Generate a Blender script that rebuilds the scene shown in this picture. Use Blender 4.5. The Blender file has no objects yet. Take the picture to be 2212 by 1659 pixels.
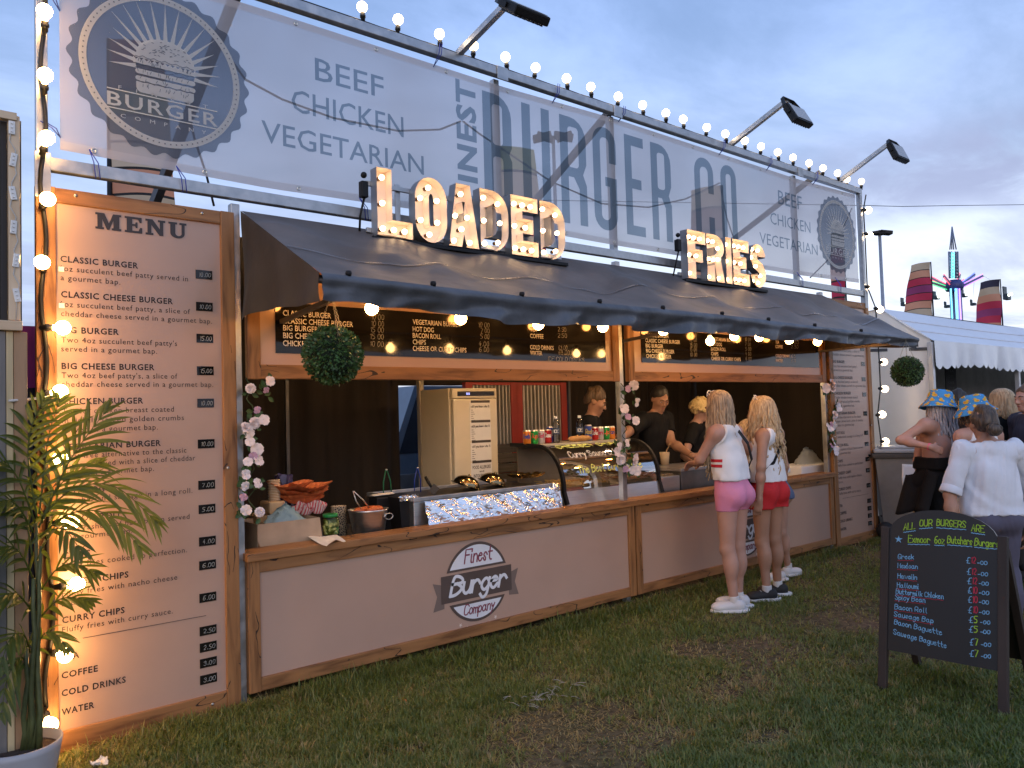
import bpy, bmesh, math, random
import numpy as np
from mathutils import Matrix, Vector
random.seed(7); RNG = np.random.default_rng(7)
sc = bpy.context.scene
COL = sc.collection
# ------------------------------------------------------------------ camera
CAM = np.array([-0.6096, -4.2791, 1.55])
FW = np.array([0.63743169, 0.76954479, 0.03849223])
RT = np.array([0.77050363, -0.63677793, -0.02894856])
UP = np.array([-0.00223379, -0.04811114, 0.99883949])
FOC, IW, IH = 1675.66, 2212., 1659.
cd = bpy.data.cameras.new('camera'); cam = bpy.data.objects.new('camera', cd); COL.objects.link(cam)
cd.sensor_width = 36; cd.lens = 36 * FOC / IW; cd.clip_start = .05; cd.clip_end = 2000
cam.matrix_world = Matrix(((RT[0], UP[0], -FW[0], CAM[0]), (RT[1], UP[1], -FW[1], CAM[1]), (RT[2], UP[2], -FW[2], CAM[2]), (0, 0, 0, 1)))
sc.camera = cam
# ------------------------------------------------------------------ world + sun (dusk)
SUN_EL, SUN_AZ = math.radians(7), math.radians(212)      # low, behind the camera
wd = bpy.data.worlds.new('World'); sc.world = wd; wd.use_nodes = True
def build_world():
    nt = wd.node_tree; N = nt.nodes; L = nt.links; N.clear()
    out = N.new('ShaderNodeOutputWorld'); bg = N.new('ShaderNodeBackground'); L.new(bg.outputs[0], out.inputs[0])
    sky = N.new('ShaderNodeTexSky'); sky.sky_type = 'NISHITA'; sky.sun_disc = False
    sky.sun_elevation = SUN_EL; sky.sun_rotation = SUN_AZ; sky.air_density = 1.3; sky.dust_density = 1.2; sky.ozone_density = 2.5
    tc = N.new('ShaderNodeTexCoord'); sep = N.new('ShaderNodeSeparateXYZ'); L.new(tc.outputs['Generated'], sep.inputs[0])
    def mth(op, a, b=None, clamp=False):
        n = N.new('ShaderNodeMath'); n.operation = op; n.use_clamp = clamp
        for i, v in enumerate((a, b)):
            if v is None: continue
            if isinstance(v, (int, float)): n.inputs[i].default_value = v
            else: L.new(v, n.inputs[i])
        return n.outputs[0]
    zz = mth('ADD', mth('MAXIMUM', sep.outputs[2], 0.0), .12)
    comb = N.new('ShaderNodeCombineXYZ'); L.new(mth('DIVIDE', sep.outputs[0], zz), comb.inputs[0]); L.new(mth('DIVIDE', sep.outputs[1], zz), comb.inputs[1])
    def noise(scale, detail, dist=0., off=(0, 0, 0), sc3=(1, 1, 1), rot=0.):
        mp = N.new('ShaderNodeMapping'); L.new(comb.outputs[0], mp.inputs[0]); mp.inputs[1].default_value = off; mp.inputs[3].default_value = sc3; mp.inputs[2].default_value = (0, 0, rot)
        n = N.new('ShaderNodeTexNoise'); n.inputs['Scale'].default_value = scale; n.inputs['Detail'].default_value = detail; n.inputs['Distortion'].default_value = dist; n.inputs['Roughness'].default_value = .6
        L.new(mp.outputs[0], n.inputs[0]); return n.outputs[0]
    def ramp(v, a, b):
        r = N.new('ShaderNodeMapRange'); r.inputs[1].default_value = a; r.inputs[2].default_value = b; r.interpolation_type = 'SMOOTHSTEP'; L.new(v, r.inputs[0]); return r.outputs[0]
    def mix(f, a, b, mode='MIX'):
        m = N.new('ShaderNodeMix'); m.data_type = 'RGBA'; m.blend_type = mode
        if isinstance(f, (int, float)): m.inputs[0].default_value = f
        else: L.new(f, m.inputs[0])
        for i, v in ((6, a), (7, b)):
            if isinstance(v, tuple): m.inputs[i].default_value = (*v, 1)
            else: L.new(v, m.inputs[i])
        return m.outputs[2]
    sk = mix(1., sky.outputs[0], SKYTINT, 'MULTIPLY')
    # thin broken cloud: pale veils, then grey-lavender banks lower down
    nz = ramp(noise(1.25, 7, .3, (3, 1, 0), (1, 1.5, 1), .6), .32, .7)
    veil = mth('ADD', mth('MULTIPLY', nz, VEIL), .40, True)
    el = ramp(sep.outputs[2], .1, .5)
    vc = mix(el, VEILLO, VEILHI)
    c1 = mix(veil, sk, vc)
    low = ramp(sep.outputs[2], .42, .06)
    bank = mth('MULTIPLY', ramp(noise(.62, 7, .5, (1.7, 4.2, 0), (1, 1.5, 1), .75), .44, .62), mth('MULTIPLY', low, .75))
    c2 = mix(bank, c1, BANKC)
    bd = mth('MULTIPLY', mth('MULTIPLY', ramp(sep.outputs[2], .19, .235), ramp(sep.outputs[2], .32, .27)), mth('MULTIPLY', ramp(sep.outputs[0], .76, .90), ramp(noise(1.6, 6, .4, (2, 7, 0), (1, 1.4, 1), .4), .34, .56)))
    glow = mth('MULTIPLY', mth('MULTIPLY', ramp(sep.outputs[2], .3, .1), ramp(sep.outputs[0], .3, .95)), mth('SUBTRACT', 1., bank))
    c3 = mix(mth('MULTIPLY', glow, .75), c2, GLOWC)
    c3 = mix(mth('MULTIPLY', bd, .8), c3, BANKC)
    L.new(c3, bg.inputs[0]); bg.inputs[1].default_value = SKYSTR
SKYSTR = .135
SKYTINT = (1.2, 1.15, 1.45)
VEIL = .60; VEILLO = (5.3, 6.2, 8.4); VEILHI = (3.0, 4.3, 7.4); BANKC = (2.7, 3.1, 4.7); GLOWC = (8.4, 8.9, 9.9)
build_world()
sl = bpy.data.lights.new('sun', 'SUN'); so = bpy.data.objects.new('sun', sl); COL.objects.link(so)
sl.energy = .5; sl.angle = math.radians(25); sl.color = (1, .86, .74)
sd = Vector((math.sin(SUN_AZ) * math.cos(SUN_EL + .15), math.cos(SUN_AZ) * math.cos(SUN_EL + .15), math.sin(SUN_EL + .15)))
so.rotation_euler = sd.to_track_quat('Z', 'Y').to_euler(); so.location = (0, -20, 20)
sc.view_settings.view_transform = 'Standard'; sc.view_settings.look = 'None'; sc.view_settings.exposure = .22; sc.view_settings.gamma = 1
sc.render.engine = 'CYCLES'
cy = sc.cycles
cy.use_denoising = True
try: cy.denoiser = 'OPENIMAGEDENOISE'
except Exception: pass
cy.max_bounces = 8; cy.transparent_max_bounces = 24; cy.caustics_reflective = False; cy.caustics_refractive = False
cy.use_light_tree = True; cy.sample_clamp_indirect = 6; cy.sample_clamp_direct = 0

# ------------------------------------------------------------------ photo measurements -> points in the place
def ray(x, y): return FW * FOC + RT * (x - IW / 2) - UP * (y - IH / 2)
def PY(x, y, Y=0.): d = ray(x, y); return CAM + d * ((Y - CAM[1]) / d[1])
def PX(x, y, X): d = ray(x, y); return CAM + d * ((X - CAM[0]) / d[0])
def PZ(x, y, Z=0.): d = ray(x, y); return CAM + d * ((Z - CAM[2]) / d[2])
def AT(x, y, dep): d = ray(x, y); return CAM + d * dep / (d @ FW)
ZC = {'1': (0, 0, .25), '2': (0, 368.7, .25), '3': (0, 749, .25), '4': (0, 1152, .3055), '5': (495.4, 0, .2604), '6': (1036.9, 0, .2604), '7': (1555.3, 172.8, .2969),
      '8': (495.4, 576, .2604), 'A1': (506.9, 777.6, .2778), 'A2': (806.5, 806.5, .2083), 'A3': (1094.5, 777.6, .2083), 'A4': (1440, 806.5, .3473), 'A5': (1751, 662.4, .2778),
      'A6': (1751, 1065.7, .3575), 'A7': (864, 1094.5, .2604), 'A8': (1036.9, 622, .2604), 'L': (783.4, 345.6, .2083), 'F': (1440, 472.4, .1302), 'G': (1866.4, 460.8, .1562), 'H': (1843.3, 748.8, .243), 'I': (506.9, 950.5, .1562)}
def Q(k, x, y): a = ZC[k]; return (a[0] + x * a[2], a[1] + y * a[2])
def QY(k, x, y, Y=0.): return PY(*Q(k, x, y), Y)

# ------------------------------------------------------------------ scene graph helpers
BASE = {}
def setp(o, label=None, cat=None, group=None, kind=None):
    if label: o['label'] = label
    if cat: o['category'] = cat
    if group: o['group'] = group
    if kind: o['kind'] = kind
    return o
def thing(name, label, cat, loc=(0, 0, 0), group=None):
    o = bpy.data.objects.new(name, None); COL.objects.link(o); o.location = loc; o.empty_display_size = .1
    BASE[o.name] = np.array(loc, float)
    return setp(o, label, cat, group)
class MB:
    def __init__(s): s.v = []; s.f = []; s.m = []; s.sm = []; s.n = 0
    def add(s, v, f, mi=0, smooth=False):
        v = np.asarray(v, float).reshape(-1, 3); s.v.append(v)
        for q in f: s.f.append([i + s.n for i in q])
        s.m += [mi] * len(f); s.sm += [smooth] * len(f); s.n += len(v); return s
    def box(s, a, b, mi=0, R=None, c=None):
        a = np.minimum(a, b) if R is None else np.array(a, float); b2 = np.maximum(a, b)
        a = np.array(a, float)
        v = np.array([[x, y, z] for z in (a[2], b2[2]) for y in (a[1], b2[1]) for x in (a[0], b2[0])])
        if R is not None: v = v @ np.array(R).T
        if c is not None: v = v + np.array(c)
        return s.add(v, [(0, 2, 3, 1), (4, 5, 7, 6), (0, 1, 5, 4), (2, 6, 7, 3), (0, 4, 6, 2), (1, 3, 7, 5)], mi)
    def rbox(s, a, b, r=.01, mi=0, R=None, c=None):
        """box with chamfered edges (24 verts)"""
        a = np.array(a, float); b = np.array(b, float); lo = np.minimum(a, b); hi = np.maximum(a, b); r = min(r, (hi - lo).min() * .45)
        bm = bmesh.new(); bmesh.ops.create_cube(bm, size=1)
        for w in bm.verts: w.co = Vector([lo[i] + (w.co[i] + .5) * (hi[i] - lo[i]) for i in range(3)])
        bmesh.ops.bevel(bm, geom=bm.edges[:], offset=r, segments=2, affect='EDGES', profile=.6)
        v = np.array([w.co[:] for w in bm.verts]); bm.verts.index_update(); f = [[w.index for w in p.verts] for p in bm.faces]; bm.free()
        if R is not None: v = v @ np.array(R).T
        if c is not None: v = v + np.array(c)
        return s.add(v, f, mi)
    def beam(s, a, b, w, h, up=(0, 0, 1), mi=0):
        a = np.array(a, float); b = np.array(b, float); d = b - a; L = np.linalg.norm(d); d /= L
        x = np.cross(d, up); x /= np.linalg.norm(x); y = np.cross(x, d)
        v = [p + x * i * w / 2 + y * j * h / 2 for p in (a, b) for i, j in ((-1, -1), (1, -1), (1, 1), (-1, 1))]
        return s.add(v, [(3, 2, 1, 0), (4, 5, 6, 7), (0, 1, 5, 4), (1, 2, 6, 5), (2, 3, 7, 6), (3, 0, 4, 7)], mi)
    def tube(s, pts, r, n=8, mi=0, cap=True, closed=False, flat=1.):
        P = np.array(pts, float); m = len(P); rr = np.broadcast_to(np.asarray(r, float), (m,))
        T = np.zeros_like(P)
        if closed: T = np.roll(P, -1, 0) - np.roll(P, 1, 0)
        else: T[1:-1] = P[2:] - P[:-2]; T[0] = P[1] - P[0]; T[-1] = P[-1] - P[-2]
        T /= np.linalg.norm(T, axis=1)[:, None] + 1e-12
        u = np.cross(T[0], (0, 0, 1.)) if abs(T[0][2]) < .9 else np.cross(T[0], (1., 0, 0)); u /= np.linalg.norm(u)
        V = []; an = np.arange(n) * 2 * math.pi / n
        for i in range(m):
            u = u - T[i] * (u @ T[i]); u /= np.linalg.norm(u) + 1e-12; w = np.cross(T[i], u)
            V.append(P[i] + rr[i] * (np.cos(an)[:, None] * u + np.sin(an)[:, None] * w * flat))
        F = []
        for i in range(m if closed else m - 1):
            j = (i + 1) % m
            for k in range(n): F.append((i * n + k, i * n + (k + 1) % n, j * n + (k + 1) % n, j * n + k))
        if cap and not closed: F += [tuple(range(n))[::-1], tuple((m - 1) * n + k for k in range(n))]
        return s.add(np.concatenate(V), F, mi, True)
    def lathe(s, prof, c=(0, 0, 0), n=24, mi=0, axis=(0, 0, 1), sx=1., sy=1., smooth=True):
        """prof: (radius, height) pairs; closed where r=0"""
        ax = np.array(axis, float); ax /= np.linalg.norm(ax)
        u = np.cross((0, 1., 0), ax) if abs(ax[1]) < .9 else np.cross((1., 0, 0), ax); u /= np.linalg.norm(u); w = np.cross(ax, u)
        V = []; F = []
        for r, h in prof:
            for k in range(n):
                a = 2 * math.pi * k / n; V.append(np.array(c) + u * r * sx * math.cos(a) + w * r * sy * math.sin(a) + ax * h)
        for i in range(len(prof) - 1):
            for k in range(n): F.append((i * n + k, i * n + (k + 1) % n, (i + 1) * n + (k + 1) % n, (i + 1) * n + k))
        return s.add(V, F, mi, smooth)
    def ball(s, c, r, n=12, m=8, mi=0):
        r = np.broadcast_to(np.asarray(r, float), (3,)); V = []; F = []
        for i in range(m + 1):
            t = math.pi * i / m
            for k in range(n):
                a = 2 * math.pi * k / n; V.append((c[0] + r[0] * math.sin(t) * math.cos(a), c[1] + r[1] * math.sin(t) * math.sin(a), c[2] - r[2] * math.cos(t)))
        for i in range(m):
            for k in range(n): F.append((i * n + k, i * n + (k + 1) % n, (i + 1) * n + (k + 1) % n, (i + 1) * n + k))
        return s.add(V, F, mi, True)
    def grid(s, fn, nu, nv, mi=0, smooth=True):
        V = [fn(i / nu, j / nv) for j in range(nv + 1) for i in range(nu + 1)]
        F = [(j * (nu + 1) + i, j * (nu + 1) + i + 1, (j + 1) * (nu + 1) + i + 1, (j + 1) * (nu + 1) + i) for j in range(nv) for i in range(nu)]
        return s.add(V, F, mi, smooth)
    def poly(s, pts, mi=0): return s.add(pts, [tuple(range(len(pts)))], mi)
    def build(s, name, mat, parent=None, loc=None, solid=0., sub=0, auto=False):
        me = bpy.data.meshes.new(name)
        v = np.concatenate(s.v) if s.v else np.zeros((0, 3))
        b = BASE[parent.name] if parent is not None else np.array(loc if loc is not None else (0, 0, 0), float)
        me.from_pydata((v - b).tolist(), [], s.f)
        for m in (mat if isinstance(mat, (list, tuple)) else [mat]): me.materials.append(m)
        me.polygons.foreach_set('material_index', s.m); me.polygons.foreach_set('use_smooth', s.sm)
        me.update()
        o = bpy.data.objects.new(name, me); COL.objects.link(o)
        BASE[o.name] = b
        if parent is not None: o.parent = parent
        else: o.location = b
        if solid: md = o.modifiers.new('thick', 'SOLIDIFY'); md.thickness = solid; md.offset = 0
        if sub: md = o.modifiers.new('sub', 'SUBSURF'); md.levels = sub; md.render_levels = sub
        return o
def raw_mesh(name, v, f, mat, parent=None, loc=(0, 0, 0), smooth=True, mi=None):
    """v (n,3) f (m,3 or 4) numpy"""
    me = bpy.data.meshes.new(name); v = np.asarray(v, np.float32); f = np.asarray(f, np.int32)
    b = BASE[parent.name] if parent is not None else np.array(loc, float)
    me.vertices.add(len(v)); me.vertices.foreach_set('co', (v - b).astype(np.float32).ravel())
    k = f.shape[1]; me.loops.add(f.size); me.loops.foreach_set('vertex_index', f.ravel())
    me.polygons.add(len(f)); me.polygons.foreach_set('loop_start', np.arange(0, f.size, k, dtype=np.int32))
    if mi is not None: me.polygons.foreach_set('material_index', np.asarray(mi, np.int32))
    me.polygons.foreach_set('use_smooth', np.full(len(f), smooth))
    for m in (mat if isinstance(mat, (list, tuple)) else [mat]): me.materials.append(m)
    me.update(calc_edges=True); me.validate()
    o = bpy.data.objects.new(name, me); COL.objects.link(o); BASE[o.name] = b
    if parent is not None: o.parent = parent
    else: o.location = b
    return o
def copy_tree(o, loc=None, parent=None):
    c = o.copy(); COL.objects.link(c)
    if parent is not None: c.parent = parent
    if loc is not None: c.location = loc
    for ch in list(o.children): copy_tree(ch, None, c)
    return c
ORD = ['first', 'second', 'third', 'fourth', 'fifth', 'sixth', 'seventh', 'eighth', 'ninth', 'tenth', 'eleventh', 'twelfth', 'thirteenth', 'fourteenth', 'fifteenth', 'sixteenth', 'seventeenth', 'eighteenth', 'nineteenth', 'twentieth', 'twenty-first', 'twenty-second', 'twenty-third', 'twenty-fourth', 'twenty-fifth']

# ------------------------------------------------------------------ materials
def nodes(name):
    m = bpy.data.materials.new(name); m.use_nodes = True; nt = m.node_tree; return m, nt, nt.nodes, nt.links, nt.nodes['Principled BSDF']
def M(name, c, rough=.6, metal=0., var=.12, scale=6., bump=.0, bscale=60., coat=0., spec=.5, trans=0., stretch=(1, 1, 1), sheen=0., detail=4., rvar=0., sss=0.):
    m, nt, N, L, b = nodes(name)
    b.inputs['Roughness'].default_value = rough; b.inputs['Metallic'].default_value = metal; b.inputs['Coat Weight'].default_value = coat; b.inputs['Coat Roughness'].default_value = .08
    b.inputs['Specular IOR Level'].default_value = spec; b.inputs['Transmission Weight'].default_value = trans; b.inputs['Sheen Weight'].default_value = sheen
    b.inputs['Base Color'].default_value = (*c, 1)
    if sss: b.inputs['Subsurface Weight'].default_value = sss; b.inputs['Subsurface Radius'].default_value = (.01, .004, .002)
    tc = N.new('ShaderNodeTexCoord'); mp = N.new('ShaderNodeMapping'); mp.inputs[3].default_value = stretch; L.new(tc.outputs['Object'], mp.inputs[0])
    if var or rvar:
        n = N.new('ShaderNodeTexNoise'); n.inputs['Scale'].default_value = scale; n.inputs['Detail'].default_value = detail; L.new(mp.outputs[0], n.inputs[0])
        if var:
            mx = N.new('ShaderNodeMix'); mx.data_type = 'RGBA'; mx.inputs[6].default_value = (*[x * (1 - var) for x in c], 1); mx.inputs[7].default_value = (*[min(1, x * (1 + var)) for x in c], 1)
            mr = N.new('ShaderNodeMapRange'); mr.inputs[1].default_value = .3; mr.inputs[2].default_value = .7; L.new(n.outputs[0], mr.inputs[0]); L.new(mr.outputs[0], mx.inputs[0]); L.new(mx.outputs[2], b.inputs['Base Color'])
        if rvar:
            mr = N.new('ShaderNodeMapRange'); mr.inputs[1].default_value = .3; mr.inputs[2].default_value = .7; mr.inputs[3].default_value = max(0, rough - rvar); mr.inputs[4].default_value = rough + rvar; L.new(n.outputs[0], mr.inputs[0]); L.new(mr.outputs[0], b.inputs['Roughness'])
    if bump:
        n2 = N.new('ShaderNodeTexNoise'); n2.inputs['Scale'].default_value = bscale; n2.inputs['Detail'].default_value = 3; L.new(mp.outputs[0], n2.inputs[0])
        bp = N.new('ShaderNodeBump'); bp.inputs['Strength'].default_value = bump; bp.inputs['Distance'].default_value = .01; L.new(n2.outputs[0], bp.inputs['Height']); L.new(bp.outputs[0], b.inputs['Normal'])
    return m
def wood(name, axis, dark=(.11, .042, .012), light=(.35, .165, .058), crack=1.):
    m, nt, N, L, b = nodes(name)
    tc = N.new('ShaderNodeTexCoord'); mp = N.new('ShaderNodeMapping'); s = [9., 9., 9.]; s[axis] = 1.1; mp.inputs[3].default_value = s; L.new(tc.outputs['Object'], mp.inputs[0])
    n = N.new('ShaderNodeTexNoise'); n.inputs['Scale'].default_value = 2.4; n.inputs['Detail'].default_value = 8; n.inputs['Distortion'].default_value = .6; L.new(mp.outputs[0], n.inputs[0])
    r = N.new('ShaderNodeValToRGB'); r.color_ramp.elements[0].position = .28; r.color_ramp.elements[0].color = (*dark, 1); r.color_ramp.elements[1].position = .7; r.color_ramp.elements[1].color = (*light, 1)
    e = r.color_ramp.elements.new(.48); e.color = (*[(a + 2 * c) / 3 for a, c in zip(dark, light)], 1)
    L.new(n.outputs[0], r.inputs[0])
    mp2 = N.new('ShaderNodeMapping'); s2 = [5.5, 5.5, 5.5]; s2[axis] = 1.7; mp2.inputs[3].default_value = s2; mp2.inputs[2].default_value = (.12, .1, .14); L.new(tc.outputs['Object'], mp2.inputs[0])
    n3 = N.new('ShaderNodeTexNoise'); n3.inputs['Scale'].default_value = 2.1; n3.inputs['Detail'].default_value = 1.5; L.new(mp2.outputs[0], n3.inputs[0])
    def mth(op, a, c):
        q = N.new('ShaderNodeMath'); q.operation = op
        for i, v in enumerate((a, c)):
            if isinstance(v, (int, float)): q.inputs[i].default_value = v
            else: L.new(v, q.inputs[i])
        return q.outputs[0]
    line = mth('LESS_THAN', mth('ABSOLUTE', mth('SUBTRACT', n3.outputs[0], .5), 0), .0075)
    n4 = N.new('ShaderNodeTexNoise'); n4.inputs['Scale'].default_value = 3.3; L.new(tc.outputs['Object'], n4.inputs[0])
    ck = mth('MULTIPLY', mth('MULTIPLY', line, mth('GREATER_THAN', n4.outputs[0], .53)), crack)
    mx = N.new('ShaderNodeMix'); mx.data_type = 'RGBA'; L.new(ck, mx.inputs[0]); L.new(r.outputs[0], mx.inputs[6]); mx.inputs[7].default_value = (.025, .01, .004, 1)
    L.new(mx.outputs[2], b.inputs['Base Color']); b.inputs['Roughness'].default_value = .55
    bp = N.new('ShaderNodeBump'); bp.inputs['Strength'].default_value = .35; bp.inputs['Distance'].default_value = .006
    hh = mth('SUBTRACT', n.outputs[0], mth('MULTIPLY', ck, 1.2)); L.new(hh, bp.inputs['Height']); L.new(bp.outputs[0], b.inputs['Normal'])
    return m
def emis(name, c, s):
    m, nt, N, L, b = nodes(name); b.inputs['Base Color'].default_value = (.8, .75, .65, 1); b.inputs['Emission Color'].default_value = (*c, 1); b.inputs['Emission Strength'].default_value = s
    try: m.cycles.emission_sampling = 'FRONT'
    except Exception: pass
    return m
def sheer(name, c, t, tint=(1, 1, 1), trl=.5, var=.12):
    """see-through printed mesh: part transparent, part diffuse / translucent"""
    m, nt, N, L, b = nodes(name); N.remove(b); out = N['Material Output']
    tr = N.new('ShaderNodeBsdfTransparent'); tr.inputs[0].default_value = (*tint, 1)
    d = N.new('ShaderNodeBsdfDiffuse'); d.inputs[0].default_value = (*c, 1); tl = N.new('ShaderNodeBsdfTranslucent'); tl.inputs[0].default_value = (*c, 1)
    m1 = N.new('ShaderNodeMixShader'); m1.inputs[0].default_value = trl; L.new(d.outputs[0], m1.inputs[1]); L.new(tl.outputs[0], m1.inputs[2])
    m2 = N.new('ShaderNodeMixShader'); L.new(tr.outputs[0], m2.inputs[1]); L.new(m1.outputs[0], m2.inputs[2])
    tc = N.new('ShaderNodeTexCoord'); n = N.new('ShaderNodeTexNoise'); n.inputs['Scale'].default_value = 1.3; n.inputs['Detail'].default_value = 3; L.new(tc.outputs['Object'], n.inputs[0])
    mr = N.new('ShaderNodeMapRange'); mr.inputs[1].default_value = .3; mr.inputs[2].default_value = .7; mr.inputs[3].default_value = max(0, 1 - t - var); mr.inputs[4].default_value = min(1, 1 - t + var); L.new(n.outputs[0], mr.inputs[0]); L.new(mr.outputs[0], m2.inputs[0])
    L.new(m2.outputs[0], out.inputs[0]); return m
def glass(name, t=.9, c=(1, 1, 1), rough=.03, refl=.12):
    m, nt, N, L, b = nodes(name); N.remove(b); out = N['Material Output']
    tr = N.new('ShaderNodeBsdfTransparent'); tr.inputs[0].default_value = (*[x * t for x in c], 1); g = N.new('ShaderNodeBsdfGlossy'); g.inputs['Roughness'].default_value = rough
    fr = N.new('ShaderNodeFresnel'); fr.inputs[0].default_value = 1.45; ad = N.new('ShaderNodeMath'); ad.operation = 'ADD'; ad.use_clamp = True; ad.operation = 'MULTIPLY'; ad.inputs[1].default_value = refl; L.new(fr.outputs[0], ad.inputs[0])
    mx = N.new('ShaderNodeMixShader'); L.new(ad.outputs[0], mx.inputs[0]); L.new(tr.outputs[0], mx.inputs[1]); L.new(g.outputs[0], mx.inputs[2]); L.new(mx.outputs[0], out.inputs[0]); return m

WX = wood('beam_wood_along', 0); WZ = wood('beam_wood_upright', 2)
PANEL = M('salmon_board', (.445, .30, .232), rough=.32, var=.05, scale=2, coat=.25, spec=.4)
INK = M('dark_print', (.035, .028, .028), rough=.45, var=.1)
BLACKB = M('blackboard', (.012, .011, .011), rough=.06, var=.25, scale=5, spec=.45, rvar=.03)
CREAM = M('cream_print', (.80, .78, .74), rough=.5, var=.05)
CHALK = M('chalk', (.42, .43, .40), rough=.9, var=.25, scale=60)
STEEL = M('galvanised_steel', (.45, .46, .47), rough=.42, metal=.85, var=.2, scale=14, bump=.08, bscale=30, rvar=.1)
DSTEEL = M('dark_bracket_steel', (.12, .12, .125), rough=.5, metal=.6, var=.2)  # plain dark steel for braces, struts, legs and poles
INOX = M('brushed_stainless', (.68, .67, .65), rough=.36, metal=1, var=.08, scale=30, stretch=(.2, 1, 6), bump=.05, bscale=80, rvar=.06)
BLACK = M('black_plastic', (.010, .010, .011), rough=.5, var=.2, spec=.25)
RUBBER = M('black_rubber_cable', (.012, .012, .012), rough=.55, var=.2)
WHITE = M('white_paint', (.78, .78, .76), rough=.5, var=.05)
CANVAS = M('grey_awning_canvas', (.115, .097, .088), rough=.46, var=.28, scale=3, bump=.9, bscale=4.5, spec=.32)
CURTAIN = M('dark_backdrop_cloth', (.022, .016, .012), rough=.9, var=.4, scale=4, stretch=(1, 1, .15), bump=.3, bscale=20)
GLOBE = emis('lit_globe', (1.0, .53, .17), 62.)
GLOBEI = emis('lit_globe_inside', (1.0, .62, .30), 230.); GLOBER = emis('lit_globe_rear', (1.0, .36, .075), 60.)
GLOBEC = emis('lit_globe_cool', (1.0, .74, .46), 12.)
SOCKET = M('bulb_socket', (.012, .012, .012), rough=.45, var=.1)
BLUECORD = M('blue_cord', (.03, .05, .35), rough=.7)
PAPER = M('white_paper', (.74, .72, .68), rough=.8, var=.06)
CARD = M('cardboard', (.42, .31, .21), rough=.85, var=.1, scale=12)
# ------------------------------------------------------------------ lettering
_TC = {}
def text2d(s, sp=1., bold=0.):
    k = (s, sp, bold)
    if k not in _TC:
        cu = bpy.data.curves.new('t', 'FONT'); cu.body = s; cu.size = 1; cu.space_character = sp; cu.offset = bold; cu.resolution_u = 2; cu.fill_mode = 'FRONT'
        o = bpy.data.objects.new('t', cu); me = o.to_mesh()
        v = np.array([x.co[:2] for x in me.vertices]); f = [list(p.vertices) for p in me.polygons]
        o.to_mesh_clear(); bpy.data.objects.remove(o); bpy.data.curves.remove(cu)
        _TC[k] = (v, f)
    return _TC[k]
CAPH = .69
def place2d(mb, v, f, o, u, w, mi=0):
    mb.add(np.array(o)[None] + v[:, :1] * np.array(u)[None] + v[:, 1:2] * np.array(w)[None], f, mi)
def tfit(mb, s, p0, p1, cap, sp=1., bold=0., mi=0, nrm=(0, -1, 0), up=(0, 0, 1)):
    """text whose baseline runs from p0 to p1 (points in the place), cap height cap"""
    v, f = text2d(s, sp, bold); p0 = np.array(p0, float); p1 = np.array(p1, float)
    x0, x1 = v[:, 0].min(), v[:, 0].max(); d = p1 - p0; u = d / (x1 - x0); up = np.array(up, float) * cap / CAPH
    place2d(mb, np.column_stack((v[:, 0] - x0, v[:, 1])), f, p0, u, up, mi)
def fill2d(loops, extrude=0., mode='FRONT'):
    cu = bpy.data.curves.new('c', 'CURVE'); cu.dimensions = '2D'; cu.fill_mode = mode; cu.extrude = extrude
    for pts in loops:
        sp = cu.splines.new('POLY'); sp.points.add(len(pts) - 1); sp.use_cyclic_u = True
        for p, q in zip(sp.points, pts): p.co = (q[0], q[1], 0, 1)
    o = bpy.data.objects.new('c', cu); me = o.to_mesh()
    v = np.array([x.co[:] for x in me.vertices]); f = [list(p.vertices) for p in me.polygons]
    o.to_mesh_clear(); bpy.data.objects.remove(o); bpy.data.curves.remove(cu); return v, f
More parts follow.
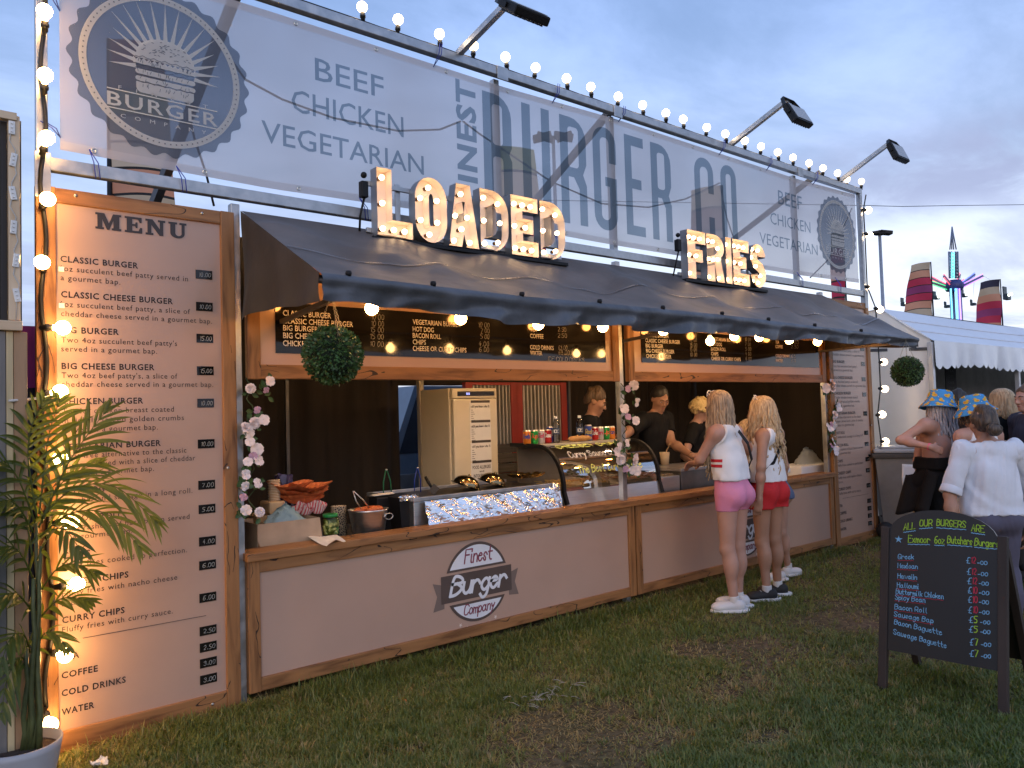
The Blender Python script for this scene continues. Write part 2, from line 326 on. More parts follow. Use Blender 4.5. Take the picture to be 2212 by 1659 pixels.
GL = {'A': '02 27 42;14 34', 'B': '02 07 27 46 45 25 05;25 44 43 22 02', 'C': '46 37 17 06 03 12 32 43', 'D': '02 07 27 46 43 22 02', 'E': '47 07 02 42;05 35', 'F': '02 07 47;05 35', 'G': '46 37 17 06 03 12 32 43 44 24', 'H': '02 07;42 47;05 45', 'I': '12 17', 'J': '37 33 22 12 03', 'K': '02 07;47 04;15 42', 'L': '07 02 42', 'M': '02 07 24 47 42', 'N': '02 07 42 47', 'O': '17 06 03 12 32 43 46 37 17', 'P': '02 07 37 46 45 34 04', 'R': '02 07 37 46 45 34 04;24 42', 'S': '46 37 17 06 15 34 43 32 12 03', 'T': '07 47;27 22', 'U': '07 03 12 32 43 47', 'V': '07 22 47', 'W': '07 12 25 32 47', 'X': '07 42;02 47', 'Y': '07 24 47;24 22', 'Z': '07 47 02 42',
 'a': '34 25 15 04 03 12 22 33;35 33 42', 'b': '07 02;04 15 25 34 33 22 12 03', 'c': '34 25 15 04 03 12 22 33', 'd': '34 25 15 04 03 12 22 33;37 32', 'e': '04 34 25 15 04 03 12 22 33', 'f': '37 27 16 12;05 25', 'g': '34 25 15 04 03 12 22 33;35 31 20 10 01', 'h': '07 02;04 15 25 34 32', 'i': '05 02 12;06 07', 'j': '25 21 10;26 27', 'k': '07 02;35 03;14 32', 'l': '17 13 22', 'm': '05 02;04 15 24 22;24 35 44 42', 'n': '05 02;04 15 25 34 32', 'o': '15 04 03 12 22 33 34 25 15', 'p': '05 00;04 15 25 34 33 22 12 03', 'q': '34 25 15 04 03 12 22 33;35 30', 'r': '05 02;04 15 25 34', 's': '34 25 15 04 23 22 12 03', 't': '17 13 22 32;05 35', 'u': '05 03 12 22 33 35;33 32', 'v': '05 12 35', 'w': '05 12 24 32 45', 'x': '05 32;02 35', 'y': '05 13 24;35 11 00', 'z': '05 35 02 32',
 '0': '17 06 03 12 22 33 36 27 17', '1': '06 17 12', '2': '06 17 27 36 35 02 32', '3': '06 17 27 36 25 15;25 34 33 22 12 03', '4': '27 04 34;25 22', '5': '37 07 05 25 34 33 22 02', '6': '37 17 05 03 12 22 33 34 25 04', '7': '07 37 12', '8': '15 06 17 27 36 25 15 04 03 12 22 33 34 25', '9': '35 15 06 17 27 36 35 32', '.': '12 13', '-': '04 24', '£': '37 27 16 12 02 32;04 24', "'": '17 16', ',': '12 01', '*': '14 17;05 26;06 25'}
SHARP = set('AEFHIKLMNTVWXYZk1471vwxz-')
def stroke_paths(s, slant=.0, track=1.3, jit=0.):
    out = []; x = 0.
    for ch in s:
        if ch == ' ': x += 2.6; continue
        g = GL.get(ch)
        if g is None: x += 2; continue
        mxx = 0
        for st in g.split(';'):
            P = np.array([[int(c[0]), int(c[1]) - 2] for c in st.split()], float); mxx = max(mxx, P[:, 0].max())
            if jit: P = P + RNG.normal(0, jit, P.shape)
            if ch not in SHARP and len(P) > 2:
                for _ in range(2):
                    a = P[:-1] * .75 + P[1:] * .25; b = P[:-1] * .25 + P[1:] * .75
                    P = np.vstack([P[:1], np.stack([a, b], 1).reshape(-1, 2), P[-1:]])
            P[:, 0] += x + P[:, 1] * slant; out.append(P)
        x += mxx + track
    return out, x - track
def ribbon(mb, P3, w, nrm, mi=0):
    P = np.array(P3, float); n = len(P)
    T = np.zeros_like(P); T[1:-1] = P[2:] - P[:-2]; T[0] = P[1] - P[0]; T[-1] = P[-1] - P[-2]; T /= np.linalg.norm(T, axis=1)[:, None] + 1e-12
    S = np.cross(T, np.array(nrm, float)); P = P.copy(); P[0] -= T[0] * w * .4; P[-1] += T[-1] * w * .4
    V = np.vstack([P - S * w / 2, P + S * w / 2]); mb.add(V, [(i, i + 1, n + i + 1, n + i) for i in range(n - 1)], mi)
def hand(mb, s, p0, p1, cap, w, mi=0, nrm=(0, -1, 0), up=(0, 0, 1), slant=.1, jit=.18, track=1.3):
    ps, L = stroke_paths(s, slant, track, jit); p0 = np.array(p0, float); p1 = np.array(p1, float); u = (p1 - p0) / L; up = np.array(up, float) * cap / 5.
    for k, P in enumerate(ps):
        ribbon(mb, p0[None] + P[:, :1] * u[None] + P[:, 1:2] * up[None] + np.array(nrm) * (.00025 * (k % 5)), w, nrm, mi)
def arc(cx, cy, r, a0, a1, n=12, ry=None):
    ry = r if ry is None else ry
    return [(cx + r * math.cos(math.radians(a0 + (a1 - a0) * i / n)), cy + ry * math.sin(math.radians(a0 + (a1 - a0) * i / n))) for i in range(n + 1)]
def flat(mb, loops, o, u=(1, 0, 0), w=(0, 0, 1), mi=0):
    v, f = fill2d(loops); o = np.array(o, float)
    mb.add(o[None] + v[:, :1] * np.array(u, float) + v[:, 1:2] * np.array(w, float), f, mi)

# ------------------------------------------------------------------ ground
def build_ground():
    m, nt, N, L, b = nodes('turf_soil')
    tc = N.new('ShaderNodeTexCoord')
    def noise(s, d=4): n = N.new('ShaderNodeTexNoise'); n.inputs['Scale'].default_value = s; n.inputs['Detail'].default_value = d; L.new(tc.outputs['Object'], n.inputs[0]); return n.outputs[0]
    r = N.new('ShaderNodeValToRGB'); r.color_ramp.elements[0].position = .35; r.color_ramp.elements[0].color = (.20, .145, .10, 1); r.color_ramp.elements[1].position = .62; r.color_ramp.elements[1].color = (.13, .12, .065, 1); L.new(noise(1.3, 6), r.inputs[0])
    r2 = N.new('ShaderNodeMix'); r2.data_type = 'RGBA'; r2.blend_type = 'MULTIPLY'; r2.inputs[0].default_value = .85; L.new(r.outputs[0], r2.inputs[6])
    q = N.new('ShaderNodeValToRGB'); q.color_ramp.elements[0].position = .3; q.color_ramp.elements[1].position = .7; q.color_ramp.elements[0].color = (.16, .15, .14, 1); L.new(noise(26, 8), q.inputs[0]); L.new(q.outputs[0], r2.inputs[7]); L.new(r2.outputs[2], b.inputs['Base Color']); b.inputs['Roughness'].default_value = .95; b.inputs['Specular IOR Level'].default_value = .1
    bp = N.new('ShaderNodeBump'); bp.inputs['Strength'].default_value = .8; bp.inputs['Distance'].default_value = .02; L.new(noise(30, 5), bp.inputs['Height']); L.new(bp.outputs[0], b.inputs['Normal'])
    mb = MB(); nx = 60; xs = np.concatenate([[-900, -300, -100, -40, -15], np.linspace(-6, 16, nx), [30, 60, 120, 300, 900]]); ys = np.concatenate([[-900, -200, -50, -15], np.linspace(-7, 7, nx), [15, 40, 120, 300, 900]])
    V = [(x, y, -.005 + .012 * math.sin(x * 2.1 + y) * math.sin(y * 1.7 - x * .6) if -6 < x < 16 and -7 < y < 7 else -.005) for y in ys for x in xs]; n = len(xs)
    mb.add(V, [(j * n + i, j * n + i + 1, (j + 1) * n + i + 1, (j + 1) * n + i) for j in range(len(ys) - 1) for i in range(n - 1)], 0, True)
    setp(mb.build('ground', m), 'worn turf with bare brown patches in front of the stall', 'ground', kind='structure')
build_ground()

# ------------------------------------------------------------------ stall: steel frame
def build_frame():
    t = thing('banner_scaffold', 'galvanised box-section steel frame carrying the banner above the stall', 'steel frame', (4.1, .03, 0))
    def post(x, z0, z1, y=.03, w=.05): mb = MB(); mb.rbox((x - w / 2, y - w / 2, z0), (x + w / 2, y + w / 2, z1), .004); mb.build('post', STEEL, t)
    zt = 4.07
    for x, z0 in ((.03, 2.66), (8.33, 2.70)): post(x, z0, zt - .06)
    for x in (.975, 4.13, 7.385): post(x, 0, 2.78, .06)
    for x in (2.93, 4.16, 7.0): post(x, 2.86, zt - .06, .10)
    mb = MB(); mb.rbox((0, .005, zt - .06), (8.36, .065, zt), .004); mb.build('top_rail', STEEL, t)
    mb = MB(); mb.rbox((.06, .005, 2.80), (8.30, .055, 2.865), .004); mb.build('lower_rail', STEEL, t)
    bm = MB()
    for x, z in ((.03, 2.79), (8.33, 2.79)): bm.rbox((x - .034, -.006, z - .13), (x + .034, .002, z + .09), .002)
    for x in (2.93, 4.16, 7.0): bm.rbox((x - .05, -.004, zt - .09), (x + .05, .004, zt + .004), .002)
    bm.build('joint_plate', STEEL, t)
    # raking braces run from the top rail back and down to the roof
    for (xt, yt), (xb, yb) in (((508, -8), (338, 428)), ((1318, 240), (1158, 432)), ((1772, 372), (1600, 505))):
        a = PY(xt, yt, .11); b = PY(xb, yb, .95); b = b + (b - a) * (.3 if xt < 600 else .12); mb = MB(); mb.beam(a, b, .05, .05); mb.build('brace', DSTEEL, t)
    # drooping cable behind the banner
    for pts in ([(500, 130), (530, 172), (610, 215), (720, 255), (860, 283), (950, 280), (995, 262)], [(1000, 262), (1037, 290), (1190, 392), (1300, 440), (1400, 448), (1480, 430), (1555, 395)], [(395, 190), (420, 300), (445, 375), (462, 445)], [(1555, 400), (1570, 470), (1590, 530)], [(1840, 450), (1790, 560), (1750, 600)]):
        P = [PY(x, y, .16) for x, y in pts]; C = [P[0]]
        for i in range(len(P) - 1):
            for k in range(1, 5): C.append(P[i] + (P[i + 1] - P[i]) * k / 4)
        mb = MB(); mb.tube(C, .007, 5); mb.build('cable', RUBBER, t)
build_frame()

# ------------------------------------------------------------------ framed boards
def frame_part(mb, x0, x1, z0, z1, wl, wr, wt, wb, y0=0., y1=.045):
    """stiles mi=1 (upright grain), rails mi=0"""
    mb.rbox((x0, y0, z0), (x0 + wl, y1, z1), .005, 1); mb.rbox((x1 - wr, y0, z0), (x1, y1, z1), .005, 1)
    if wt: mb.rbox((x0 + wl, y0 + .003, z1 - wt), (x1 - wr, y1, z1 - .002), .005, 0)
    if wb: mb.rbox((x0 + wl, y0 + .003, z0 + .002), (x1 - wr, y1, z0 + wb), .005, 0)
L2 = lambda x, y: PY(*Q('2', x, y), .02); L3 = lambda x, y: PY(*Q('3', x, y), .02); L4 = lambda x, y: PY(*Q('4', x, y), .02)
MENU_LINES = [(L2, 'CLASSIC BURGER', 520, 788, 1192, 845, 1), (L2, '6oz succulent beef patty served in', 508, 866, 1622, 957, 0), (L2, 'a gourmet bap.', 522, 948, 1038, 985, 0),
 (L2, 'CLASSIC CHEESE BURGER', 525, 1095, 1492, 1152, 1), (L2, '6oz succulent beef patty, a slice of', 512, 1176, 1640, 1238, 0), (L2, 'cheddar cheese served in a gourmet bap.', 525, 1258, 1830, 1322, 0),
 (L2, 'BIG BURGER', 527, 1402, 1025, 1418, 1), (L2, "Two 4oz succulent beef patty's", 527, 1490, 1528, 1510, 0), (L2, 'served in a gourmet bap.', 527, 1562, 1355, 1582, 0),
 (L3, 'BIG CHEESE BURGER', 530, 193, 1333, 202, 1), (L3, "Two 4oz beef patty's, a slice of", 530, 272, 1530, 275, 0), (L3, 'cheddar cheese served in a gourmet bap.', 530, 350, 1840, 345, 0),
 (L3, 'CHICKEN BURGER', 533, 498, 1235, 490, 1), (L3, 'Tender chicken breast coated', 535, 578, 1500, 562, 0), (L3, 'in lightly spiced golden crumbs', 535, 660, 1588, 635, 0), (L3, 'served in a gourmet bap.', 535, 740, 1362, 718, 0),
 (L3, 'VEGETARIAN BURGER', 535, 890, 1388, 858, 1), (L3, 'Meat free alternative to the classic', 537, 968, 1608, 915, 0), (L3, 'burger, served with a slice of cheddar', 537, 1042, 1685, 985, 0), (L3, 'cheese in a gourmet bap.', 537, 1120, 1328, 1075, 0),
 (L3, 'HOT DOG', 537, 1272, 900, 1255, 1), (L3, 'Cumberland sausage in a long roll.', 537, 1350, 1660, 1268, 0), (L3, 'BACON ROLL', 537, 1522, 1050, 1470, 1), (L3, 'Two rashers of back bacon served', 537, 1605, 1635, 1482, 0), (L3, 'in a gourmet bap.', 537, 1672, 1140, 1615, 0),
 (L4, 'CHIPS', 438, 183, 638, 155, 1), (L4, 'Fluffy fries cooked to perfection.', 438, 250, 1320, 132, 0), (L4, 'CHEESY CHIPS', 438, 376, 907, 310, 1), (L4, 'Fluffy fries with nacho cheese', 438, 450, 1252, 325, 0), (L4, 'sauce.', 436, 515, 620, 490, 0),
 (L4, 'CURRY CHIPS', 438, 635, 880, 562, 1), (L4, 'Fluffy fries with curry sauce.', 438, 705, 1220, 563, 0), (L4, 'TEA', 436, 902, 558, 876, 1), (L4, 'COFFEE', 434, 1025, 690, 975, 1), (L4, 'COLD DRINKS', 434, 1155, 888, 1050, 1), (L4, 'WATER', 434, 1285, 665, 1233, 1)]
TAGS = [(L2, 1760, 900, '10.00'), (L2, 1764, 1176, '10.00'), (L2, 1768, 1450, '15.00'), (L3, 1772, 208, '15.00'), (L3, 1775, 487, '10.00'), (L3, 1780, 838, '10.00'), (L3, 1784, 1192, '7.00'), (L3, 1787, 1400, '5.00'),
 (L4, 1465, 54, '4.00'), (L4, 1466, 222, '6.00'), (L4, 1468, 451, '6.00'), (L4, 1470, 684, '2.50'), (L4, 1471, 800, '2.50'), (L4, 1472, 911, '3.00'), (L4, 1473, 1027, '3.00')]
def slab_letter(ch):
    """heavy slab-serif capitals for the MENU heading, cap height 1"""
    R = lambda a, b, c, d: [(a, b), (c, b), (c, d), (a, d)]
    if ch == 'M': return [[(0, 0), (.5, 0), (.5, .13), (.4, .13), (.4, .62), (.66, 0), (.8, 0), (1.04, .62), (1.04, .13), (.94, .13), (.94, 0), (1.5, 0), (1.5, .13), (1.38, .13), (1.38, .87), (1.5, .87), (1.5, 1), (1.02, 1), (.78, .4), (.52, 1), (0, 1), (0, .87), (.12, .87), (.12, .13), (0, .13)]], 1.5
    if ch == 'E': return [[(0, 0), (1.05, 0), (1.05, .36), (.92, .36), (.82, .14), (.45, .14), (.45, .44), (.62, .44), (.66, .32), (.77, .32), (.77, .68), (.66, .68), (.62, .56), (.45, .56), (.45, .86), (.8, .86), (.9, .66), (1.02, .66), (1.02, 1), (0, 1), (0, .87), (.12, .87), (.12, .13), (0, .13)]], 1.05
    if ch == 'N': return [[(0, 0), (.48, 0), (.48, .13), (.36, .13), (.36, .64), (.86, 0), (1.1, 0), (1.1, .87), (1.22, .87), (1.22, 1), (.76, 1), (.76, .87), (.88, .87), (.88, .42), (.44, 1), (0, 1), (0, .87), (.12, .87), (.12, .13), (0, .13)]], 1.22
    return [[(0, 1), (0, .87), (.12, .87)] + [(.12, .3)] + arc(.57, .3, .45, 180, 270, 8, .32) + arc(.62, .3, .42, 270, 360, 8, .32)[1:] + [(1.04, .87), (1.16, .87), (1.16, 1), (.7, 1), (.7, .87), (.84, .87), (.84, .3)] + arc(.64, .3, .2, 0, -180, 8, .17) + [(.44, .87), (.56, .87), (.56, 1)]], 1.16
def build_menu_board(dx, name_label, zoff=0.):
    O = np.array((dx, 0, zoff))
    t = thing('menu_board', name_label, 'menu board', (.48 + dx, .02, 0))
    mb = MB(); frame_part(mb, 0 + dx, .955 + dx, .0, 2.72, .085, .075, .075, .10); mb.build('frame', [WX, WZ], t)
    mb = MB(); mb.box((.085 + dx, .018, .1), (.88 + dx, .04, 2.645)); mb.build('panel', PANEL, t)
    mb = MB()
    for x, z in ((.17, 2.69), (.78, 2.69), (.05, 1.2), (.9, 1.3), (.8, .05)): mb.lathe([(0, -.002), (.008, -.001), (.008, .004)], (x + dx, 0, z), 10, 0, (0, 1, 0))
    mb.build('screw', STEEL, t)
    mb = MB(); yy = .0155
    for k, (fn, s, xa, ya, xb, yb, bold) in enumerate(MENU_LINES):
        a = fn(xa, ya); b = fn(xb, yb); a[1] = b[1] = yy - .0004 * (k % 2); z = (a[2] + b[2]) / 2; a[2] = b[2] = z
        tfit(mb, s, a + O, b + O, .0295 if bold else .0275, 1.12, .02 if bold else -.002)
    a = L4(585, 748); b = L4(1455, 577); z = (a[2] + b[2]) / 2; mb.box((a[0] + dx, yy, z), (b[0] + dx, yy + .002, z + .0022))
    # heading
    a = L2(822, 500); b = L2(1610, 580); x = a[0]; tot = 1.5 + 1.05 + 1.22 + 1.16; gap = .2; cap = .083; s = (b[0] - a[0]) / (tot + 3 * gap)
    for ch in 'MENU':
        lp, w = slab_letter(ch); flat(mb, [[(px * s, pz * cap) for px, pz in l] for l in lp], (x + dx, yy, a[2]), mi=0); x += (w + gap) * s
    mb.build('lettering', INK, t)
    mb = MB()   # overpainted sizes on the first two lines
    for fn, x, y in ((L2, 528, 852), (L2, 532, 1166)):
        c = fn(x, y) + O; mb.box((c[0] - .012, yy - .001, c[2] - .012), (c[0] + .012, yy + .002, c[2] + .012))
    mb.build('correction_patch', WHITE, t)
    for fn, x, y, s in TAGS:
        c = fn(x, y) + O; c[1] = yy - .001; w, h = .044, .024; mb = MB(); mb.box((c[0] - w, c[1], c[2] - h), (c[0] + w, c[1] + .003, c[2] + h), 0)
        hand(mb, s, (c[0] - w * .6, c[1] - .001, c[2] - .012), (c[0] + w * .75, c[1] - .001, c[2] - .012), .022, .0017, 1, slant=.15)
        mb.build('price_tag', [BLACKB, CHALK], t)
    return t
build_menu_board(0., 'tall wood-framed MENU board at the near left end of the stall, behind the palm')
build_menu_board(7.42, 'tall wood-framed menu board at the far right end of the stall, partly under the awning')

# ------------------------------------------------------------------ counters
def counter_logo(t, cx, cz, r, y):
    dk = M('sepia_print', (.085, .06, .05), var=.1); dk2 = M('faded_sepia_print', (.17, .125, .105), var=.1); wh = M('pale_blue_white_print', (.68, .71, .76), var=.05); rd = M('wine_print', (.22, .05, .08)); pl = M('pale_print', (.7, .6, .52))
    g = MB(); o = (cx, y, cz)
    def seg(rr, zlow, top=True):
        a = math.degrees(math.asin(max(-1, min(1, zlow / rr))))
        return arc(0, 0, rr, a, 180 - a, 26) if top else arc(0, 0, rr, 180 - a, 360 + a, 26)
    for k, sx in enumerate((-1, 1)):
        flat(g, [[(sx * r * 1.03, -.52 * r), (sx * r * 1.03, .05 * r), (sx * r * 1.36, .14 * r), (sx * r * 1.24, -.2 * r), (sx * r * 1.36, -.55 * r)][::sx]], o, mi=1)
    flat(g, [seg(r, .33 * r)], (cx, y - .0012, cz), mi=0); flat(g, [seg(r, -.47 * r, False)], (cx, y - .0012, cz), mi=0)
    flat(g, [seg(r * .93, .385 * r)], (cx, y - .0024, cz), mi=2); flat(g, [seg(r * .93, -.53 * r, False)], (cx, y - .0024, cz), mi=2)
    flat(g, [[(-1.12 * r, -.40 * r), (1.12 * r, -.40 * r), (1.12 * r, .27 * r), (-1.12 * r, .27 * r)]], (cx, y - .0024, cz), mi=0)
    n = (0, -1, 0)
    hand(g, 'Finest', (cx - .40 * r, y - .004, cz + .5 * r), (cx + .46 * r, y - .004, cz + .5 * r), .34 * r, .04 * r, 3, slant=.32, jit=0, track=.9)
    hand(g, 'Burger', (cx - .86 * r, y - .004, cz - .24 * r), (cx + .9 * r, y - .004, cz - .24 * r), .46 * r, .08 * r, 2, slant=.32, jit=0, track=.75)
    hand(g, 'Company', (cx - .46 * r, y - .004, cz - .78 * r), (cx + .5 * r, y - .004, cz - .78 * r), .25 * r, .032 * r, 3, slant=.32, jit=0, track=.8)
    s = 'SINCE MMX'
    for i, ch in enumerate(s):
        if ch == ' ': continue
        a = math.radians(250 + (i + .5) * 40 / len(s)); rr = 1.16 * r; v, f = text2d(ch); v = v - v.mean(0); sc = .1 * r; ca, sa = math.cos(a + math.pi / 2), math.sin(a + math.pi / 2)
        v = v * sc @ np.array([[ca, sa], [-sa, ca]]); place2d(g, v, f, (cx + rr * math.cos(a), y, cz + rr * math.sin(a)), (1, 0, 0), (0, 0, 1), 4)
    for a in (241, 299):
        st = [((.06 if k % 2 else .022) * r * math.cos(math.radians(18 + 36 * k)), (.06 if k % 2 else .022) * r * math.sin(math.radians(18 + 36 * k))) for k in range(10)]
        flat(g, [st], (cx + 1.15 * r * math.cos(math.radians(a)), y, cz + 1.15 * r * math.sin(math.radians(a))), mi=4)
    g.build('logo', [dk, dk2, wh, rd, pl], t)
def build_counter(x0, x1, lx, label):
    t = thing('serving_counter', label, 'counter', ((x0 + x1) / 2, .1, 0))
    mb = MB(); frame_part(mb, x0, x1, .05, .775, .07, .07, .07, .075); mb.build('frame', [WX, WZ], t)
    mb = MB(); mb.box((x0 + .07, .02, .115), (x1 - .07, .042, .705)); mb.build('panel', PANEL, t)
    mb = MB(); mb.rbox((x0 - .012, -.03, .775), (x1 + .012, .17, .82), .006); mb.build('counter_top', WX, t)
    mb = MB(); mb.box((x0 + .05, .2, 0), (x0 + .09, .24, .775)); mb.box((x1 - .09, .2, 0), (x1 - .05, .24, .775)); mb.build('leg', DSTEEL, t)
    counter_logo(t, lx, .415, .268, .0185)
CL = QY('A7', 640, 594, .02)
build_counter(1.0, 4.19, CL[0], 'salmon serving counter with timber frame nearest the camera, napkin on top')
build_counter(4.205, 7.39, 5.78, 'salmon serving counter with timber frame where the customers stand')

# ------------------------------------------------------------------ fascia price boards under the awning
Z8 = lambda x, y: PY(*Q('8', x, y), .012); A8 = lambda x, y: PY(*Q('A8', x, y), .012)
FL = [(Z8, 'CLASSIC BURGER', 445, 405, 845, 430), (Z8, 'CLASSIC CHEESE BURGER', 447, 470, 1027, 500), (Z8, 'BIG BURGER', 447, 530, 738, 542), (Z8, 'BIG CHEESE BURGER', 447, 592, 930, 612), (Z8, 'CHICKEN BURGER', 445, 655, 860, 672),
      (Z8, 'VEGETARIAN BURGER', 1522, 478, 1918, 500), (Z8, 'HOT DOG', 1522, 537, 1697, 545), (Z8, 'BACON ROLL', 1522, 590, 1757, 600), (Z8, 'CHIPS', 1522, 643, 1632, 648), (Z8, 'CHEESE OR CURRY CHIPS', 1522, 697, 1968, 713),
      (A8, 'TEA', 417, 362, 472, 365), (A8, 'COFFEE', 417, 415, 527, 420), (A8, 'COLD DRINKS', 417, 508, 612, 517), (A8, 'WATER', 417, 556, 517, 560)]
FLP = [(Z8, '10 00', 1180, 436, 1280), (Z8, '10 00', 1180, 490, 1280), (Z8, '15 00', 1172, 542, 1278), (Z8, '15 00', 1170, 598, 1278), (Z8, '10 00', 1170, 660, 1276), (Z8, '10 00', 2068, 500, 2155), (Z8, '7 00', 2085, 548, 2155), (Z8, '5 00', 2085, 596, 2155), (Z8, '4.00', 2070, 658, 2152), (Z8, '6 00', 2075, 705, 2152),
       (A8, '2.50', 645, 360, 712), (A8, '2.50', 645, 410, 718), (A8, '£3.00', 650, 512, 722), (A8, '£3.00', 650, 552, 740), (A8, 'ICE COLD DRINKS', 560, 605, 865)]
FR = [(A8, 'CLASSIC BURGER', 1370, 405, 1567, 415), (A8, 'CLASSIC CHEESE BURGER', 1372, 452, 1660, 463), (A8, 'BIG BURGER', 1375, 494, 1520, 499), (A8, 'BIG CHEESE BURGER', 1378, 537, 1612, 543), (A8, 'CHICKEN BURGER', 1380, 580, 1587, 585),
      (A8, 'VEGETARIAN BURGER', 1915, 440, 2125, 447), (A8, 'HOT DOG', 1915, 480, 2007, 483), (A8, 'BACON ROLL', 1917, 520, 2040, 524), (A8, 'CHIPS', 1918, 559, 1978, 561), (A8, 'CHEESE OR CURRY CHIPS', 1920, 600, 2163, 606),
      (A8, 'TEA', 2452, 462, 2482, 463), (A8, 'COFFEE', 2452, 499, 2512, 501), (A8, 'COLD DRINKS', 2454, 576, 2572, 580), (A8, 'WATER', 2454, 614, 2514, 616)]
FRP = [(A8, '10 00', 1740, 405, 1795), (A8, '10 00', 1740, 441, 1797), (A8, '15 00', 1742, 486, 1799), (A8, '15 00', 1742, 524, 1799), (A8, '10 00', 1745, 566, 1800), (A8, '10 00', 2198, 440, 2245), (A8, '7 00', 2200, 480, 2245), (A8, '5 00', 2202, 520, 2248), (A8, '4 00', 2202, 559, 2248), (A8, '6 00', 2204, 600, 2250), (A8, '2.50', 2580, 462, 2640), (A8, '2.50', 2580, 499, 2640), (A8, '£3', 2582, 576, 2615), (A8, '£3', 2582, 614, 2615)]
def build_fascia(x0, x1, bx0, bx1, bz0, bz1, lines, prices, label):
    t = thing('fascia_board', label, 'price board', ((x0 + x1) / 2, .02, 1.79))
    mb = MB(); frame_part(mb, x0, x1, 1.787, 2.46, .075, .075, .0, .085); mb.rbox((x0 + .075, .003, 2.38), (x1 - .075, .045, 2.458), .005, 0); mb.build('frame', [WX, WZ], t)
    mb = MB(); mb.box((x0 + .07, .02, 1.865), (x1 - .07, .04, 2.39)); mb.build('panel', PANEL, t)
    mb = MB(); mb.box((bx0, .0135, bz0), (bx1, .0215, bz1)); mb.build('blackboard', BLACKB, t)
    mb = MB()
    for i, (fn, s, xa, ya, xb, yb) in enumerate(lines):
        a = fn(xa, ya); b = fn(xb, yb); a[2] = b[2] = (a[2] + b[2]) / 2; a[1] = b[1] = .0122; tfit(mb, s, a, b, .032, 1.0, .012)
    mb.build('lettering', CREAM, t)
    mb = MB()
    for fn, s, xa, ya, xb in prices:
        a = fn(xa, ya); b = fn(xb, ya); b[2] = a[2]; a[1] = b[1] = .0122; hand(mb, s, a, b, .032, .0026, 0, slant=.1)
    mb.build('chalked_prices', CHALK, t)
build_fascia(1.02, 4.075, 1.19, 3.93, 1.94, 2.235, FL, FLP, 'wood-framed price board above the left serving hatch, reflecting many lit bulbs')
build_fascia(4.185, 7.345, 4.365, 7.225, 1.95, 2.235, FR, FRP, 'wood-framed price board above the right serving hatch')
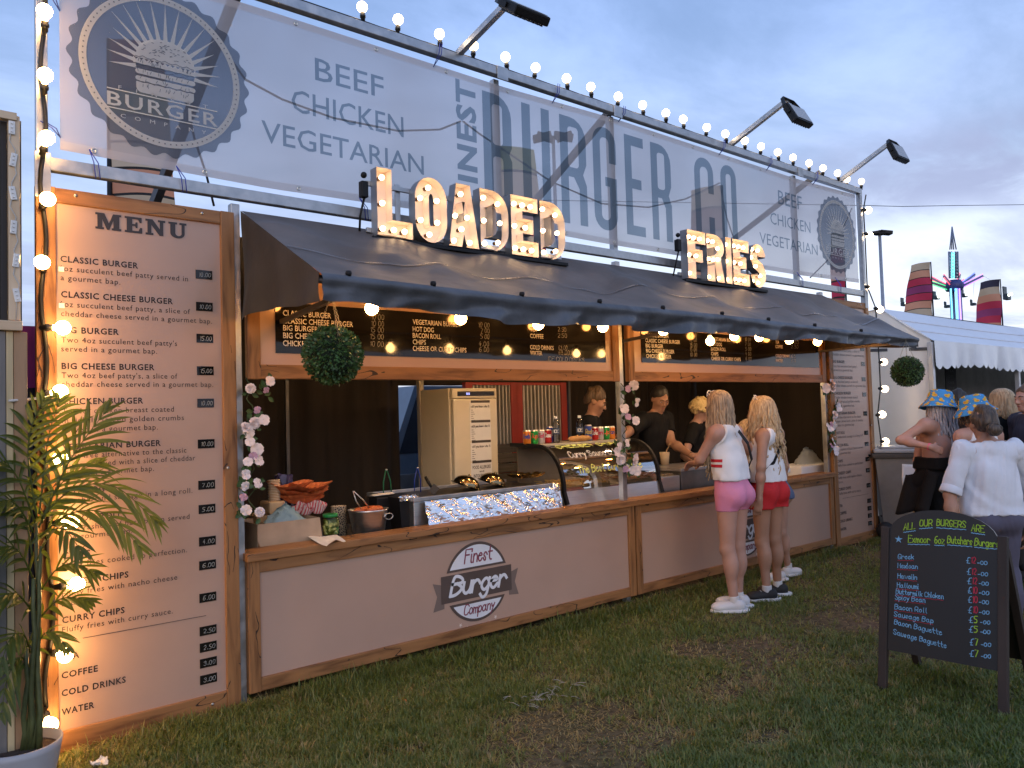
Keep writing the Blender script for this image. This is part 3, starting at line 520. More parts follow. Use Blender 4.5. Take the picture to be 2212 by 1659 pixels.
# ------------------------------------------------------------------ awning
AWF = -.97
def build_awning():
    t = thing('awning', 'dark grey canvas awning sloping out over the two serving hatches', 'awning', (4.15, -.4, 2.4))
    x0, x1 = .995, 7.33
    ed = [(700, 590), (753, 596), (936, 618), (1128, 640), (1296, 655), (1432, 668), (1560, 680), (1760, 705), (1950, 727)]
    E = np.array([PY(x, y, AWF) for x, y in ed]); 
    def zf(x): return float(np.interp(x, E[:, 0], E[:, 2])) 
    bt = [(702, 641), (800, 655), (1040, 690), (1300, 706), (1470, 716), (1750, 736), (1940, 746)]
    B = np.array([PY(x, y, AWF) for x, y in bt])
    def zb(x): return float(np.interp(x, B[:, 0], B[:, 2]))
    ph = RNG.uniform(0, 6.28, 12)
    def wr(x, v):   # slack folds running down the slope, and dips between the ribs
        f = 0
        for k in range(6): f += .019 * math.sin((3.1 + 1.9 * k) * x + ph[k] + v * (1.5 + 2.2 * math.sin(ph[k + 5]))) / (1 + .35 * k)
        dip = -.035 * abs(math.sin((x - x0) / (x1 - x0) * math.pi * 7)) * math.sin(v * math.pi) ** .8
        fold = .03 * max(0, math.sin(x * 4.2 + 6.5 * v + ph[7])) ** 6 - .02 * max(0, math.sin(x * 2.3 - 4. * v + ph[8])) ** 8
        return (f * .8 - fold) * math.sin(min(1, v * 1.15) * math.pi) + dip
    def top(u, v):
        x = x0 + (x1 - x0) * u; y = -.0 + (AWF + .0) * v; z = 2.735 + (zf(x) - 2.735) * v + wr(x, v)
        return (x, y, z)
    mb = MB(); mb.grid(top, 150, 22); mb.build('sloping_top', CANVAS, t)
    def crease_strip(u, v): p = top(u, .60 + .03 * math.sin(u * 9) + .012 * v); return (p[0], p[1] - .002, p[2] + .006)
    mb = MB(); mb.grid(crease_strip, 200, 1); mb.build('crease_sheen', M('crease_sheen', (.13, .11, .10), rough=.2, spec=.7, bump=.5, bscale=20), t)  # added glossy, paler strip standing in for the shine along a crease
    def val(u, v):
        x = x0 + (x1 - x0) * u; zt = zf(x); z = zt + (zb(x) - zt) * v
        r = .03 * max(0, math.sin(x * 3.7 + 2.6 * v + ph[5])) ** 4 + .022 * math.sin(x * 9 + ph[1] + 1.5 * math.sin(x * 2.3)) + .009 * math.sin(x * 23 + ph[2] + v * 2) + .006 * math.sin(x * 41 + 3 * v) + .012 * abs(math.sin(x * 6.1 + v * 3.2 + ph[3]))
        roll = -.018 * math.sin(min(1, v * 2.2) * math.pi)
        return (x, AWF + roll + r * v * 1.2 - .006, z + (.012 * math.sin(x * 5 + ph[4]) + .006 * math.sin(x * 17)) * v)
    mb = MB(); mb.grid(val, 260, 10); mb.build('valance', M('valance_canvas', (.082, .09, .105), rough=.42, var=.3, scale=6, bump=1., bscale=8, spec=.45), t)
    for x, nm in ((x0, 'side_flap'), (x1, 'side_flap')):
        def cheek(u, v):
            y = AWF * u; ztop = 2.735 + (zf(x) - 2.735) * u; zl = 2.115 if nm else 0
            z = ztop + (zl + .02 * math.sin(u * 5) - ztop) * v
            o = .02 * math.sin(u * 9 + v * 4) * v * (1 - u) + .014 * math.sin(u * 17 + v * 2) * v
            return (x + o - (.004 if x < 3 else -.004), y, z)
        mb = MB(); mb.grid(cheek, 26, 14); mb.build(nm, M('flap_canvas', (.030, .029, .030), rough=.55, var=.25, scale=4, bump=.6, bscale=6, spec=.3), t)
    for x, y in ((753, 588), (936, 610), (1127.5, 631), (1295.5, 647), (1432, 659), (1560, 671), (1660, 681), (1760, 693), (1860, 705)):
        p = PY(x, y + 5, AWF); p[2] = zf(p[0]) + .012; mb = MB(); mb.lathe([(0, .014), (.013, .012), (.016, 0), (.012, -.014), (0, -.016)], p, 10); mb.build('knob', BLACK, t)
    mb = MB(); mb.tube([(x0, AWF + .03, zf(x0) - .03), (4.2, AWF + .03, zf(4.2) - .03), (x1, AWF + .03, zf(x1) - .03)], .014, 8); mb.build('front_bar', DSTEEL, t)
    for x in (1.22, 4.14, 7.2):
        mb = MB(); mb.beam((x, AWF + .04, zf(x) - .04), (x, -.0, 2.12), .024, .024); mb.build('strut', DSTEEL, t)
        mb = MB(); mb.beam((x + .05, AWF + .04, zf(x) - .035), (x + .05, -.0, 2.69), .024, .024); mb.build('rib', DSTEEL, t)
    return zf, zb
AW_ZF, AW_ZB = build_awning()

# ------------------------------------------------------------------ banner
def build_banner():
    t = thing('banner', 'long see-through mesh banner with burger emblems and lettering above the stall', 'banner', (4.2, .05, 2.93))
    SH = sheer('banner_mesh', (.57, .53, .53), .32, trl=.5, var=.06); INKB = sheer('banner_blue_ink', (.13, .20, .26), .74, (.56, .64, .70), var=.03); PALE = sheer('banner_pale_ink', (.92, .91, .86), .06, trl=.6, var=.02); INKD = sheer('banner_dark_ink', (.19, .21, .25), .58, (.52, .56, .62), var=.03)
    Y = .05; x0, x1 = .113, 8.27
    def zt(x): return float(np.interp(x, (0, 1.2, 3, 4.16, 7, 8.3), (3.955, 3.965, 3.955, 3.985, 3.965, 4.0)))
    def zl(x): return float(np.interp(x, (0, 1.2, 2.3, 4.2, 7, 8.3), (2.925, 2.905, 2.93, 2.915, 2.93, 2.96)))
    mb = MB(); mb.grid(lambda u, v: (x0 + (x1 - x0) * u, Y, zl(x0 + (x1 - x0) * u) + (zt(x0 + (x1 - x0) * u) - zl(x0 + (x1 - x0) * u)) * v), 80, 8); mb.build('mesh_sheet', SH, t)
    hm = MB()   # hemmed edge
    for zz, s in ((zt, -1), (zl, 1)): hm.grid(lambda u, v: (x0 + (x1 - x0) * u, Y - .003, zz(x0 + (x1 - x0) * u) + s * .045 * v), 80, 1)
    hm.build('hem', sheer('hem_mesh', (.78, .73, .72), .45, var=.03), t)
    mb = MB()
    for x in np.arange(x0 + .15, x1, .55):
        for zz, s in ((zt, -1), (zl, 1)): mb.lathe([(.007, 0), (.0115, -.004), (.014, .0)], (x, Y - .004, zz(x) + s * .025), 10, 0, (0, 1, 0))
    mb.build('eyelet', M('brass_eyelet', (.6, .58, .5), .3, 1.), t)
    mb = MB()
    for xa, za, xb, zb2 in [(x, zl(x) + .025, x + .02, 2.79) for x in (.24, .66, 1.76, 3.4, 5.4, 6.9, 7.7)] + [(x, zt(x) - .025, x + .03, 4.09) for x in (2.35, 3.45, 4.2, 5.6, 6.4, 7.3)] + [(.113, 3.62, .02, 3.69), (.113, 2.98, .02, 3.03)]:
        for d in (0, .02): mb.tube([(xa, Y - .012, za), ((xa + xb) / 2 + d, -.012, (za + zb2) / 2), (xb + d, -.004, zb2)], .0028, 5)
    mb.build('tie_cord', BLUECORD, t)
    g = MB(); y1 = Y - .005
    def tf(k, s, xa, ya, xb, yb, xc, yc, bold=0., sp=1.0, yref=None):
        a = QY(k, xa, ya, y1); b = QY(k, xb, yb, y1); a[2] = b[2] = (a[2] + b[2]) / 2; c = QY(k, *(yref or (xa, ya)), y1); top = QY(k, xc, yc, y1); tfit(g, s, a, b, top[2] - c[2], sp, bold, 0)
    tf('5', 'BEEF', 712, 658, 1282, 816, 715, 475, .004); tf('5', 'CHICKEN', 517, 917, 1447, 1140, 695, 780, .004, yref=(695, 960)); tf('5', 'VEGETARIAN', 268, 1164, 1615, 1458, 445, 1028, .004, yref=(445, 1203))
    tf('7', 'BEEF', 425, 905, 597, 942, 435, 808); tf('7', 'CHICKEN', 368, 1045, 660, 1115, 372, 962, yref=(372, 1046)); tf('7', 'VEGETARIAN', 290, 1190, 712, 1275, 292, 1108)
    # FINEST, reading upwards
    a = QY('5', 1880, 650, y1); b = QY('5', 2032, 700, y1); zb_ = QY('5', 1895, 1650, y1)[2]; zt_ = a[2]
    v, f = text2d('FINEST', 1.12, .035); v = v - [v[:, 0].min(), 0]; hgt = b[0] - a[0]
    place2d(g, v, f, (b[0], y1, zb_), (0, 0, (zt_ - zb_) / v[:, 0].max()), (-hgt / CAPH, 0, 0), 0)
    # BURGER CO in tall condensed rounded capitals
    zT = PY(1046, 196, y1)[2]; zB = PY(1325, 500, y1)[2]; H = zT - zB; T = .085
    def cond(ch, xa, xb):
        w = xb - xa; t_ = min(T, w * .36); r = w / 2
        rr = lambda x0_, z0_, x1_, z1_, r_: arc(x1_ - r_, z1_ - r_, r_, 0, 90, 6) + arc(x0_ + r_, z1_ - r_, r_, 90, 180, 6) + arc(x0_ + r_, z0_ + r_, r_, 180, 270, 6) + arc(x1_ - r_, z0_ + r_, r_, 270, 360, 6)
        rect = lambda a_, b_, c_, d_: [(a_, b_), (c_, b_), (c_, d_), (a_, d_)]
        ro = r * .95; ri = max(.01, ro - t_)
        if ch == 'O': return [rr(0, 0, w, H, ro), rr(t_, t_, w - t_, H - t_, ri)]
        if ch == 'C': return [[(w, H * .62), (w, H - ro)] + arc(w - ro, H - ro, ro, 0, 90, 6) + arc(ro, H - ro, ro, 90, 180, 6) + arc(ro, ro, ro, 180, 270, 6) + arc(w - ro, ro, ro, 270, 360, 6) + [(w, H * .36), (w - t_, H * .36), (w - t_, t_ + ri)] + arc(w - t_ - ri, t_ + ri, ri, 0, -90, 5) + arc(t_ + ri, t_ + ri, ri, 270, 180, 5) + arc(t_ + ri, H - t_ - ri, ri, 180, 90, 5) + arc(w - t_ - ri, H - t_ - ri, ri, 90, 0, 5) + [(w - t_, H * .62)]]
        if ch == 'G': return [[(w, H * .66), (w, H - ro)] + arc(w - ro, H - ro, ro, 0, 90, 6) + arc(ro, H - ro, ro, 90, 180, 6) + arc(ro, ro, ro, 180, 270, 6) + arc(w - ro, ro, ro, 270, 360, 6) + [(w, H * .52), (w * .5, H * .52), (w * .5, H * .43), (w - t_, H * .43), (w - t_, t_ + ri)] + arc(w - t_ - ri, t_ + ri, ri, 0, -90, 5) + arc(t_ + ri, t_ + ri, ri, 270, 180, 5) + arc(t_ + ri, H - t_ - ri, ri, 180, 90, 5) + arc(w - t_ - ri, H - t_ - ri, ri, 90, 0, 5) + [(w - t_, H * .66)]]
        if ch == 'U': return [[(0, H), (0, ro)] + arc(ro, ro, ro, 180, 270, 6) + arc(w - ro, ro, ro, 270, 360, 6) + [(w, H), (w - t_, H), (w - t_, t_ + ri)] + arc(w - t_ - ri, t_ + ri, ri, 0, -90, 5) + arc(t_ + ri, t_ + ri, ri, 270, 180, 5) + [(t_, H)]]
        if ch == 'E': return [[(0, 0), (w, 0), (w, t_), (t_, t_), (t_, H * .47), (w * .85, H * .47), (w * .85, H * .47 + t_), (t_, H * .47 + t_), (t_, H - t_), (w, H - t_), (w, H), (0, H)]]
        top = [(0, H)]; ru = min(w * .6, H * .22)
        if ch == 'B': return [[(0, 0), (w - ru, 0)] + arc(w - ru, ru, ru, -90, 0, 5) + [(w, H * .44), (w * .9, H * .5), (w, H * .56), (w, H - ru)] + arc(w - ru, H - ru, ru, 0, 90, 5) + [(0, H)], rr(t_, t_ * .9, w - t_, H * .46, .03), rr(t_, H * .56, w - t_, H - t_ * .9, .03)]
        return [[(0, 0), (t_, 0), (t_, H * .44), (w * .5, H * .44), (w - t_, H * .34), (w - t_, 0), (w, 0), (w, H * .38), (w * .86, H * .48), (w, H * .58), (w, H - ru)] + arc(w - ru, H - ru, ru, 0, 90, 5) + [(0, H)], rr(t_, H * .53, w - t_, H - t_ * .9, .03)]
    for ch, xa, xb in zip('BURGERCO', (30, 352, 665, 935, 1197, 1412, 1770, 1985), (265, 580, 878, 1125, 1352, 1575, 1926, 2112)):
        A = PY(*Q('6', xa, 1250), y1)[0]; Bx = PY(*Q('6', xb, 1250), y1)[0]; flat(g, cond(ch, A, Bx), (A, y1, zB))
    g.build('lettering', INKB, t)
    def emblem(cx, cz, r):
        d = MB(); o = np.array((cx, y1, cz))
        flat(d, [[(r * (1 + .028 * math.cos(26 * a)) * math.cos(a), r * (1 + .028 * math.cos(26 * a)) * math.sin(a)) for a in np.linspace(0, 2 * math.pi, 208, endpoint=False)]], o, mi=0)
        yo = (0, -.003, 0)
        ring = lambda ra, rb: [arc(0, 0, ra * r, 0, 357, 90), arc(0, 0, rb * r, 0, 357, 90)]
        flat(d, ring(.905, .825), o + yo, mi=1)
        for k in range(84):
            a = 2 * math.pi * k / 84; flat(d, [arc(.865 * r * math.cos(a), .865 * r * math.sin(a), .0095 * r, 0, 300, 5)], o + (0, -.006, 0), mi=2)
        bc = np.array((.02, .06))
        for k in range(17):
            a = math.radians(-12 + 204 * k / 16); c, s = math.cos(a), math.sin(a); L = .76 if 3 < k < 13 else .64; r0 = .30
            q = [(bc[0] + r0 * c * 1.12 - s * .026, bc[1] + r0 * s + c * .026), (bc[0] + r0 * c * 1.12 + s * .026, bc[1] + r0 * s - c * .026), (bc[0] + L * c, bc[1] + .04 + L * s * .98)]
            flat(d, [[(x * r, z * r) for x, z in q]], o + yo, mi=1)
        def S(pts, mi=1, dy=-.006): flat(d, [[(x * r, z * r) for x, z in pts]], o + (0, dy, 0), mi=mi)
        S(arc(.02, .14, .33, 0, 180, 18, .24) + [(-.32, .10), (.36, .10)]);
        S([(-.34 + .7 * i / 24, .105 - .03 * (i % 2)) for i in range(25)] + [(.36, .03), (-.34, .03)][::1])
        for z0 in (-.03, -.115): S([(-.31, z0)] + arc(.33, z0 - .03, .03, 90, -90, 5) + arc(-.29, z0 - .03, .03, 270, 90, 5))
        S([(-.31, -.185), (.34, -.185)] + arc(.28, -.25, .06, 0, -90, 5) + arc(-.25, -.25, .06, 270, 180, 5))
        rg = random.Random(3)
        def ink(P, w): ribbon(d, [o + (x * r, -.0085, z * r) for x, z in P], w * r, (0, -1, 0), 2)
        for _ in range(46):
            a = rg.uniform(12, 168); q = rg.uniform(.25, .92); x = .02 + .33 * q * math.cos(math.radians(a)); z = .14 + .24 * q * math.sin(math.radians(a)); ink([(x, z), (x + .02, z + rg.uniform(-.012, .012))], .008)
        for _ in range(60):
            x = rg.uniform(-.29, .3); z = rg.choice((-.06, -.145, -.23, .06)) + rg.uniform(-.02, .02); ink([(x, z - .016), (x + rg.uniform(-.01, .02), z + .016)], .006)
        for z in (.115, .02, -.02, -.105, -.18): ink([(-.32 + .66 * i / 16, z + .012 * math.sin(i * 2.1 + z * 30)) for i in range(17)], .009)
        def T(s, z, x0_, x1_, cap, sp, bold=0.): tfit(d, s, o + (x0_ * r, -.006, z * r), o + (x1_ * r, -.006, z * r), cap * r, sp, bold, 1)
        T('FINEST', -.325, -.5, .5, .04, 4.2); T('BURGER', -.53, -.62, .62, .155, 1.15, .012); T('COMPANY', -.655, -.48, .48, .045, 3.)
        for z in (-.345, -.565): d.box(o + (-.62 * r, -.0065, z * r), o + (.62 * r, -.0055, (z + .012) * r), 1)
        d.build('emblem', [INKD, PALE, INKD], t)
    emblem(.604, 3.44, .452); emblem(7.80, 3.465, .43)
build_banner()

# ------------------------------------------------------------------ channel-letter signs
def channel_metal():
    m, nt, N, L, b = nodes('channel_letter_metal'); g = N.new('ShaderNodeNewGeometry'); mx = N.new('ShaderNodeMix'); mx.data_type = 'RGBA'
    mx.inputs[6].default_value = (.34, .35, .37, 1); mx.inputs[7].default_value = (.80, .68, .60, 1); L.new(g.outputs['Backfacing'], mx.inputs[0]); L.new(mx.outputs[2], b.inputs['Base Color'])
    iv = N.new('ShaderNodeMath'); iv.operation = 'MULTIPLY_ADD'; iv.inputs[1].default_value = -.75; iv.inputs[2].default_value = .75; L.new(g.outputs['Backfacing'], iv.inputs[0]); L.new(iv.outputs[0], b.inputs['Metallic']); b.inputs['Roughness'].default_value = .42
    return m
CHM = channel_metal()
SIGNB = emis('sign_lamp_glass', (1., .66, .34), 9.)
BROWN = M('brown_lamp_holder', (.10, .05, .025), rough=.5)
def outline(ch, w, h, t):
    R = lambda a, b, c, d: [(a, b), (c, b), (c, d), (a, d)]
    if ch == 'L': return [[(0, 0), (w, 0), (w, t), (t, t), (t, h), (0, h)]]
    if ch == 'I': return [R(0, 0, w, h)]
    if ch == 'E': m = h * .5; return [[(0, 0), (w, 0), (w, t), (t, t), (t, m - t * .5), (w * .82, m - t * .5), (w * .82, m + t * .5), (t, m + t * .5), (t, h - t), (w, h - t), (w, h), (0, h)]]
    if ch == 'F': m = h * .5; return [[(0, 0), (t, 0), (t, m - t * .55), (w * .82, m - t * .55), (w * .82, m + t * .45), (t, m + t * .45), (t, h - t), (w, h - t), (w, h), (0, h)]]
    if ch == 'O':
        r = w / 2; ry = h * .33; ri = r - t; o = arc(r, h - ry, r, 0, 180, 16, ry) + arc(r, ry, r, 180, 360, 16, ry); i = arc(r, h - ry, ri, 0, 180, 14, ry - t) + arc(r, ry, ri, 180, 360, 14, ry - t); return [o, i]
    if ch == 'D':
        rx = w * .62; ry = h * .36; o = [(0, 0), (w - rx, 0)] + arc(w - rx, ry, rx, -90, 0, 10, ry) + arc(w - rx, h - ry, rx, 0, 90, 10, ry) + [(0, h)]
        ix = rx - t; i = [(t, t), (w - rx, t)] + arc(w - rx, ry, ix, -90, 0, 8, ry - t) + arc(w - rx, h - ry, ix, 0, 90, 8, ry - t) + [(t, h - t)]; return [o, i]
    if ch == 'A':
        a = w * .27; s = t * .98
        return [[(0, 0), (s, 0), (s + w * .075, h * .2), (w - s - w * .075, h * .2), (w - s, 0), (w, 0), (w - a, h), (a, h)], [(s + w * .115, h * .42), (w - s - w * .115, h * .42), (w * .5 + .012, h * .72), (w * .5 - .012, h * .72)]]
    if ch == 'R':
        rx = w * .55; ry = h * .26; zb = h * .40
        return [[(0, 0), (t, 0), (t, zb), (w * .42, zb), (w - t * 1.02, 0), (w, 0), (w * .8, zb + .03)] + arc(w - rx, zb + ry + .03, rx, -50, 0, 5, ry) + arc(w - rx, h - ry, rx, 0, 90, 8, ry) + [(0, h)], [(t, h * .56), (w - t * 1.3, h * .56), (w - t, h * .62), (w - t, h - t - .03), (w - t * 1.35, h - t), (t, h - t)]]
    c = [(w - t * .5, h * .70)] + [(w - t * .5, h - w * .5)] + arc(w / 2, h - w * .52, w / 2 - t / 2, 0, 180, 10) + [(t * .5, h * .66), (w * .32, h * .545), (w * .68, h * .44), (w - t * .5, h * .33), (w - t * .5, w * .5)] + arc(w / 2, w * .52, w / 2 - t / 2, 0, -180, 10) + [(t * .5, h * .29)]
    P = np.array(c); T = np.zeros_like(P); T[1:-1] = P[2:] - P[:-2]; T[0] = P[1] - P[0]; T[-1] = P[-1] - P[-2]; T /= np.linalg.norm(T, axis=1)[:, None] + 1e-9; S = np.stack([-T[:, 1], T[:, 0]], 1) * t / 2
    return [[tuple(p) for p in np.vstack([P + S, (P - S)[::-1]])]]
SB = {'L': [(.5, .92), (.5, .55), (.5, .1), (1.6, .1), (2.7, .1)], 'O': [(0, .5)], 'I': [(.5, .85), (.5, .5), (.5, .1)], }
def lamp_spots(ch, w, h, t):
    c = t / 2
    if ch == 'L': return [(c, h * .88), (c, h * .5), (c, c), (w * .52, c), (w - c * .8, c)]
    if ch == 'I': return [(w / 2, h * .86), (w / 2, h * .5), (w / 2, h * .1)]
    if ch == 'E': return [(c, h - c), (w * .52, h - c), (w - c * .8, h - c), (c, h * .5), (w * .62, h * .5), (c, c), (w * .52, c), (w - c * .8, c)]
    if ch == 'F': return [(c, h - c), (w * .5, h - c), (w - c * .8, h - c), (c, h * .5), (w * .6, h * .5), (c, h * .12)]
    if ch == 'O': return [(w / 2, h - c * 1.1), (w / 2, c * 1.1), (c * 1.1, h * .68), (c * 1.1, h * .34), (w - c * 1.1, h * .68), (w - c * 1.1, h * .34)]
    if ch == 'D': return [(c, h - c), (c, h * .5), (c, c), (w * .72, h - c * 1.5), (w - c, h * .5), (w * .7, c * 1.4)]
    if ch == 'A': return [(w / 2, h * .86), (w * .3, h * .5), (w * .7, h * .5), (w * .5, h * .3), (c * 1.1, h * .1), (w - c * 1.1, h * .1)]
    if ch == 'R': return [(c, h - c), (w * .5, h - c), (w - c, h * .74), (c, h * .48), (w * .5, h * .48), (w * .75, h * .5), (c, h * .1), (w - c, h * .1)]
    return [(w * .3, h - c), (w * .68, h - c), (c, h * .68), (w * .5, h * .5), (w - c, h * .3), (w * .25, c * 1.1), (w * .62, c)]
def build_sign(word, k, spans, zt_px, zb_px, stem, label):
    Yf = -.17; D = .075
    zb = np.mean([QY(k, *p, Yf)[2] for p in zb_px]); zt = np.mean([QY(k, *p, Yf)[2] for p in zt_px]); h = zt - zb
    X = [(QY(k, a, 500 if k == 'L' else 700, Yf)[0], QY(k, b, 500 if k == 'L' else 700, Yf)[0]) for a, b in spans]
    t = thing('illuminated_sign', label, 'sign', ((X[0][0] + X[-1][1]) / 2, Yf + .04, zb - .02))
    fr = MB(); xa, xb = X[0][0] - .03, X[-1][1] + .03
    for z in (zb + .03, zt - .1): fr.rbox((xa, Yf + D + .002, z), (xb, Yf + D + .022, z + .03), .002)
    for x in np.linspace(xa + .22, xb - .2, 3): fr.rbox((x, Yf + D + .023, zb - .03), (x + .035, Yf + D + .035, zt - .05), .002)
    fr.build('mounting_rail', STEEL, t)
    b = MB(); b.rbox((xa, Yf + .005, zb - .03), (xb, Yf + D + .04, zb - .006), .003); b.build('base_bar', BLACK, t)
    b = MB(); b.rbox((xa - .055, Yf + .03, zt - .19), (xa - .01, Yf + .075, zt - .09), .006); b.ball((xa - .03, Yf + .05, zt - .05), .02, 8, 6); b.tube([(xa - .03, Yf + .05, zt - .19), (xa - .05, Yf + .07, zt - .3), (xa - .03, Yf + .12, zb + .02)], .007, 6); b.build('plug_box', BLACK, t)
    for ch, (a, c) in zip(word, X):
        w = c - a; v, f = fill2d(outline(ch, w, h, min(stem, w * .46) if ch != 'I' else w), D / 2, 'BACK')
        mb = MB(); mb.add(np.column_stack([a + v[:, 0], Yf + D / 2 - v[:, 2], zb + v[:, 1]]), f); lo = mb.build('letter', CHM, t)
        for x, z in lamp_spots(ch, w, h, stem):
            lb = MB(); c0 = (a + x, Yf + D, zb + z); lb.lathe([(0, 0), (.013, 0), (.011, .026), (.009, .028)], c0, 10, 0, (0, -1, 0)); ax = .044
            lb.lathe([(.007, .026), (.0145, .034), (.0175, .046), (.0135, .058), (.0, .064)], c0, 10, 1, (0, -1, 0)); lb.build('lamp', [BROWN, SIGNB], lo)
LOADED_SP = [(152, 515), (545, 872), (890, 1198), (1217, 1506), (1537, 1812), (1836, 2090)]
build_sign('LOADED', 'L', LOADED_SP, [(152, 72), (1217, 285), (1537, 357)], [(152, 770), (1217, 930), (1537, 975)], .105, 'large channel-letter sign LOADED lined with small warm lamps above the awning')
build_sign('FRIES', 'F', [(355, 655), (675, 958), (988, 1080), (1105, 1368), (1393, 1640)], [(355, 180), (1115, 330)], [(345, 985), (1100, 1078)], .11, 'smaller channel-letter sign FRIES lined with small warm lamps, farther along the awning')

# ------------------------------------------------------------------ festoon bulbs
def bulb_proto(name, gm, r=.034):
    t = thing(name, 'x', 'light bulb', (0, 0, 0))
    mb = MB(); mb.lathe([(0, 0), (.013, 0), (.014, .02), (.0185, .022), (.0185, .036), (.015, .038), (.0155, .052), (0, .053)], (0, 0, 0), 14); mb.build('socket', SOCKET, t)
    mb = MB(); mb.lathe([(.013, .0525), (.0145, .062)] + [(r * math.sin(math.radians(a)), .062 + r * .92 + r * -math.cos(math.radians(a))) for a in range(28, 181, 14)], (0, 0, 0), 16); mb.build('globe', gm, t)
    return t
P1 = bulb_proto('festoon_bulb', GLOBEC); P2 = bulb_proto('festoon_bulb', GLOBE); P3 = bulb_proto('festoon_bulb', GLOBER); P4 = bulb_proto('festoon_bulb', GLOBEI)
_used = {}
def put_bulb(proto, gpos, axis, label, group, glob=.093, sc_=1.):
    """gpos: centre of the globe; axis: from socket to globe"""
    ax = Vector(axis).normalized(); loc = Vector(gpos) - ax * glob * sc_
    c = proto if proto.name not in _used else copy_tree(proto)
    _used[proto.name] = 1
    c.scale = (sc_,) * 3; c.location = loc; c.rotation_euler = ax.to_track_quat('Z', 'Y').to_euler(); setp(c, label, 'light bulb', group); return np.array(loc)
tops = [(782, 7), (860, 34), (949, 65)] + [Q('5', 2025, 355)] + [Q('6', x, y) for x, y in ((210, 435), (460, 518), (716, 602), (917, 675), (1145, 752), (1347, 820), (1540, 895), (1684, 960), (1880, 1022), (2033, 1082), (2195, 1135))] + [Q('7', x, y) for x, y in ((297, 448), (418, 490), (530, 532), (646, 573), (748, 605), (853, 637), (922, 690), (1028, 708))]
pp = []
for i, (x, y) in enumerate(tops):
    g = PY(x, y, .03); g[2] = 4.07 + .012 + .093 - (.035 if i == 21 else 0); tl = (.14 * math.sin(i * 2.7), .1 * math.cos(i * 1.9), 1)
    pp.append(put_bulb(P1, g, tl, 'round lit bulb standing on the top rail of the banner, %s from the left' % ORD[i], 'bulbs along the top rail'))
mb = MB(); C = [(.0, .03, 4.085)]
for i, p in enumerate(pp):
    C += [(p[0] - .012, .03, 4.083), (p[0] + .012, .03, 4.083)]
    if i < len(pp) - 1: m = (pp[i + 1][0] + p[0]) / 2; C.append((m, .028, 4.079))
mb.tube(C + [(8.35, .03, 4.083)], .007, 6); setp(mb.build('festoon_cable', RUBBER, None, (4, .03, 4.08)), 'black festoon cable lying along the top rail between upright bulbs', 'cable')
lefts = [(96, 24), (97.5, 162), (101, 297.5), (103, 430), (91, 566.7), (135.5, 708), (130, 846), (130, 992), (153.7, 1129), (166, 1262), (140.5, 1416), (108.5, 1566)]
laxs = [(-.1, -.5, .75), (-.05, -.6, .6), (.1, -.6, .6), (.1, -.7, .2), (-.15, -.8, .2), (1, -.35, 0), (.7, -.6, .1), (.6, -.6, .1), (.8, -.5, 0), (1, -.3, .05), (.5, -.8, -.1), (.15, -.7, -.5)]
pp = []
for i, ((x, y), a) in enumerate(zip(lefts, laxs)):
    g = PY(x, y, -.105); pp.append(put_bulb(P2, g, a, 'glaring lit bulb, %s from the top in the column down the near menu board' % ORD[i], 'bulbs down the left edge'))
mb = MB(); C = []
for p in [np.array((.035, -.01, 4.05))] + pp: C.append((min(.085, max(.03, p[0])), -.012, p[2]))
C2 = []
for i in range(len(C) - 1):
    for k in range(4): q = k / 4; C2.append((C[i][0] * (1 - q) + C[i + 1][0] * q + .012 * math.sin(q * math.pi) * (-1) ** i, -.012, C[i][2] * (1 - q) + C[i + 1][2] * q))
mb.tube(C2 + [C[-1]], .0105, 7)
for p, c in zip(pp, C[1:]): mb.tube([c, (np.array(c) + p) / 2 + (0, -.004, 0), p], .008, 6)
setp(mb.build('festoon_cable', RUBBER, None, (.05, -.01, 2)), 'thick black festoon cable running down the left post and menu board', 'cable')
rights = [Q('7', 1078, 948), Q('7', 1087, 1130), Q('7', 1105, 1503)] + [Q('A5', x, y) for x, y in ((540, 22), (570, 430), (577, 640), (557, 838), (582, 1048), (568, 1265), (600, 1455), (612, 1650))]
pp = []
for i, (x, y) in enumerate(rights):
    g = PY(x, y, -.02); pp.append(put_bulb(P1, g, (1, -.08 + .1 * math.sin(i * 2), .08 * math.cos(i * 3)), 'round lit bulb pointing sideways off the far right post, %s from the top' % ORD[i], 'bulbs down the right edge', sc_=1.22))
mb = MB(); mb.tube([(8.4, -.02, 4.0)] + [(p[0] - .004 + .008 * (k % 2), -.02, p[2]) for k, p in enumerate(pp)] + [(8.42, -.01, .25)], .008, 6); setp(mb.build('festoon_cable', RUBBER, None, (8.4, 0, 2)), 'thin black festoon cable down the far right edge of the stall', 'cable')
unders = [(803, 660), (995, 682), (1163, 694), (1302, 700), (1433, 708), (1534, 731), (1586, 720), (1640, 722), (1705, 728), (1766, 732)]
pp = []
for i, (x, y) in enumerate(unders):
    g = PY(x, y + 6, -.84 if i != 5 else -.5); pp.append(put_bulb(P2, g, (0, 0, -1), 'yellow lit bulb hanging below the awning edge, %s from the left' % ORD[i], 'bulbs under the awning'))
C = [(1.05, -.84, 2.24)]
for p in sorted(pp, key=lambda q: q[0]): C.append((p[0], p[1], p[2] + .004))
mb = MB(); mb.tube(C + [(7.3, -.84, 2.2)], .008, 6); setp(mb.build('festoon_cable', RUBBER, None, (4, -.84, 2.2)), 'black festoon cable strung under the awning between hanging bulbs', 'cable')

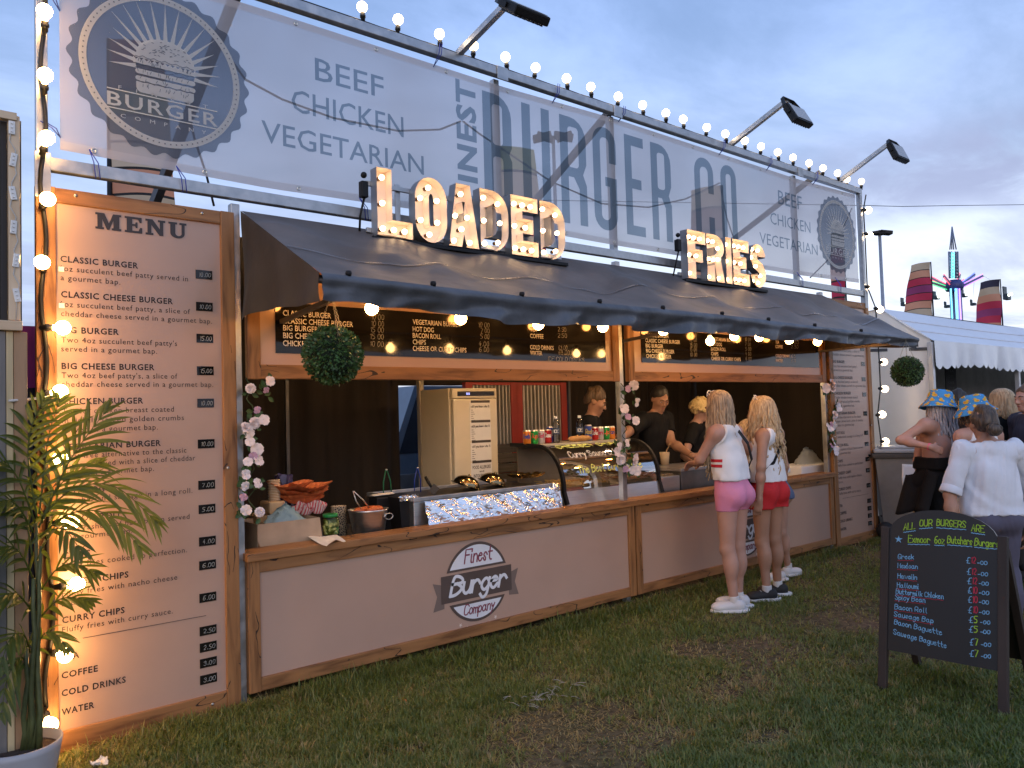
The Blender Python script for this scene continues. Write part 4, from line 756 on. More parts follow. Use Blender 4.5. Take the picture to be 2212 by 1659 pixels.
for row, (n, xa, xb, y, z, lab, grp) in enumerate(((9, 1.35, 7.0, -.40, 2.27, 'lit bulb in the rear row under the awning, %s from the left', 'rear row of bulbs under the awning'), (7, 1.5, 7.0, .36, 2.06, 'lit bulb strung inside the stall, %s from the left', 'bulbs inside the stall'))):
    C = []
    for i in range(n):
        g = (xa + (xb - xa) * i / (n - 1) + .06 * math.sin(i * 3.), y + .03 * math.cos(i * 2.), z + .02 * math.sin(i * 1.7)); p = put_bulb((P3, P4)[row], g, (0, 0, -1), lab % ORD[i], grp); C.append((p[0], p[1], p[2] + .004))
    mb = MB(); mb.tube(C, .007, 6); setp(mb.build('festoon_cable', RUBBER, None, C[0]), 'black festoon cable with the %s' % grp, 'cable')

# ------------------------------------------------------------------ floodlights on arms
def build_flood(base, tip, cen, label):
    X = PY(*base, .03)[0]; a = np.array((X, .03, 4.08)); tp = PX(*tip, X); c = PX(*cen, X)
    t = thing('floodlight', label, 'floodlight', a, 'floodlights over the banner')
    mb = MB(); mb.beam(a, tp, .04, .04); mb.build('arm', STEEL, t)
    n = c - tp; n[0] = 0; d = n / np.linalg.norm(n)   # along the body, away from the arm tip
    s = np.linalg.norm(n); nr = np.cross((1, 0, 0), d)
    R = np.column_stack([(1, 0, 0), d, nr])
    mb = MB(); mb.rbox((-.14, -.10, -.03), (.14, .10, .03), .012, 0, R, c)
    for k in range(7): mb.box((-.115 + .036 * k, -.085, .03), (-.109 + .036 * k, .085, .04), 0, R, c)
    mb.build('housing', BLACK, t)
    mb = MB(); mb.box((-.12, -.08, -.034), (.12, .08, -.031), 0, R, c); mb.build('lens', M('floodlight_lens', (.3, .3, .3), .2), t)
    w = .15; q = lambda x, y: c + np.array((x, 0, 0)) + d * y
    mb = MB(); P = [q(-w, 0), q(-w, -.09), q(-.09, -s), q(.09, -s), q(w, -.09), q(w, 0)]
    for i in range(5): mb.beam(P[i], P[i + 1], .008, .032, nr)
    mb.build('bracket', BLACK, t)
build_flood((990, 112), (1095, 8), (1133, 26), 'black floodlight on a steel arm at the top edge, nearest the camera')
build_flood((1577, 303), (1701, 216), (1724, 250), 'black floodlight on a steel arm over the letters CO')
build_flood((1812, 386), (1926, 306), (1940, 331), 'black floodlight on a steel arm at the far right end of the top rail')
# ------------------------------------------------------------------ stall interior: cloths, tables, back panels
def cloth(mb, a, b, z0, z1, folds=9, amp=.03, seed=0, nrm=None):
    a = np.array(a, float); b = np.array(b, float); d = b - a; n = np.array((-d[1], d[0], 0)); n /= np.linalg.norm(n)
    r = random.Random(seed); ph = [r.uniform(0, 6) for _ in range(5)]
    def f(u, v):
        o = amp * (math.sin(u * folds * 6.28 + ph[0]) * .6 + math.sin(u * folds * 2.3 * 6.28 + ph[1]) * .3 + math.sin(u * folds * .6 * 6.28 + ph[2] + v * 2) * .7)
        p = a + d * u + n * o * (.6 + .4 * v); return (p[0], p[1], z1 + (z0 - z1) * v)
    mb.grid(f, int(folds * 14), 8)
BKY = 2.4
def build_interior():
    t = thing('stall_tent', 'dark cloth backdrop, sides and roof lining inside the burger stall', 'tent cloth', (4.1, 1.3, 0))
    xl = PY(866, 900, BKY)[0]; xr = PY(1213, 900, BKY)[0]
    mb = MB(); cloth(mb, (.5, BKY, 0), (xl, BKY, 0), .02, 2.5, 8, .045, 3); mb.build('back_curtain', CURTAIN, t)
    mb = MB(); cloth(mb, (xr, BKY, 0), (8.28, BKY, 0), .02, 2.5, 9, .03, 5); mb.build('back_curtain', CURTAIN, t)
    mb = MB(); cloth(mb, (xl - .1, BKY + .02, 0), (xr + .1, BKY + .02, 0), PY(890, 833, BKY)[2], 2.5, 5, .02, 6); mb.build('back_pelmet', CURTAIN, t)
    for x, x2, s in ((.14, .5, 7), (8.27, 8.27, 8)): mb = MB(); cloth(mb, (x, .12, 0), (x2, BKY, 0), .02, 2.55, 5, .015, s); mb.build('side_curtain', CURTAIN, t)
    mb = MB(); mb.grid(lambda u, v: (.14 + .36 * v + (8.13 - .36 * v) * u, .06 + 2.35 * v, 2.6 + .05 * math.sin(v * 3.14) - .1 * v), 20, 8); mb.build('roof_lining', CURTAIN, t)
    p = PY(909, 900, 2.2); mb = MB(); mb.beam((p[0], 2.2, 0), (p[0], 2.2, 2.5), .05, .05, (0, 1, 0)); mb.build('pale_pole', M('cream_pole', (.5, .43, .3), rough=.5), t)
    for px in (1230, 1572, 620):
        p = PY(px, 900, BKY - .06); mb = MB(); mb.beam((p[0], BKY - .06, 0), (p[0], BKY - .06, 2.55), .03, .03, (0, 1, 0)); mb.build('tent_pole', DSTEEL, t)
build_interior()
def build_corrugated():
    red = M('red_painted_frame', (.38, .03, .022), rough=.5, var=.15); sh = M('corrugated_sheet', (.42, .40, .36), rough=.45, metal=.6, var=.15, scale=5)
    for (xa, xb), lab in (((QY('A2', 945, 400, BKY - .12)[0], QY('A2', 1480, 400, BKY - .12)[0]), 'red-framed corrugated metal panel partly behind the fridge'), ((QY('A2', 1482, 400, BKY - .14)[0], QY('A2', 2005, 400, BKY - .14)[0]), 'red-framed corrugated metal panel between fridge and the brown-haired server')):
        t = thing('corrugated_panel', lab, 'metal panel', ((xa + xb) / 2, BKY - .1, .9)); z0, z1 = .9, QY('A2', 1500, 95, BKY - .12)[2]; y = BKY - .12
        mb = MB(); n = 11; w = (xb - xa - .16) / n
        def f(u, v): a = u * n * 2 * math.pi; return (xa + .08 + (xb - xa - .16) * u, y + .016 * max(-.6, min(.6, math.sin(a))) / .6, z0 + (z1 - z0) * v)
        mb.grid(f, n * 12, 1, 0, False); mb.build('sheet', sh, t)
        mb = MB(); mb.rbox((xa, y - .03, z0), (xa + .09, y + .03, z1), .004); mb.rbox((xb - .09, y - .03, z0), (xb, y + .03, z1), .004); mb.rbox((xa + .09, y - .028, z1 - .03), (xb - .09, y + .03, z1), .004); mb.rbox((xa + .09, y - .028, z0), (xb - .09, y + .03, z0 + .05), .004); mb.build('frame', red, t)
    # black plank shelf in front of the panels
    a = QY('A2', 1285, 740, 1.9); b = QY('A2', 1560, 740, 1.9)
    t = thing('timber_bench', 'weathered dark timber bench with slatted back wall behind the display case', 'bench', (a[0] + .5, 1.95, 0)); dk = M('grey_timber', (.10, .085, .07), rough=.8, var=.35, scale=8, stretch=(.3, 1, 6))
    for i in range(5):
        z = a[2] - .10 * i; mb = MB(); mb.rbox((a[0] - .2, 1.95, z - .092), (b[0] + 1.4, 1.98, z), .004); mb.build('slat', dk, t)
    mb = MB(); mb.rbox((a[0] - .2, 1.5, .80), (b[0] + 1.4, 1.945, .84), .004); mb.build('worktop', dk, t)
    for x in (a[0], b[0] + 1.2): mb = MB(); mb.rbox((x, 1.5, 0), (x + .06, 1.56, .795), .004); mb.build('leg', dk, t)
build_corrugated()
def build_fridge():
    Y = 1.2; a = PY(976, 838, Y); b = PY(1073, 842, Y); x0, x1 = a[0], b[0]; zt = a[2]; yb = PX(908, 846, x0)[1]
    yb = min(max(yb, Y + .5), BKY - .25)
    en = M('cream_enamel', (.66, .58, .42), rough=.3, var=.04, coat=.3); dk = M('fridge_display', (.012, .012, .015), rough=.2)
    t = thing('fridge', 'tall cream upright fridge with notices taped to its door', 'fridge', ((x0 + x1) / 2, (Y + yb) / 2, 0))
    mb = MB(); mb.rbox((x0, Y + .05, .1), (x1, yb, zt), .012); mb.build('cabinet', en, t)
    mb = MB(); mb.rbox((x0 + .012, Y, .12), (x1 - .004, Y + .048, zt - .095), .012); mb.build('door', en, t)
    mb = MB(); mb.rbox((x0 + .008, Y + .006, zt - .09), (x1 - .002, Y + .049, zt - .002), .008); mb.build('control_housing', en, t)
    mb = MB(); mb.rbox((x0 + .06, Y - .002, zt - .07), (x1 - .03, Y + .006, zt - .03), .006); mb.build('control_strip', dk, t)
    mb = MB(); mb.box((x0 + .15, Y - .004, zt - .06), (x0 + .165, Y - .0025, zt - .042)); mb.box((x0 + .172, Y - .004, zt - .06), (x0 + .187, Y - .0025, zt - .042)); mb.build('blue_readout', emis('blue_led', (.1, .25, 1), 1.2), t)
    for x in (x0 + .06, x1 - .06):
        mb = MB(); mb.lathe([(.02, 0), (.02, .1)], (x, Y + .1, 0), 10); mb.build('foot', BLACK, t)
    cx = (x0 + x1) / 2 + .05
    for i, (ya, yb2) in enumerate(((300, 490), (505, 700), (715, 910), (925, 1110))):
        za = QY('A2', 1080, ya, Y)[2]; zb = QY('A2', 1080, yb2, Y)[2]; p = MB(); p.box((cx - .115, Y - .003, zb), (cx + .115, Y - .001, za), 0); p.box((cx - .10, Y - .0045, za - .005), (cx + .11, Y - .003, za + .017), 1)
        if i < 3:
            hand(p, 'will you know who ll', (cx - .1, Y - .0045, za - .045), (cx + .1, Y - .0045, za - .045), .018, .004, 1)
            for k in range(6): p.box((cx - .1, Y - .0042, za - .07 - .018 * k), (cx - .08 + .01 * (k % 3), Y - .0032, za - .066 - .018 * k), 1)
        else:
            for s, z, w, cp in (('FOOD ALLERGIES', .055, .1, .028), ('and', .085, .025, .016), ('INTOLERANCES', .13, .09, .028)): tfit(p, s, (cx - w, Y - .0045, za - z), (cx + w, Y - .0045, za - z), cp, 1, .02, 1)
            for k in range(4): p.box((cx - .1, Y - .0042, za - .16 - .014 * k), (cx + .1, Y - .0032, za - .157 - .014 * k), 2)
        p.build('notice', [PAPER, M('notice_ink', (.05, .04, .035)), M('faint_ink', (.35, .32, .28))], t)
build_fridge()
def build_vehicle():
    # the van seen through the gap beside the fridge
    Y = 4.3; a = QY('A2', 240, 130, Y); b = QY('A2', 410, 1000, Y); x0 = a[0] - .35; x1 = b[0] + .9; zt = a[2]
    t = thing('parked_van', 'pale blue van glimpsed through the gap left of the fridge', 'van', ((x0 + x1) / 2, Y + .9, 0)); bl = M('van_blue_paint', (.08, .115, .16), rough=.3, coat=.5); dk = M('van_dark_glass', (.02, .025, .035), rough=.08); wh = M('van_white', (.1, .105, .11), rough=.35, coat=.4)
    mb = MB(); prof = [(0, .35), (0, .95), (.25, 1.05), (.62, zt), (2.6, zt), (2.6, .35)]; n = len(prof)
    V = [(x0 + px, Y + d, pz) for d in (0, 1.8) for px, pz in prof]; mb.add(V, [tuple(range(n))[::1], tuple(range(n, 2 * n))[::-1]] + [(i, i + n, (i + 1) % n + n, (i + 1) % n) for i in range(n)]); mb.build('body', bl, t)
    mb = MB(); mb.add([(x0 + .36, Y - .006, 1.08), (x0 + .66, Y - .006, zt - .1), (x0 + 1.2, Y - .006, zt - .1), (x0 + 1.2, Y - .006, 1.08)], [(0, 3, 2, 1)]); mb.build('side_window', dk, t)
    mb = MB(); mb.rbox((x0 + .1, Y - .03, .45), (x0 + 1.1, Y - .004, .82), .01); mb.build('door_panel', wh, t)
    for x in (x0 + .5, x0 + 2.1):
        mb = MB(); mb.lathe([(0, -.1), (.3, -.1), (.33, -.06), (.33, .08), (0, .08)], (x, Y - .01, .33), 22, 0, (0, 1, 0)); mb.build('wheel', RUBBER, t)
build_vehicle()
def table(x0, x1, y0, y1, z, label, mat=None):
    t = thing('prep_table', label, 'table', ((x0 + x1) / 2, (y0 + y1) / 2, 0)); m = mat or M('prep_table_top', (.05, .05, .055), rough=.5)
    mb = MB(); mb.rbox((x0, y0, z - .03), (x1, y1, z), .004); mb.build('tabletop', m, t)
    for x in (x0 + .05, x1 - .05):
        for y in (y0 + .04, y1 - .04): mb = MB(); mb.lathe([(.018, 0), (.018, z - .03)], (x, y, 0), 8); mb.build('leg', DSTEEL, t)
TZ = .765
table(1.05, 2.16, .26, 1.0, TZ, 'dark folding table behind the left counter, crowded with paper trays')
table(2.2, 4.95, .26, .95, TZ - .005, 'dark folding table under the griddle and display case')
table(5.0, 7.3, .26, 1.0, TZ, 'dark folding table behind the right counter under the fryers')

# ------------------------------------------------------------------ things on the left counter
def crumple(mb, pts_fn, nu, nv, amp, seed, mi=0, smooth=False):
    r = np.random.default_rng(seed); nz = r.normal(0, amp, (nv + 1, nu + 1, 3))
    V = [np.array(pts_fn(i / nu, j / nv)) + nz[j, i] for j in range(nv + 1) for i in range(nu + 1)]
    mb.add(V, [(j * (nu + 1) + i, j * (nu + 1) + i + 1, (j + 1) * (nu + 1) + i + 1, (j + 1) * (nu + 1) + i) for j in range(nv) for i in range(nu)], mi, smooth)
def build_left_items():
    # cardboard box with a blue bag
    y = .215; a = QY('A1', 178, 1280, y); b = QY('A1', 662, 1240, y); zb = .80; zt = a[2]; x0, x1 = a[0], b[0]; d = .24
    t = thing('cardboard_box', 'plain open cardboard box on the left end of the counter', 'box', ((x0 + x1) / 2, y + d / 2, zb))
    mb = MB(); 
    mb.add([(x0, y, zt), (x1, y, zt), (x1 + .012, y, zb + .03), (x1 - .005, y, zb - .03), (x0 + .03, y, zb - .03), (x0 - .002, y, zb + .05)], [(0, 5, 4, 3, 2, 1)]); mb.build('front_wall', CARD, t, solid=.004)
    mb = MB(); mb.box((x0, y + .005, zb - .03), (x0 + .004, y + d, zt)); mb.box((x1 - .004, y + .005, zb - .03), (x1, y + d, zt)); mb.box((x0 + .004, y + d - .004, zb - .03), (x1 - .004, y + d, zt + .01)); mb.box((x0 + .004, y + .005, zb - .035), (x1 - .004, y + d - .004, zb - .03)); mb.build('walls', CARD, t)
    blu = sheer('pale_blue_polythene', (.42, .62, .72), .25, trl=.4)
    mb = MB(); c = QY('A1', 420, 1150, y + .1)
    def bag(u, v):
        a = u * 2 * math.pi; r = (1 - v) ** .7 * (.95 + .1 * math.sin(a * 5)); return (c[0] - .02 + .16 * r * math.cos(a), y + .11 + .09 * r * math.sin(a), zt - .05 + (c[2] - zt + .07) * v)
    crumple(mb, bag, 30, 12, .006, 4, 0, True); setp(mb.build('plastic_bag', blu, None, c), 'crumpled pale blue plastic bag poking out of the cardboard box', 'bag')
    # paper cups
    cup = M('ribbed_cup_paper', (.62, .38, .2), rough=.7, var=.1); rim = M('cream_cup_rim', (.75, .62, .42), rough=.6)
    p = QY('A1', 308, 1095, .5); top = QY('A1', 308, 932, .5)[2]; z0 = p[2]
    t = thing('cup_stack', 'leaning stack of ribbed brown paper cups beside the orange tray liners', 'paper cups', (p[0], .5, z0)); n = 13; dz = (top - z0) / n
    for i in range(n):
        mb = MB(); z = z0 + i * dz; mb.lathe([(.030, z), (.034, z + dz * .55)], (p[0] + .001 * math.sin(i), .5, 0), 18, 0); mb.lathe([(.034, z + dz * .55), (.038, z + dz * .62), (.038, z + dz * .95), (.030, z + dz)], (p[0] + .001 * math.sin(i), .5, 0), 18, 1); mb.build('cup', [cup, rim], t)
    q = QY('A1', 250, 1100, .46); q2 = QY('A1', 378, 1185, .46); mb = MB(); mb.rbox((q[0], .42, q2[2]), (q2[0], .58, q[2] - .002), .014)
    t = thing('wooden_tray', 'small pale wooden tray under the stack of paper cups', 'tray', ((q[0] + q2[0]) / 2, .5, q2[2])); mb.build('body', M('pale_birch', (.5, .36, .2), rough=.6, var=.15), t)
    mb = MB(); mb.rbox((q[0] - .09, .40, TZ + .001), (q2[0] + .08, .64, q2[2] - .002), .006); setp(mb.build('timber_crate', M('crate_pine', (.34, .24, .13), rough=.7, var=.2), None, (q[0], .5, TZ)), 'low pine crate under the wooden tray, mostly hidden by the box', 'crate')
    # tray liners: pleated sheets in a fanned pile
    org = M('orange_liner_paper', (.55, .15, .045), rough=.75, var=.2, scale=30); pk = M('pink_liner_paper', (.62, .25, .28), rough=.75, var=.1)
    def liner(t, c, w, d, h, rot, m, seed, flare=.35):
        r = random.Random(seed); mb = MB(); nn = 44
        def f(u, v):
            a = u * 2 * math.pi; sq = 1 / max(abs(math.cos(a)), abs(math.sin(a))) ** .75; rr = (.45 + (.55 + flare * .2) * v) * sq ** .5; pl = 1 + .05 * v * (1 if int(u * nn) % 2 else -1)
            x = w * rr * math.cos(a) * pl; y = d * rr * math.sin(a) * pl; z = h * v ** 1.4 * (.75 + .25 * math.cos(a * 2)) + .01 * v * math.sin(a * 3 + seed)
            cr, sr = math.cos(rot), math.sin(rot); return (c[0] + x * cr - y * sr, c[1] + x * sr + y * cr, c[2] + z)
        mb.grid(f, nn, 6, 0, False); mb.grid(lambda u, v: (lambda a: (c[0] + w * .45 * v * math.cos(a), c[1] + d * .45 * v * math.sin(a), c[2]))(u * 6.283), 20, 2); mb.build('liner', m, t)
    c = QY('A1', 545, 1085, .5)
    t = thing('tray_liner_pile', 'toppling pile of orange pleated paper tray liners', 'paper liners', (c[0], .5, c[2]))
    for i in range(6): liner(t, (c[0] - .02 + .015 * i * (-1) ** i, .5, c[2] - .02 + .019 * i), .135, .085, .055, .1 * math.sin(i * 2.), org, i)
    stp = pk.copy(); stp.name = 'pink_striped_liner'
    nt = stp.node_tree; b = nt.nodes['Principled BSDF']; tc = nt.nodes.new('ShaderNodeTexCoord'); w = nt.nodes.new('ShaderNodeTexWave'); w.inputs['Scale'].default_value = 22; w.bands_direction = 'X'; nt.links.new(tc.outputs['Object'], w.inputs[0]); rp = nt.nodes.new('ShaderNodeValToRGB'); rp.color_ramp.interpolation = 'CONSTANT'; rp.color_ramp.elements[0].color = (.6, .12, .14, 1); rp.color_ramp.elements[1].position = .5; rp.color_ramp.elements[1].color = (.72, .6, .58, 1); nt.links.new(w.outputs[0], rp.inputs[0]); nt.links.new(rp.outputs[0], b.inputs['Base Color'])
    c = QY('A1', 560, 1190, .42)
    t = thing('striped_liner_pile', 'red and white striped paper liners crumpled in front of the orange pile', 'paper liners', (c[0], .42, c[2]))
    for i in range(3): liner(t, (c[0] - .09 + .085 * i, .42, c[2] - .01), .06, .05, .085, .5 * i, stp, 10 + i, .5)
    # patterned tin, jar of gherkins
    c = QY('A1', 810, 1280, .46); zt = QY('A1', 810, 1135, .46)[2]; zb = TZ + .002
    pat = M('patterned_tin_print', (.5, .42, .3), rough=.5, var=0)
    nt = pat.node_tree; b = nt.nodes['Principled BSDF']; tc = nt.nodes.new('ShaderNodeTexCoord'); vo = nt.nodes.new('ShaderNodeTexVoronoi'); vo.inputs['Scale'].default_value = 70; vo.feature = 'DISTANCE_TO_EDGE'; nt.links.new(tc.outputs['Object'], vo.inputs[0]); rp = nt.nodes.new('ShaderNodeValToRGB'); rp.color_ramp.interpolation = 'CONSTANT'; rp.color_ramp.elements[0].color = (.55, .45, .3, 1); rp.color_ramp.elements[1].position = .12; rp.color_ramp.elements[1].color = (.05, .045, .05, 1); nt.links.new(vo.outputs[0], rp.inputs[0]); nt.links.new(rp.outputs[0], b.inputs['Base Color'])
    t = thing('paper_bucket', 'black and gold patterned paper bucket behind the gherkin jar', 'bucket', (c[0], .46, zb)); mb = MB(); mb.lathe([(.0, zb), (.055, zb), (.05, zt - .005), (.053, zt), (.046, zt), (.046, zt - .1)], (c[0], .46, 0), 26); mb.build('body', pat, t)
    c = QY('A1', 745, 1300, .27); zt = QY('A1', 745, 1195, .27)[2]; zb = zt - .135
    t = thing('gherkin_jar', 'glass jar of sliced gherkins with a green lid on the counter', 'jar', (c[0], .27, zb)); 
    mb = MB(); mb.lathe([(0, zb), (.046, zb), (.05, zb + .01), (.05, zt - .03), (.04, zt - .016)], (c[0], .27, 0), 24); mb.build('glass', glass('jar_glass', .9, (.9, 1, .85), refl=.8), t)
    mb = MB(); mb.lathe([(0, zb + .003), (.046, zb + .003), (.046, zt - .035), (0, zt - .035)], (c[0], .27, 0), 24); rr = random.Random(5)
    gk = M('gherkin_brine', (.12, .14, .03), rough=.3, var=.4, scale=30); mb.build('brine', gk, t)
    mb = MB()
    for k in range(34):
        a = rr.uniform(3.2, 6.3); zz = rr.uniform(zb + .015, zt - .04); mb.lathe([(0, 0), (.013, .001), (.0135, .003), (0, .004)], (c[0] + .0455 * math.cos(a), .27 + .0455 * math.sin(a), zz), 10, 0, (math.cos(a) + rr.uniform(-.4, .4), math.sin(a), rr.uniform(-.5, .5)), .8 + rr.random() * .5)
    mb.build('gherkin_slices', M('gherkin_slice', (.35, .38, .12), rough=.35, var=.3, scale=40), t)
    mb = MB(); mb.lathe([(.044, zt - .02), (.047, zt - .018), (.047, zt - .002), (.044, zt), (0, zt)], (c[0], .27, 0), 26); mb.build('lid', M('green_lid', (.01, .22, .05), rough=.35), t)
    mb = MB(); mb.grid(lambda u, v: (c[0] + .0515 * math.cos(4.9 + 1.15 * u), .27 + .0515 * math.sin(4.9 + 1.15 * u), zb + .012 + .04 * v), 10, 1); mb.build('label', M('green_label', (.03, .16, .05), rough=.5, var=.3, scale=40), t)
    # steel bucket with tongs
    c = QY('A1', 1060, 1340, .27); zt = QY('A1', 1060, 1160, .27)[2]; zb = TZ + .02; r = abs(QY('A1', 1205, 1160, .27)[0] - QY('A1', 915, 1160, .27)[0]) / 2 * .95
    t = thing('ice_bucket', 'polished steel bucket holding tongs and red sausages on the counter', 'bucket', (c[0], .3, zb)); mb = MB(); mb.lathe([(0, zb), (r * .72, zb), (r * .8, zb + .02), (r * .97, zt - .01), (r * 1.02, zt), (r * .96, zt), (r * .9, zt - .03), (r * .7, zb + .03), (0, zb + .03)], (c[0], .3, 0), 36); mb.build('body', INOX, t)
    mb = MB(); mb.tube([(c[0] + r * .72 + .03 * math.cos(a), .3 - r * .68 - .014, zt - .03 - .02 + .02 * math.sin(a)) for a in np.linspace(0, 6.28, 14)[:-1]], .003, 6, closed=True); mb.build('ring_handle', INOX, t)
    for i, (dx, dy) in enumerate(((.2, -.1), (.55, .1), (.4, .35), (.0, .3), (-.3, .25))):
        mb = MB(); q = np.array((c[0] + dx * r, .3 + dy * r, zt - .012)); mb.ball(q, (.05, .028, .026), 14, 8); mb.build('sausage', M('orange_sausage', (.55, .13, .04), rough=.35), t) if i == 0 else setp(mb.build('sausage', bpy.data.materials['orange_sausage'], t))
    def tongs(p0, p1, p2, col, label, loc):
        t = thing('tongs', label, 'tongs', loc); st = INOX; g = col
        for s in (-1, 1):
            A = np.array(p0); B = np.array(p1 if s < 0 else p2); mid = (A + B) / 2 + np.array((s * .012, 0, .0)); mb = MB(); mb.tube([A + (s * .004, 0, 0), mid, B], [.006, .007, .006], 6, flat=.5); mb.build('arm', g, t)
        mb = MB(); mb.ball(p0, (.009, .009, .007), 10, 6); mb.build('hinge', st, t)
    tongs(QY('A1', 925, 1025, .3), QY('A1', 985, 1160, .29), QY('A1', 1058, 1165, .31), INOX, 'plain steel tongs standing in the polished bucket', c)
    # black cutlery bins, foil topped
    for px, pt, rad, lab in (((1150, 1320), 1060, .075, 'black plastic bin holding white paper, behind the steel bucket'),):
        c2 = QY('A1', px[0], 1200, .46); zt = QY('A1', px[0], pt, .46)[2]; t = thing('storage_bin', lab, 'bin', (c2[0], .46, TZ)); mb = MB(); mb.rbox((c2[0] - rad, .4, TZ + .001), (c2[0] + rad, .52, zt), .01); mb.build('body', BLACK, t)
        mb = MB(); mb.add([(c2[0] - rad - .01, .42, zt + .012), (c2[0] + rad, .42, zt + .016), (c2[0] + rad + .02, .5, zt + .02), (c2[0] - rad, .5, zt + .012)], [(0, 1, 2, 3)]); mb.build('paper', PAPER, t, solid=.003)
    gt = M('green_grip', (.01, .14, .06), rough=.4); bt = M('blue_grip', (.02, .05, .3), rough=.4)
    tongs(QY('A2', 135, 1000, .5), QY('A2', 105, 1250, .5), QY('A2', 188, 1240, .5), gt, 'green-handled tongs standing in the black bin', QY('A2', 140, 1250, .5))
    c2 = QY('A2', 300, 1400, .34); t = thing('foil_trough', 'black trough with a torn foil rim next to the griddle', 'trough', (c2[0], .34, TZ)); zt = QY('A2', 300, 1275, .34)[2]; mb = MB(); x0 = QY('A2', 205, 1400, .34)[0]; x1 = QY('A2', 400, 1400, .34)[0]
    mb.add([(x0, .26, zt), (x1, .26, zt + .01), (x1 - .02, .26, TZ + .001), (x0 + .02, .26, TZ + .001), (x0, .5, zt), (x1, .5, zt + .01), (x1 - .02, .5, TZ + .001), (x0 + .02, .5, TZ + .001)], [(0, 3, 2, 1), (4, 5, 6, 7), (0, 4, 7, 3), (1, 2, 6, 5), (0, 1, 5, 4)]); mb.build('body', BLACK, t)
    mb = MB(); crumple(mb, lambda u, v: (x0 + (x1 - x0) * u, .255 - .004 * v, zt + .014 - .035 * v), 18, 4, .004, 9); mb.build('foil_rim', FOIL, t)
    tongs(QY('A2', 458, 980, .4), QY('A2', 425, 1220, .4), QY('A2', 490, 1230, .4), bt, 'blue-handled tongs standing between trough and griddle', c2)
    # purple wrapped pack
    c2 = QY('A1', 385, 1000, .8); mb = MB(); crumple(mb, lambda u, v: (c2[0] + .075 * math.cos(u * 6.28) * (1 - .3 * v), .8 + .06 * math.sin(u * 6.28), TZ + .002 + (c2[2] + .09 - TZ) * v), 20, 8, .006, 12, 0, False); setp(mb.build('wrapped_pack', M('purple_wrap', (.06, .05, .12), rough=.18, var=.3, scale=20), None, c2), 'shiny dark purple plastic-wrapped pack behind the paper cups', 'pack')
    # napkin on the counter
    a = [PZ(*Q('A1', x, y), .828) for x, y in ((540, 1372), (715, 1452), (790, 1412), (865, 1413), (790, 1372), (650, 1368))]; mb = MB(); c = np.mean(a, 0)
    def nap(u, v): k = u * 6; i = int(k) % 6; f = k - int(k); e = a[i] * (1 - f) + a[(i + 1) % 6] * f; p = c + (e - c) * v; return (p[0], p[1], .824 + .016 * abs(math.sin(u * 9.4 + v * 2)) * v + .008 * (1 - v))
    mb.grid(nap, 30, 6); setp(mb.build('napkin', PAPER, None, c), 'crumpled white paper napkin lying on the front edge of the counter', 'napkin')
FOIL = M('crumpled_foil', (.86, .86, .88), rough=.2, metal=1., var=.05)
build_left_items()
